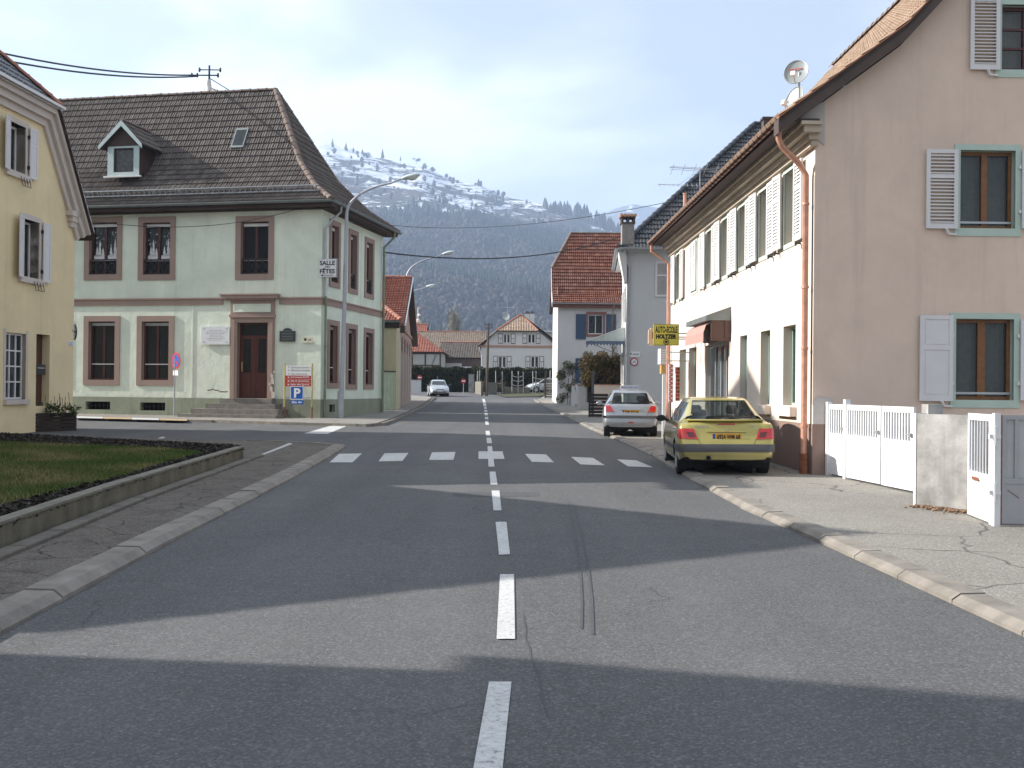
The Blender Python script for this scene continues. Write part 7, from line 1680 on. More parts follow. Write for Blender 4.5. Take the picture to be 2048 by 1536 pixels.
# tall shrub at the corner of the red roofed house
q = G(1136, 808, .05); t = thing('leafy_shrub', 'tall loose shrub with pale tips at the corner of the red roofed house', 'shrub', q); zt_ = P(1136, 722, q.y).z
sx = 20 * q.y / F; hh_ = zt_ - q.z
b = MB(); rr = random.Random(5)
for i in range(45):
    a = rr.uniform(0, 6.28); r = rr.uniform(.1, .75); p0 = q + V((rr.uniform(-.45, .45), rr.uniform(-.3, .3), 0)); b.tube([p0, p0 + V((math.cos(a) * r * .4, math.sin(a) * r * .3, hh_ * .5)), p0 + V((math.cos(a) * r, math.sin(a) * r * .6, hh_ * rr.uniform(.7, 1.08)))], [.018, .012, .005], 4, False)
b.build('stem', M['bark'], t, kind='stuff')
M['olive'] = leaf_mat('olive_leaves', [(0, (0.02, 0.03, 0.012)), (.5, (0.07, 0.085, 0.035)), (.85, (0.14, 0.14, 0.07)), (1, (.30, .33, .22))])
leaf_cloud('foliage', [(q.x + rr.uniform(-.5, .5), q.y + rr.uniform(-.4, .2), q.z + hh_ * k, .35, .35, .35, 1.3 - k * .5) for k in np.linspace(.1, .95, 16)], 8500, .06, M['olive'], t)
q = G(1187, 812, .05)
def bigbush(label, px0, px1, pyt, pyb, d, mt, n):
    a, c = P(px0, pyb, d), P(px1, pyb, d); zt, zb_ = P(px0, pyt, d).z, P(px0, pyb, d).z; t = thing('brown_hedge', label, 'hedge', ((a.x + c.x) / 2, d, zb_)); cs = []
    rr = random.Random(8); hgt = zt - zb_
    for i in range(44): x_ = a.x + (c.x - a.x) * rr.random(); f = (x_ - a.x) / (c.x - a.x); cs.append((x_, d + rr.uniform(0, .8), zb_ + (hgt * (.78 + .2 * min(1, .6 + f * 2.5))) * rr.random() ** .7 * .85, .38, .4, .38, 1))
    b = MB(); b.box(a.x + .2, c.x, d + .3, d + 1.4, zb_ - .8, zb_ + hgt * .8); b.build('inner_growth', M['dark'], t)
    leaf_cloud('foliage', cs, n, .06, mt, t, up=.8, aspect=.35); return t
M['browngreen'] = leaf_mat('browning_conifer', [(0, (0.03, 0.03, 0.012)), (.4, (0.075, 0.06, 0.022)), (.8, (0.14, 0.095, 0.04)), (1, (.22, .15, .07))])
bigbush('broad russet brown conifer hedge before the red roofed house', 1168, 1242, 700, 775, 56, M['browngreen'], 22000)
# white garden walls, dark boarded gate
q0 = G(1157, 817, .05)
def pier(label, px0, px1, pyt, pyb, mt, name='garden_wall', th=.3, turn=0.0, cat='wall'):
    a, c = G(px0, pyb, .05), P(px1, pyb, G(px0, pyb, .05).y); fr = Fr((a.x, a.y), (1, turn)); ln = c.x - a.x; zt = P(px0, pyt, a.y).z; t = thing(name, label, cat, a); MB().fbox(fr, 0, ln, a.z - .1, zt, -th, 0).build('wall', mt, t); MB().fbox(fr, -.03, ln + .03, zt, zt + .05, -th - .03, .03).build('coping', M['ridgered'], t); return t, fr, ln, zt
pier('short white rendered garden wall left of the dark boarded gate', 1155, 1182, 771, 818, M['whitewall'], turn=-.05)
pier('thin white post of the garden wall beside the tall shrub', 1143, 1149, 771, 812, M['whitewall'], 'gate_post', .15, cat='post')
pier('long cream garden wall behind the silver hatchback', 1186, 1240, 770, 822, M['cream'], turn=-.02)
q = G(1179, 834, .05); df_ = Fr(q, (1, -.05)); ln = P(1216, 834, q.y).x - q.x; zt_ = P(1190, 787, q.y).z
t = thing('boarded_gate', 'dark wooden boarded gate half hidden by the silver hatchback', 'gate', q); n = 7; dkw = plain('dark_gate_wood', (.03, .026, .026), .7, var=.2)
for i in range(n): MB().fbox(df_, .04, ln, q.z + (zt_ - q.z) * i / n + .015, q.z + (zt_ - q.z) * (i + 1) / n - .01, -.03, 0).build('board', dkw, t)
MB().fbox(df_, -.05, .04, q.z, zt_ + .05, -.05, .03).build('post', dkw, t); q2 = P(1184, 742, q.y + 1); MB().tube([(q2.x, q.y + .4, q.z), (q2.x, q.y + .4, q2.z)], .06, 8).build('tall_post', plain('slate_post', (.10, .10, .11), .6), t)
# bare climber against the red roofed house
q = P(1232, 690, 58); bare_tree('fine reddish bare shrub between the red roofed house and the grey house', (q.x, 60, g(60)), P(1232, 610, 60).z - g(60), 1.1, 16, 21, 'bark', .8, 'shrub', 'bare_shrub', .01, 3, .012)

# ------------------------------------------------------------------ street lamps
def lamp(label, base, ztop, reach, direction, s=1.0):
    base = V(base); t = thing('street_lamp', label, 'street lamp', base, 'street lamps along the left pavement'); d = V((direction[0], direction[1], 0)).normalized()
    H = ztop - base.z; zs = base.z + H - reach * .62
    lean = V((.012, 0, 0))
    pts = [base, V((base.x + .1, base.y, base.z + (zs - base.z) * .5)), V((base.x + .16, base.y, zs))]
    for k in np.linspace(.12, 1, 12):
        a = k * math.pi / 2 * .80; pts.append(V((base.x + .16, base.y, zs)) + d * (reach * .72 * (1 - math.cos(a)) / (1 - math.cos(math.pi / 2 * .8)) ) + Z * (reach * .50 * math.sin(a) / math.sin(math.pi / 2 * .8)))
    rads = [.105, .085, .07] + list(np.linspace(.062, .035, 12))
    end = pts[-1]; tip = end + d * reach * .16 + Z * reach * .07
    MB().tube(pts + [tip], rads + [.033], 12).build('pole', M['lamp'], t, smooth=True)
    MB().tube([base, base + Z * 1.1], .13, 12).build('base_sleeve', M['lamp'], t)
    hd = (d + Z * .22).normalized(); x = hd.cross(Z).normalized(); y = x.cross(hd); rows = []
    for u_, wx, wy in ((0, .05, .05), (.06, .09, .07), (.22, .15, .10), (.42, .17, .11), (.62, .15, .09), (.74, .08, .05), (.78, .01, .01)):
        c = tip + hd * u_; rows.append([c + x * math.cos(a) * wx + y * math.sin(a) * wy for a in np.linspace(0, 2 * math.pi, 15)[:-1]])
    MB().grid(rows, close=True).build('lamp_head', M['lamphead'], t, smooth=True)
    rows = []
    for u_, wx, wy in ((.26, .10, .02), (.36, .14, .10), (.55, .13, .10), (.68, .05, .02)):
        c = tip + hd * u_ - y * .06; rows.append([c + x * math.cos(a) * wx - y * abs(math.sin(a)) * wy for a in np.linspace(0, math.pi, 9)])
    MB().grid(rows).build('lens', plain('lamp_lens', (.6, .65, .65), .15, spec=.7), t, smooth=True)
    return t
q = G(681, 836, .08); lamp('tall grey street lamp standing at the corner of the green hall', q, P(800, 352, q.y).z, 2.55, (1, -.05))
b2 = V((P(806, 800, 66).x, 66, g(66) + .08)); lamp('second street lamp rising behind the arcade house verge', b2, P(885, 505, 66).z, 2.6, (1, -.1))
b3 = V((P(800, 800, 86).x, 86, g(86) + .08)); lamp('farthest street lamp of which only the head shows beside the roof verge', b3, P(838, 571, 86).z, 2.2, (1, -.1))

# ================================================================== cars
def smooth1(a, k=2):
    for _ in range(k): a = np.r_[a[0], (a[:-2] + 2 * a[1:-1] + a[2:]) / 4, a[-1]]
    return a
def car(name, label, loc, heading, L, Wd, top, belt, roofw, wheels, paint, spec, group=None):
    """top: [(y,z)] centre line; belt: [(y,z)] shoulder line; y=0 rear"""
    t = thing(name, label, 'car', (0, 0, 0)); hw = Wd / 2
    ys = np.unique(np.r_[np.linspace(0, .5, 26), np.linspace(.5, L - .5, 84), np.linspace(L - .5, L, 22)])
    T = lambda y: np.interp(y, [p[0] for p in top], [p[1] for p in top]); B = lambda y: np.interp(y, [p[0] for p in belt], [p[1] for p in belt])
    zt = smooth1(T(ys), spec.get('smooth', 2)); zb_ = smooth1(B(ys), 2); zb_ = np.minimum(zb_, zt - .02)
    under = np.interp(ys, [0, .25, .8, L - .8, L - .2, L], [.30, .24, .20, .20, .22, .28])
    rc, fc = spec.get('rear_round', (.45, .13)), spec.get('front_round', (.9, .26))
    w_ = np.full(len(ys), hw); k = ys < rc[0]; w_[k] -= rc[1] * (1 - np.sqrt(np.clip(1 - (1 - ys[k] / rc[0]) ** 2.6, 0, 1))); k = (L - ys) < fc[0]; w_[k] -= fc[1] * (1 - np.sqrt(np.clip(1 - (1 - (L - ys[k]) / fc[0]) ** 2.4, 0, 1)))
    rw = np.interp(ys, [p[0] for p in roofw], [p[1] for p in roofw]) * hw
    rows = []
    for i, y in enumerate(ys):
        W0, zu, zs, z1 = w_[i], under[i], zb_[i], zt[i]; r_ = min(rw[i], W0 * .95); gh = z1 - zs
        pts = [(0, zu), (W0 * .6, zu), (W0 * .88, zu + .01), (W0 * .95, zu + .05)]
        for f in np.linspace(.12, .94, 9): pts.append((W0 * (1 - .045 * (abs(f - .48) / .5) ** 2.2), zu + .05 + (zs - zu - .05) * f))
        sh = W0 * .935; pts.append((sh, zs))
        if gh < .12:
            for f in (.18, .36, .52, .66, .78, .87, .93): pts.append((sh * (1 - f * .9), zs + gh * math.sin(min(1, f * 1.25) * math.pi / 2)))
        else:
            for f in (.12, .36, .62, .84): pts.append((sh + (r_ - sh) * (f ** 1.15), zs + (gh - .05) * f))
            pts += [(r_ * .985, z1 - .028), (r_ * .88, z1 - .01), (r_ * .5, z1 - .002)]
        pts.append((0, z1 + (0 if gh < .12 else .004)))
        rows.append([(x, y, z) for x, z in pts] + [(-x, y, z) for x, z in pts[-2:0:-1]])
    nr = len(rows[0]); V_ = np.array(rows).reshape(-1, 3); faces = []
    ya = wheels; wr = spec.get('arch', .345); wz = .30
    def c_in(cx, cy, cz): return abs(cx) > hw * .55 and any((cy - a) ** 2 + (cz - wz) ** 2 < wr ** 2 for a in ya)
    for i in range(len(ys) - 1):
        for j in range(nr):
            q = (i * nr + j, i * nr + (j + 1) % nr, (i + 1) * nr + (j + 1) % nr, (i + 1) * nr + j); faces.append(q)
    full = [tuple(v) for v in V_]
    caps = [tuple(range(nr))[::-1], tuple((len(ys) - 1) * nr + j for j in range(nr))]
    bvh = BVHTree.FromPolygons([V(v) for v in full], faces + caps)
    # glass regions
    glz = spec['glass']; keep = []
    def inpoly(x, y, poly):
        c = False; j = len(poly) - 1
        for i in range(len(poly)):
            xi, yi = poly[i]; xj, yj = poly[j]
            if (yi > y) != (yj > y) and x < (xj - xi) * (y - yi) / (yj - yi) + xi: c = not c
            j = i
        return c
    used = V_.copy()
    for q in faces:
        c = V_[list(q)].mean(0)
        if c_in(*c): continue
        hole = False
        for kind, poly in glz:
            if kind == 'side' and abs(c[0]) > hw * .5 and inpoly(c[1], c[2], poly): hole = True
            if kind == 'rear' and c[1] < L * .45 and c[2] > 0.5 and inpoly(abs(c[0]), c[2], poly): hole = True
            if kind == 'front' and c[1] > L * .45 and c[2] > .5 and inpoly(abs(c[0]), c[2], poly): hole = True
        if not hole: keep.append(q)
    # pull the ragged arch rim onto a circle
    cnt = {}
    for q in keep:
        for v in q: cnt[v] = cnt.get(v, 0) + 1
    tot = {}
    for q in faces:
        for v in q: tot[v] = tot.get(v, 0) + 1
    for v, n in cnt.items():
        x, y, z = used[v]
        if n < tot[v] and abs(x) > hw * .55:
            for a in ya:
                d = math.hypot(y - a, z - wz)
                if d < wr + .12 and z > .12: used[v, 1] = a + (y - a) * wr / d; used[v, 2] = wz + (z - wz) * wr / d
    def low(q): j = q[0] % nr; return j < 3 or j >= nr - 3
    b = MB(); b.v = [tuple(v) for v in used]; b.f = [q for q in keep if not low(q)] + caps; b.r = [.5] * len(b.f); body = b.build('body', paint, t); sharp(body, 40)
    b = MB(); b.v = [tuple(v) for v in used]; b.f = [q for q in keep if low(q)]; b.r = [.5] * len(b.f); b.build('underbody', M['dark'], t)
    def hit(o, d):
        h = bvh.ray_cast(V(o), V(d)); return (h[0], h[1]) if h[0] is not None else (None, None)
    def patch(part, poly4, side, mt, off=.006, nu=10, nv=6, parent=t, mirror=False, smooth=True):
        sgs = (1, -1) if mirror else (1,)
        for sg in sgs:
            rws = []
            for i in range(nv + 1):
                r = []
                for j in range(nu + 1):
                    u, v = j / nu, i / nv; a, bb, cc, dd = poly4
                    X = (a[0] * (1 - u) + bb[0] * u) * (1 - v) + (dd[0] * (1 - u) + cc[0] * u) * v; Y = (a[1] * (1 - u) + bb[1] * u) * (1 - v) + (dd[1] * (1 - u) + cc[1] * u) * v
                    if side == 'rear': p, n_ = hit((X * sg, -2, Y), (0, 1, 0))
                    elif side == 'front': p, n_ = hit((X * sg, L + 2, Y), (0, -1, 0))
                    else: p, n_ = hit((sg * 3, X, Y), (-sg, 0, 0))
                    if p is None: p = V((X * sg, 0, Y)) if side == 'rear' else (V((X * sg, L, Y)) if side == 'front' else V((sg * hw, X, Y))); n_ = V((0, 0, 0))
                    dvec = V((0, -1, 0)) if side == 'rear' else (V((0, 1, 0)) if side == 'front' else V((sg, 0, 0)))
                    if n_.dot(dvec) < 0: n_ = -n_
                    r.append(p + n_ * off)
                rws.append(r)
            bb_ = MB(); bb_.grid(rws)
            rim = rws[0] + [r[-1] for r in rws[1:]] + rws[-1][-2::-1] + [r[0] for r in rws[-2:0:-1]]
            inn = [p - (V((0, -1, 0)) if side == 'rear' else V((0, 1, 0)) if side == 'front' else V((sg, 0, 0))) * (off + .012) for p in rim]
            bb_.grid([rim, inn], close=True)
            o = bb_.build(part, mt, parent); sharp(o, 50)
        return o
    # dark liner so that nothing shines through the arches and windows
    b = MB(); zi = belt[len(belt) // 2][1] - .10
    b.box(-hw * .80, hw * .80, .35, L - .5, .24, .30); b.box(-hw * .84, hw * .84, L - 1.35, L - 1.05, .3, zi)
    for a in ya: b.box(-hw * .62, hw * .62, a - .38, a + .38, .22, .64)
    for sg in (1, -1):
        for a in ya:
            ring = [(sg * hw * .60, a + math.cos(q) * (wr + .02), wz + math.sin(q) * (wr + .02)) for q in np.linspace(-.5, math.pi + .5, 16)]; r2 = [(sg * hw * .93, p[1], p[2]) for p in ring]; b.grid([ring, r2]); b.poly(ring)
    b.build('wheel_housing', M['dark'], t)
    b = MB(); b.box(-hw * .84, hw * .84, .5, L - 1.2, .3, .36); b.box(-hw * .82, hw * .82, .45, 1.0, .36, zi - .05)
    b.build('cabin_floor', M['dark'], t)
    seatm = bpy.data.materials.get('seat_cloth') or plain('seat_cloth', (.06, .06, .065), .9)
    for (x, y, z0, z1, ww) in [(-.36, L * .50, .45, 1.02, .5), (.36, L * .50, .45, 1.02, .5), (0, L * .27, .45, .95, 1.25)]:
        b = MB(); rws = []
        for f, wd2, th2 in ((0, .48, .14), (.5, .5, .13), (.85, .45, .10), (1, .36, .05)):
            z = z0 + (z1 - z0) * f; yy = y - .12 * f; rws.append([(x + sx * ww * wd2, yy + sy * th2, z) for sx, sy in ((-1, -1), (-.6, -1.3), (.6, -1.3), (1, -1), (1, 1), (.6, 1.2), (-.6, 1.2), (-1, 1))])
        b.grid(rws, close=True); b.poly(rws[-1]); b.build('seat', seatm, t)
    for x, y in ((-.36, L * .50), (.36, L * .50), (-.38, L * .27), (.38, L * .27)):
        z = 1.06 if y > L * .4 else .99; b = MB(); rws = [[(x + math.cos(a) * r1, y - .14 + math.sin(a) * r1 * .45, z + dz) for a in np.linspace(0, 2 * math.pi, 13)[:-1]] for dz, r1 in ((0, .10), (.04, .13), (.13, .13), (.17, .09))]; b.grid(rws, close=True); b.poly(rws[-1]); b.build('headrest', seatm, t)
    # wheels
    for a in ya:
        for sg in (1, -1):
            b = MB(); R_ = .305; x1 = sg * (hw - .03); x0 = sg * (hw - .22); prof_ = [(x0, R_ - .03), (x0 + sg * .02, R_), (x1 - sg * .02, R_), (x1, R_ - .03), (x1 + sg * .0, R_ - .10)]
            rws = [[(x, a + math.cos(q) * r, wz + math.sin(q) * r) for q in np.linspace(0, 2 * math.pi, 29)[:-1]] for x, r in prof_]; b.grid(rws, close=True); b.poly(rws[0]); w_o = b.build('wheel', bpy.data.materials.get('tyre') or plain('tyre', (.018, .018, .019), .85), t); sharp(w_o, 40)
            b = MB(); rws = [[(x1 + sg * dx, a + math.cos(q) * r, wz + math.sin(q) * r) for q in np.linspace(0, 2 * math.pi, 29)[:-1]] for dx, r in ((-.002, R_ - .10), (.004, R_ - .12), (-.03, .13), (-.02, .05), (-.02, .001))]; b.grid(rws, close=True); sharp(b.build('rim', spec.get('rim', M['greymetal']), w_o), 40)
            b = MB()
            for q in np.linspace(0, 2 * math.pi, 9)[:-1]: b.disc((x1 - sg * .012, a + math.cos(q) * .155, wz + math.sin(q) * .155), (sg, 0, 0), .022, 8)
            b.build('rim_hole', M['dark'], w_o)
    spec['detail'](t, patch, hit, hw, L)
    t.rotation_euler = (0, 0, heading); t.location = loc; WL[t.name] = V((0, 0, 0)); return t
def paint(name, col, metal=.55, rough=.32):
    m, nt, b = newmat(name); b.inputs['Base Color'].default_value = (*col, 1); b.inputs['Metallic'].default_value = metal; b.inputs['Roughness'].default_value = rough
    b.inputs['Coat Weight'].default_value = .8; b.inputs['Coat Roughness'].default_value = .06
    c = _ramp(nt, _noise(nt, 2.2, 5, .65, nt.nodes.new('ShaderNodeTexCoord').outputs['Object']), [(.35, sc_col(col, .9)), (.7, sc_col(col, 1.06))])
    sp_ = nt.nodes.new('ShaderNodeSeparateXYZ'); nt.links.new(nt.nodes.new('ShaderNodeTexCoord').outputs['Object'], sp_.inputs[0])
    k = _ramp(nt, sp_.outputs[2], [(.22, (.45,) * 3), (.6, (0, 0, 0))]); c = _mix(nt, k, c, (.16, .14, .11)); nt.links.new(c, b.inputs['Base Color'])
    r = _math(nt, 'MULTIPLY_ADD', k, .5, rough); nt.links.new(r, b.inputs['Roughness']); return m
carglass = glass_mat('car_glass', (.03, .035, .035), .72, .02)
lens_r = plain('tail_lens', (.50, .012, .012), .12, var=.05, coat=1, spec=.6); lens_d = plain('smoked_lens', (.10, .012, .015), .12, coat=1); lens_w = plain('clear_lens', (.5, .5, .5), .1, .4, coat=1); trimg = plain('bumper_strip', (.075, .075, .08), .5)
plate_y = plain('number_plate_yellow', (.72, .36, .04), .45, var=.03); chrome = plain('chrome', (.6, .6, .6), .15, .95)
def plate(t, x, y, z, txt, tilt=0.0, w_=.50, h_=.11, mt=None, back=True, sgn=-1):
    fr = Fr((x, y), (1 if sgn < 0 else -1, 0)); pl_ = MB().fbox(fr, -w_ / 2, w_ / 2, z - h_ / 2, z + h_ / 2, 0, .012).build('number_plate', mt or plate_y, t)
    MB().fbox(fr, -w_ / 2 + .005, -w_ / 2 + .05, z - h_ / 2 + .005, z + h_ / 2 - .005, .012, .014).build('blue_band', BLU, pl_); text(pl_, txt, fr, .03, z, .105, BLK, .0145, 1, .003, width=w_ - .10); return pl_
def mirror(t, hw, y, z, mt):
    for sg in (1, -1):
        b = MB(); rws = []
        for dy, k in ((-.05, .8), (-.03, 1), (.04, .95), (.09, .5)): rws.append([(sg * (hw + .10) + math.cos(a) * .10 * k, y + dy, z + math.sin(a) * .068 * k) for a in np.linspace(0, 2 * math.pi, 13)[:-1]])
        b.grid(rws, close=True); b.poly(rws[0]); b.poly(rws[-1]); b.bar((sg * (hw - .06), y + .02, z - .05), (sg * (hw + .05), y + .02, z - .02), .05); sharp(b.build('wing_mirror', mt, t), 50)
def d_yellow(t, patch, hit, hw, L):
    patch('rear_window', [(-.60, .985), (.60, .985), (.475, 1.325), (-.475, 1.325)], 'rear', carglass, .004, 16, 8)
    for sg in (1, -1):
        pts = []
        for x, z in [(-.60, .985), (.60, .985), (.475, 1.325), (-.475, 1.325), (-.60, .985)]:
            p, n_ = hit((x, -2, z), (0, 1, 0)); pts.append(p + n_ * .004 if p else V((x, .6, z)))
    MB().tube(pts, .011, 5).build('window_seal', M['black'], t)
    patch('side_window', [(1.50, .95), (2.95, .93), (2.30, 1.285), (1.55, 1.30)], 'side', carglass, .004, 10, 6, mirror=True)
    patch('side_window', [(.80, .97), (1.45, .955), (1.48, 1.295), (1.22, 1.285)], 'side', carglass, .004, 8, 6, mirror=True)
    patch('windscreen', [(-.64, .98), (.64, .98), (.50, 1.30), (-.50, 1.30)], 'front', carglass, .004, 12, 6)
    # tail lamps wrap the corners
    for sg in (1, -1):
        patch('tail_light', [(sg * .825, .66), (sg * .50, .655), (sg * .565, .835), (sg * .80, .845)], 'rear', lens_r, .010, 10, 6)
        patch('tail_light', [(sg * .66, .69), (sg * .545, .69), (sg * .585, .775), (sg * .70, .78)], 'rear', lens_d, .016, 6, 4)
    patch('tail_light', [(.13, .67), (.28, .70), (.25, .82), (.17, .835)], 'side', lens_r, .010, 6, 5, mirror=True)
    # bumper strip wrapping round
    patch('bumper_strip', [(-.80, .435), (.80, .435), (.81, .565), (-.81, .565)], 'rear', trimg, .022, 26, 5)
    patch('bumper_strip', [(.03, .435), (.62, .435), (.58, .565), (.03, .565)], 'side', trimg, .018, 12, 5, mirror=True)
    patch('side_strip', [(1.0, .44), (3.0, .44), (3.0, .52), (1.0, .52)], 'side', trimg, .012, 20, 3, mirror=True)
    patch('lower_bumper', [(-.70, .27), (.70, .27), (.74, .31), (-.74, .31)], 'rear', M['black'], .006, 16, 2)
    # tailgate lip spoiler
    b = MB(); rws = []
    for x in np.linspace(-.66, .66, 21):
        e_ = 1 - .45 * (abs(x) / .66) ** 3; y0 = .17 + .12 * (abs(x) / .66) ** 2.5
        rws.append([(x, y0 + .01, .955 * 1.0 - .0), (x, y0 - .05 * e_, .985 * 1.0), (x, y0 - .035 * e_, 1.003), (x, y0 + .10, .992), (x, y0 + .12, .965)])
    b.grid(rws, close=True); b.poly(rws[0]); b.poly(rws[-1]); sharp(b.build('rear_spoiler', t.children[0].data.materials[0], t), 50)
    patch('brake_light', [(-.155, .905), (.155, .905), (.15, .925), (-.15, .925)], 'rear', lens_r, .008, 6, 2)
    p, n_ = hit((0, -2, .70), (0, 1, 0)); plate(t, .0, p.y - .005, .70, '6924 WM 68')
    patch('tailgate_grip', [(-.34, .775), (.34, .775), (.34, .797), (-.34, .797)], 'rear', t.children[0].data.materials[0], .022, 8, 2)
    # tailgate shut lines
    for sg in (1, -1):
        pts = [hit((x * sg, -2, z), (0, 1, 0))[0] for x, z in ((.62, .94), (.605, .85), (.50, .655), (.46, .575))]; MB().tube([q + V((0, -.001, 0)) for q in pts], .004, 4).build('shut_line', M['black'], t)
        pts = [hit((3 * sg, y, z), (-sg, 0, 0))[0] for y, z in ((1.47, .93), (1.46, .6), (1.50, .36), (1.9, .27), (2.7, .27), (2.78, .5), (2.85, .93))]; MB().tube(pts, .004, 4).build('shut_line', M['black'], t)
    for sg in (1, -1): 
        p, n_ = hit((sg * .40, -2, .87), (0, 1, 0)); f_ = Fr((sg * .43, p.y - .004), (1, 0)); text(t, 'XSARA' if sg < 0 else '1.8i', f_, 0, .875, .055, chrome, .002, 1.5, .001, name='badge_lettering')
    b = MB(); 
    for k in (0, 1):
        z = .80 + k * .018; b.bar((-.03, hit((0, -2, .80), (0, 1, 0))[0].y - .03, z + .0), (0, hit((0, -2, .8), (0, 1, 0))[0].y - .03, z + .02), .008, .006); b.bar((0, hit((0, -2, .80), (0, 1, 0))[0].y - .03, z + .02), (.03, hit((0, -2, .8), (0, 1, 0))[0].y - .03, z), .008, .006)
    b.build('badge', chrome, t)
    MB().tube([(-.33, -.035, .335), (-.33, .2, .335)], .042, 10, False).build('exhaust', M['black'], t); MB().disc((-.33, -.01, .335), (0, -1, 0), .04, 10).build('exhaust_mouth', M['dark'], t)
    MB().tube([(.1, .25, .27), (.1, .9, .27)], .09, 8).build('silencer', M['dark'], t)
    mirror(t, hw, 2.78, .96, M['black'])
    p = hit((-3, 1.62, .80), (1, 0, 0))[0]
    patch('door_handle', [(1.56, .80), (1.74, .80), (1.74, .835), (1.56, .835)], 'side', t.children[0].data.materials[0], .018, 4, 2, mirror=True)
    p = hit((.0, -2, .99), (0, 1, 0)); q0, _ = hit((.05, -2, 1.0), (0, 1, 0)); q1, _ = hit((.50, -2, 1.035), (0, 1, 0)); MB().tube([q0 + V((0, -.02, 0)), q0.lerp(q1, .5) + V((0, -.03, .01)), q1 + V((0, -.02, 0))], .009, 5).build('wiper', M['black'], t)
    MB().box(-.6, .6, .35, .8, .97, .985).build('parcel_shelf', M['black'], t)
q = G(1355, 947); hd_ = R(-4.0)
ypaint = paint('yellow_green_metallic', (.47, .395, .11), .45, .30)
def place(rear_left_px, W, heading, off, yoff=.78):
    """world position of car origin so that its rear left wheel touches the ground under a point of the photograph"""
    p = G(*rear_left_px, off); c, s = math.cos(heading), math.sin(heading); lx, ly = -(W / 2 - .12), yoff
    return V((p.x - (lx * c - ly * s), p.y - (lx * s + ly * c), p.z))
loc = place((1362, 948), 1.70, hd_, .0, .80)
yc_ = car('car', 'yellow green three door coupe parked with its left wheels at the kerb', loc + Z * .02, hd_, 4.17, 1.70,
    [(0, .50), (.03, .60), (.08, .68), (.13, .80), (.16, .93), (.20, .965), (.45, 1.0), (1.30, 1.365), (1.75, 1.395), (2.15, 1.385), (2.45, 1.33), (3.15, .94), (3.55, .86), (3.95, .72), (4.10, .60), (4.17, .5)],
    [(0, .48), (.03, .58), (.08, .66), (.13, .78), (.16, .90), (.25, .93), (.6, .935), (1.5, .92), (2.9, .89), (3.2, .87), (3.6, .80), (3.95, .66), (4.17, .48)],
    [(0, .85), (.45, .80), (1.3, .635), (2.2, .66), (2.6, .70), (3.1, .82), (4.17, .8)], (.80, 3.34), ypaint,
    dict(glass=[('rear', [(0, 1.005), (.57, 1.005), (.45, 1.31), (0, 1.31)]), ('side', [(.92, .985), (2.85, .96), (2.28, 1.27), (1.3, 1.28)]), ('front', [(0, 1.0), (.60, 1.0), (.47, 1.28), (0, 1.28)])], detail=d_yellow, arch=.35))
yc_.rotation_euler = (0, R(-0.6), hd_)
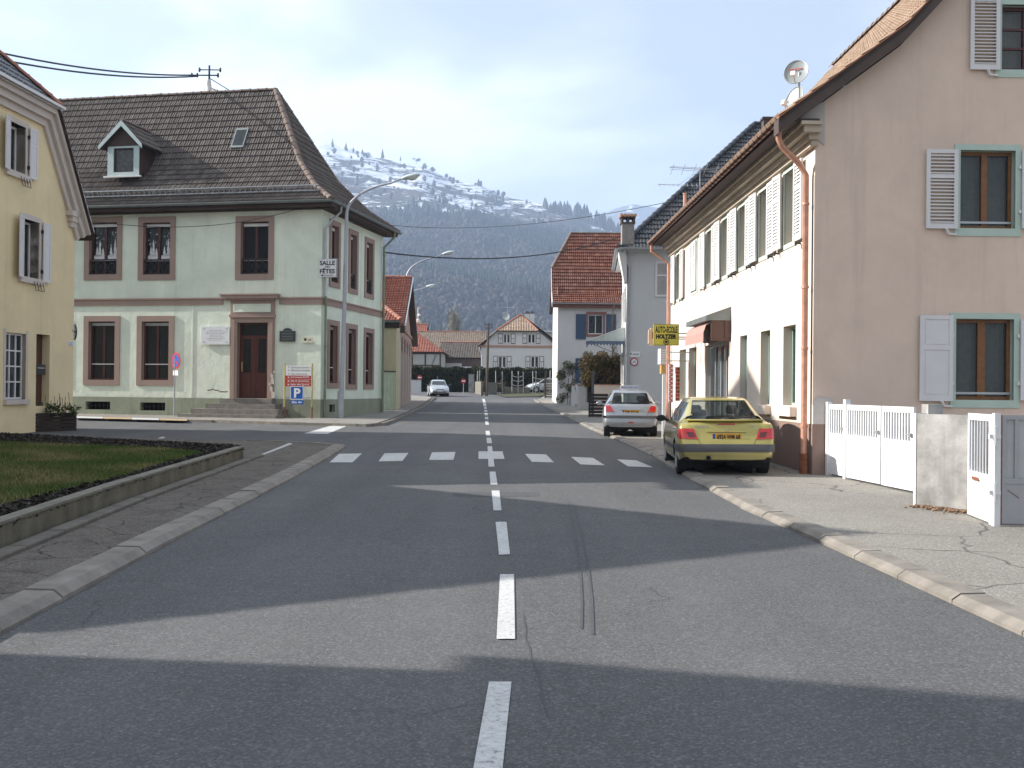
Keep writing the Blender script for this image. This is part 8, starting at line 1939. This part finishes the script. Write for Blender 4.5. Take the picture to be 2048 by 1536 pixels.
def d_206(t, patch, hit, hw, L):
    patch('rear_window', [(-.565, .985), (.565, .985), (.47, 1.31), (-.47, 1.31)], 'rear', carglass, .004, 16, 8)
    pts = []
    for x, z in [(-.57, .98), (.57, .98), (.475, 1.315), (-.475, 1.315), (-.57, .98)]:
        p, n_ = hit((x, -2, z), (0, 1, 0)); pts.append(p + n_ * .004)
    MB().tube(pts, .011, 5).build('window_seal', M['black'], t)
    patch('side_window', [(1.25, .95), (2.75, .92), (2.15, 1.30), (1.30, 1.32)], 'side', carglass, .004, 10, 6, mirror=True)
    patch('side_window', [(.55, .99), (1.18, .955), (1.22, 1.315), (.90, 1.30)], 'side', carglass, .004, 8, 6, mirror=True)
    patch('windscreen', [(-.62, .98), (.62, .98), (.50, 1.31), (-.50, 1.31)], 'front', carglass, .004, 12, 6)
    for sg in (1, -1):
        patch('tail_light', [(sg * .73, .745), (sg * .50, .75), (sg * .60, .925), (sg * .745, .935)], 'rear', lens_r, .012, 8, 6)
        b = MB(); p, n_ = hit((sg * .655, -2, .85), (0, 1, 0)); b.disc(p + n_ * .018, n_, .038, 14); b.build('reverse_lamp', lens_w, t)
    patch('tail_light', [(.16, .76), (.32, .77), (.30, .90), (.24, .92)], 'side', lens_r, .010, 5, 5, mirror=True)
    patch('bumper_strip', [(-.76, .565), (.76, .565), (.76, .635), (-.76, .635)], 'rear', trimg, .02, 24, 4); patch('bumper_strip', [(.03, .565), (.55, .565), (.55, .635), (.03, .635)], 'side', trimg, .016, 10, 3, mirror=True)
    patch('fog_lamp', [(-.08, .42), (.08, .42), (.06, .455), (-.06, .455)], 'rear', lens_r, .008, 4, 2)
    p, n_ = hit((0, -2, .80), (0, 1, 0)); plate(t, 0, p.y - .01, .745, '206 RS 68'); patch('tailgate_grip', [(-.32, .81), (.32, .81), (.32, .83), (-.32, .83)], 'rear', chrome, .022, 8, 2)
    mirror(t, hw, 2.65, .98, t.children[0].data.materials[0])
    q0, _ = hit((.0, -2, 1.0), (0, 1, 0)); q1, _ = hit((.42, -2, 1.03), (0, 1, 0)); MB().tube([q0 + V((0, -.02, 0)), q0.lerp(q1, .5) + V((0, -.03, .015)), q1 + V((0, -.02, 0))], .010, 5).build('wiper', M['black'], t)
    for sg in (1, -1):
        pts = [hit((x * sg, -2, z), (0, 1, 0))[0] for x, z in ((.60, .96), (.56, .85), (.50, .70), (.49, .65))]; MB().tube(pts, .004, 4).build('shut_line', M['black'], t)
    MB().tube([(-.32, 0, .27), (-.32, .2, .27)], .03, 8).build('exhaust', M['dark'], t)
    b = MB(); b.box(-.28, .28, 1.55, 1.75, 1.435, 1.55); rs = b.build('roof_sign', WHT, t); fr = Fr((0, 1.55), (1, 0)); text(rs, 'AUTO-ECOLE', fr, 0, 1.49, .085, BLU, .003, 1, .002)
    p, n_ = hit((-.15, -2, 1.25), (0, 1, 0)); b = MB(); b.disc(p + n_ * .006, n_, .05, 12, sy=.6); b.build('window_sticker', plain('green_sticker', (.1, .4, .3), .5), t)
sp_ = paint('silver_metallic', (.37, .39, .42), .6, .30)
top206 = [(0, .50), (.04, .62), (.10, .72), (.14, .85), (.20, .96), (.28, 1.0), (.70, 1.36), (1.2, 1.425), (1.7, 1.43), (2.1, 1.37), (2.85, .95), (3.3, .87), (3.6, .72), (3.75, .60), (3.83, .5)]
belt206 = [(0, .48), (.04, .60), (.10, .70), (.14, .82), (.2, .93), (.35, .955), (.8, .945), (1.5, .92), (2.7, .89), (3.0, .85), (3.4, .75), (3.83, .48)]
rw206 = [(0, .85), (.3, .80), (.8, .63), (1.9, .66), (2.3, .71), (2.8, .82), (3.83, .8)]
gl206 = [('rear', [(0, 1.005), (.54, 1.005), (.45, 1.295), (0, 1.295)]), ('side', [(.66, 1.0), (2.66, .95), (2.12, 1.28), (.95, 1.28)]), ('front', [(0, 1.0), (.58, 1.0), (.48, 1.29), (0, 1.29)])]
hd_ = R(-4.5); loc = place((1213, 872), 1.66, hd_, .03, .62)
car('car', 'silver driving school hatchback with a white roof sign, parked on the pavement', loc, hd_, 3.83, 1.66, top206, belt206, rw206, (.62, 3.06), sp_, dict(glass=gl206, detail=d_206, arch=.34))
def d_front(t, patch, hit, hw, L):
    patch('windscreen', [(-.62, .98), (.62, .98), (.50, 1.31), (-.50, 1.31)], 'front', carglass, .004, 12, 6)
    patch('side_window', [(1.25, .95), (2.75, .92), (2.15, 1.30), (1.30, 1.32)], 'side', carglass, .004, 10, 6, mirror=True); patch('side_window', [(.55, .99), (1.18, .955), (1.22, 1.315), (.90, 1.30)], 'side', carglass, .004, 8, 6, mirror=True)
    patch('rear_window', [(-.565, .985), (.565, .985), (.47, 1.31), (-.47, 1.31)], 'rear', carglass, .004, 10, 6)
    for sg in (1, -1): patch('headlight', [(sg * .70, .60), (sg * .42, .60), (sg * .42, .71), (sg * .66, .74)], 'front', lens_w, .01, 8, 5)
    for sg in (1, -1): patch('tail_light', [(sg * .73, .745), (sg * .50, .75), (sg * .60, .925), (sg * .745, .935)], 'rear', lens_r, .012, 8, 6)
    patch('grille', [(-.36, .56), (.36, .56), (.34, .62), (-.34, .62)], 'front', M['black'], .01, 8, 3); patch('bumper_strip', [(-.62, .44), (.62, .44), (.62, .50), (-.62, .50)], 'front', trimg, .02, 16, 3); patch('air_intake', [(-.50, .31), (.50, .31), (.55, .40), (-.55, .40)], 'front', M['black'], .008, 12, 3)
    p, _ = hit((0, 9, .40), (0, -1, 0)); plate(t, 0, p.y + .03, .44, '4157 VK 68', mt=WHT, sgn=1); mirror(t, hw, 2.65, .98, t.children[0].data.materials[0])
    b = MB(); b.tube([(0, 1.2, 1.42), (0, 1.0, 1.75)], .008, 4); b.build('antenna', M['black'], t)
q = G(880, 793.5); hd_ = R(180 + 9)
silver2 = paint('pale_silver', (.50, .52, .55), .5, .3)
def placec(p, hd, L): return V((p.x - (0 * math.cos(hd) - L * math.sin(hd)), p.y - (L * math.cos(hd)), p.z))
car('car', 'silver hatchback driving towards the viewer at the bend', placec(q, hd_, 3.83), hd_, 3.83, 1.66, top206, belt206, rw206, (.62, 3.06), silver2, dict(glass=gl206, detail=d_front, arch=.34))
q = G(1052, 785, .05); hd_ = R(90 + 20); wpaint = paint('white_paintwork', (.62, .64, .66), .1, .3)
car('car', 'white hatchback parked side on in the yard before the white house', V((q.x, q.y, q.z)) - V((-math.sin(hd_) * 3.83, math.cos(hd_) * 3.83, 0)), hd_, 3.83, 1.66, top206, belt206, rw206, (.62, 3.06), wpaint, dict(glass=gl206, detail=d_front, arch=.34))
q = P(940, 738, 112); b = MB(); b.box(q.x - 1.2, q.x + 1.6, 112, 114.5, g(112), q.z + .25); props(b.build('white_van', M['white'], None), 'white van roof just showing over the hedge beside the white house', 'van')
# ================================================================== hills and their woods
def ridgeA(px):   # skyline elevation (pixels above the horizon, of the near hill)
    tab = [(-3500, 250), (-1500, 330), (-200, 430), (300, 480), (500, 508), (600, 504), (640, 497), (700, 480), (760, 462), (840, 446), (900, 420), (960, 408), (1000, 388), (1050, 380), (1100, 370), (1160, 356), (1200, 340), (1240, 318), (1300, 296), (1360, 275), (1450, 250), (1700, 215), (2300, 190), (4500, 160)]
    return np.interp(px, [t[0] for t in tab], [t[1] for t in tab])
def ridgeB(px):
    tab = [(-4000, 100), (600, 200), (1000, 260), (1150, 330), (1195, 350), (1230, 367), (1260, 374), (1300, 370), (1340, 366), (1420, 372), (1600, 350), (2200, 300), (4500, 200)]
    return np.interp(px, [t[0] for t in tab], [t[1] for t in tab])
from mathutils import noise
def fbm(x, y, o=5, s=1.0): return noise.fractal(V((x * s, y * s, 0)), 1.0, 2.0, o)
def hill(name, rf, r0, r1, mt, pxs, nr, amp, curve, seed, back=1.15):
    rs = np.r_[np.linspace(r0, r1, nr), np.linspace(r1 * 1.02, r1 * back, 6)]; verts = np.zeros((len(rs), len(pxs), 3)); H = rf(pxs)
    for i, r in enumerate(rs):
        f = min(1, (r - r0) / (r1 - r0))
        for j, px in enumerate(pxs):
            X = (px - 1024) / F; th = X; x = r * X; y = r
            el = H[j] / F * r1; ff = curve(f, px)
            nz = fbm(x + seed * 991, y, 6, 1 / 420.0)
            z = el * ff + amp * nz * math.sin(min(1, f) * math.pi) * 1.0 + amp * .12 * fbm(x, y + seed, 4, 1 / 60.) * (f > .02)
            if r > r1: z = el * (1 - (r - r1) / (r1 * (back - 1)) * .5)
            verts[i, j] = (x, y, z + 1.0)
    n0, n1 = len(rs), len(pxs); idx = np.arange(n0 * n1).reshape(n0, n1); fc = np.stack([idx[:-1, :-1], idx[:-1, 1:], idx[1:, 1:], idx[1:, :-1]], -1).reshape(-1, 4)
    o = npmesh(name, verts.reshape(-1, 3), fc, mt, 'structure'); o.data.polygons.foreach_set('use_smooth', [True] * len(fc)); return verts, rs
def hill_mat(name, snowline, width):
    m, nt, b = newmat(name); p = _pos(nt); sp = nt.nodes.new('ShaderNodeSeparateXYZ'); nt.links.new(p, sp.inputs[0])
    c = _ramp(nt, _noise(nt, .012, 8, .7, p, .5), [(.3, (.035, .029, .027)), (.5, (.058, .044, .037)), (.7, (.10, .076, .058))])
    c = _mix(nt, _ramp(nt, _noise(nt, .006, 6, .6, _map(nt, p, loc=(300, 0, 0)), .5), [(.5, (0, 0, 0)), (.58, (.8,) * 3)]), c, (.028, .036, .024))
    # snow lies high up, broken by terraces and bushes
    h = _math(nt, 'DIVIDE', _math(nt, 'SUBTRACT', sp.outputs[2], snowline), width)
    n = _noise(nt, .010, 9, .72, _map(nt, p, (1, .45, 2.6)), .8); n2 = _noise(nt, .05, 6, .7, _map(nt, p, (1, .4, 4.5)))
    k = _math(nt, 'ADD', _math(nt, 'MULTIPLY_ADD', n, 3.6, h), _math(nt, 'MULTIPLY', n2, 2.2))
    s = _ramp(nt, k, [(.0, (0, 0, 0)), (1.0, (1, 1, 1))])
    r = nt.nodes.new('ShaderNodeMapRange'); nt.links.new(k, r.inputs[0]); r.inputs[1].default_value = 3.22; r.inputs[2].default_value = 3.42
    c = _mix(nt, r.outputs[0], c, (.72, .75, .80)); nt.links.new(c, b.inputs['Base Color']); b.inputs['Roughness'].default_value = .95; b.inputs['Specular IOR Level'].default_value = .1
    return m
M['hillA'] = hill_mat('wooded_hillside', 285, 300); M['hillB'] = hill_mat('far_mountain', 830, 500)
pxa = np.r_[np.linspace(-3400, 350, 40), np.linspace(380, 1500, 190), np.linspace(1530, 4500, 40)]
vA, rsA = hill('hills', ridgeA, 620, 2150, M['hillA'], pxa, 110, 34, lambda f, px: (f ** 1.25), 1)
pxb = np.r_[np.linspace(-3400, 900, 30), np.linspace(920, 1700, 90), np.linspace(1730, 4500, 30)]
vB, rsB = hill('mountain', ridgeB, 2600, 4600, M['hillB'], pxb, 40, 50, lambda f, px: (f ** 1.1), 7)
# woods: one mass of simple trees, conifers and bare broadleaves
def woods(name, vg, rs, px_lo, px_hi, pxs, n, hmin, hmax, mt, conif, smax, label, seedn=3, dens=None):
    idx = [j for j, px in enumerate(pxs) if px_lo < px < px_hi]; nr = vg.shape[0] - 6
    fi = rng.random(n * 3) ** .8 * (nr - 1.01) + 0; fj = rng.random(n * 3) * (len(idx) - 1.01) + idx[0]
    i0 = fi.astype(int); j0 = fj.astype(int); a = fi - i0; c = fj - j0
    p = vg[i0, j0] * ((1 - a) * (1 - c))[:, None] + vg[i0 + 1, j0] * (a * (1 - c))[:, None] + vg[i0, j0 + 1] * ((1 - a) * c)[:, None] + vg[i0 + 1, j0 + 1] * (a * c)[:, None]
    keepk = np.array([dens(q, f) > random.random() for q, f in zip(p, fi / nr)]); p = p[keepk][:n]; n = len(p)
    h = rng.uniform(hmin, hmax, n); k = 6; ang = np.linspace(0, 2 * np.pi, k + 1)[:-1]
    if conif: prof_ = [(0.0, .22), (.45, .17), (1.0, .01)]
    else: prof_ = [(0.0, .06), (.35, .30), (.7, .34), (.92, .18), (1.0, .03)]
    V_ = []; 
    for fz, fr_ in prof_:
        jit = rng.uniform(.65, 1.35, (n, k)); rr_ = h[:, None] * fr_ * jit * (1.0 if conif else .95)
        V_.append(np.stack([p[:, 0:1] + np.cos(ang) * rr_, p[:, 1:2] + np.sin(ang) * rr_, p[:, 2:3] - 1.5 + h[:, None] * fz * np.ones((1, k)) + (rng.uniform(-.05, .05, (n, k)) * h[:, None])], -1))
    V_ = np.stack(V_, 1); m_ = len(prof_); base = np.arange(n)[:, None, None] * (m_ * k); ii = np.arange(m_ - 1)[None, :, None] * k; jj = np.arange(k)[None, None, :]; j2 = (jj + 1) % k
    fc = np.stack([base + ii + jj, base + ii + j2, base + ii + k + j2, base + ii + k + jj], -1).reshape(-1, 4)
    rv = np.repeat(rng.random(n), (m_ - 1) * k)
    return npmesh(name, V_.reshape(-1, 3), fc, mt, 'stuff', None, rv, label)
M['conif'] = leaf_mat('conifer_wood', [(0, (.009, .015, .011)), (.6, (.017, .025, .017)), (1, (.033, .041, .026))])
M['broad'] = leaf_mat('bare_broadleaf_wood', [(0, (.022, .019, .019)), (.6, (.033, .027, .025)), (.9, (.048, .037, .031)), (1, (.075, .06, .05))])
def dn(thr, inv=False, snow=0.62, sc_=1 / 260.):
    def f(q, fr_):
        v = fbm(q[0] + 50, q[1] * .6, 4, sc_); a = 1.0 if ((v > thr) != inv) else .06
        hgt = q[2] / 470.0
        b_ = 1.0 if hgt < .50 else max(.02, (1 - (hgt - .50) / .14))
        return a * b_ * (.5 if hgt > .64 else 1)
    return f
woods('bare_woods', vA, rsA, 420, 1480, pxa, 30000, 6, 13, M['broad'], False, 1, None, dens=dn(.12, True))
woods('conifer_woods', vA, rsA, 420, 1480, pxa, 11000, 9, 18, M['conif'], True, 1, None, dens=dn(.10))
woods('skyline_conifers', vA, rsA, 1080, 1300, pxa, 500, 14, 26, M['conif'], True, 1, None, dens=lambda q, f: 1.0 if f > .93 else 0)
def solo(label, px, pyb, h_px, kind='conif', d=2080):
    q = P(px, pyb, d); h = h_px / F * d; t = thing('hillside_tree', label, 'tree', q); rr = random.Random(int(px)); b = MB(); rows = []
    if kind == 'conif':
        b.tube([q - Z * 4, q + Z * h * .2], h * .02, 5); b.build('trunk', M['bark'], t); b = MB()
        for kk in range(5):
            z0 = h * (.08 + .18 * kk); r0 = h * (.24 - .045 * kk); rows = [[q + V((math.cos(a) * r0 * rr.uniform(.75, 1.2), math.sin(a) * r0, z0 + rr.uniform(-.02, .02) * h)) for a in np.linspace(0, 6.28, 10)[:-1]], [q + V((math.cos(a) * r0 * .15, math.sin(a) * r0 * .15, z0 + h * .30)) for a in np.linspace(0, 6.28, 10)[:-1]]]; b.grid(rows, .4, close=True); b.poly(rows[0])
        b.build('crown', M['conif'], t, attr=True)
    else:
        b.tube([q - Z * 3, q + Z * h * .5], h * .04, 5); b.build('trunk', M['bark'], t)
        leaf_cloud('crown', [(q.x + rr.uniform(-.5, .5) * h, q.y, q.z + h * rr.uniform(.35, .75), h * .34, h * .3, h * .26, 1) for _ in range(7)], 900, h * .05, M['broad'], t)
for i, (lb, px, py, hp, kd) in enumerate([('lone dark fir on the snowy crest right of the round tree', 765, 318, 20, 'conif'), ('round bushy tree on the snowy crest left of the lone fir', 731, 318, 15, 'b'), ('small fir just below the snowy crest', 754, 343, 18, 'conif'), ('small tree on the crest line right of the lone fir', 801, 322, 10, 'conif'),
        ('bushy clump where the crest starts to fall away', 833, 325, 11, 'b'), ('small bush on the falling crest before the long slope', 866, 344, 9, 'b'), ('dark fir standing in the snow field under the long slope', 951, 400, 16, 'conif'), ('leaning scrub on the ridge end above the snow slope', 955, 372, 9, 'b'), ('last bush at the right end of the snowy ridge', 987, 388, 8, 'b'), ('dark fir in the middle of the hillside wood edge', 926, 424, 14, 'conif')]):
    j = int(np.argmin(abs(pxa - px))); dd_ = None
    # find the distance at which the sight line meets the hillside
    d = ray(px, py); best = None
    for i2 in range(5, len(rsA) - 6):
        r = rsA[i2]; zc = EYE + d.z / d.y * r
        if vA[i2, j, 2] >= zc: best = r; break
    solo(lb, px, py, hp, kd, best or 2140)

# ================================================================== haze
hz = MB(); hz.box(-5200, 5200, -120, 5400, -3, 900)
hm = bpy.data.materials.new('haze_air'); hm.use_nodes = True; nt = hm.node_tree; nt.nodes.clear()
o_ = nt.nodes.new('ShaderNodeOutputMaterial'); vp = nt.nodes.new('ShaderNodeVolumePrincipled'); vp.inputs['Color'].default_value = (.58, .74, 1.0, 1); vp.inputs['Density'].default_value = 0.00025; vp.inputs['Anisotropy'].default_value = 0.2
nt.links.new(vp.outputs[0], o_.inputs['Volume'])
ho = bpy.data.objects.new('haze', hz.mesh('haze')); ho.data.materials.append(hm); put(ho); ho['kind'] = 'stuff'
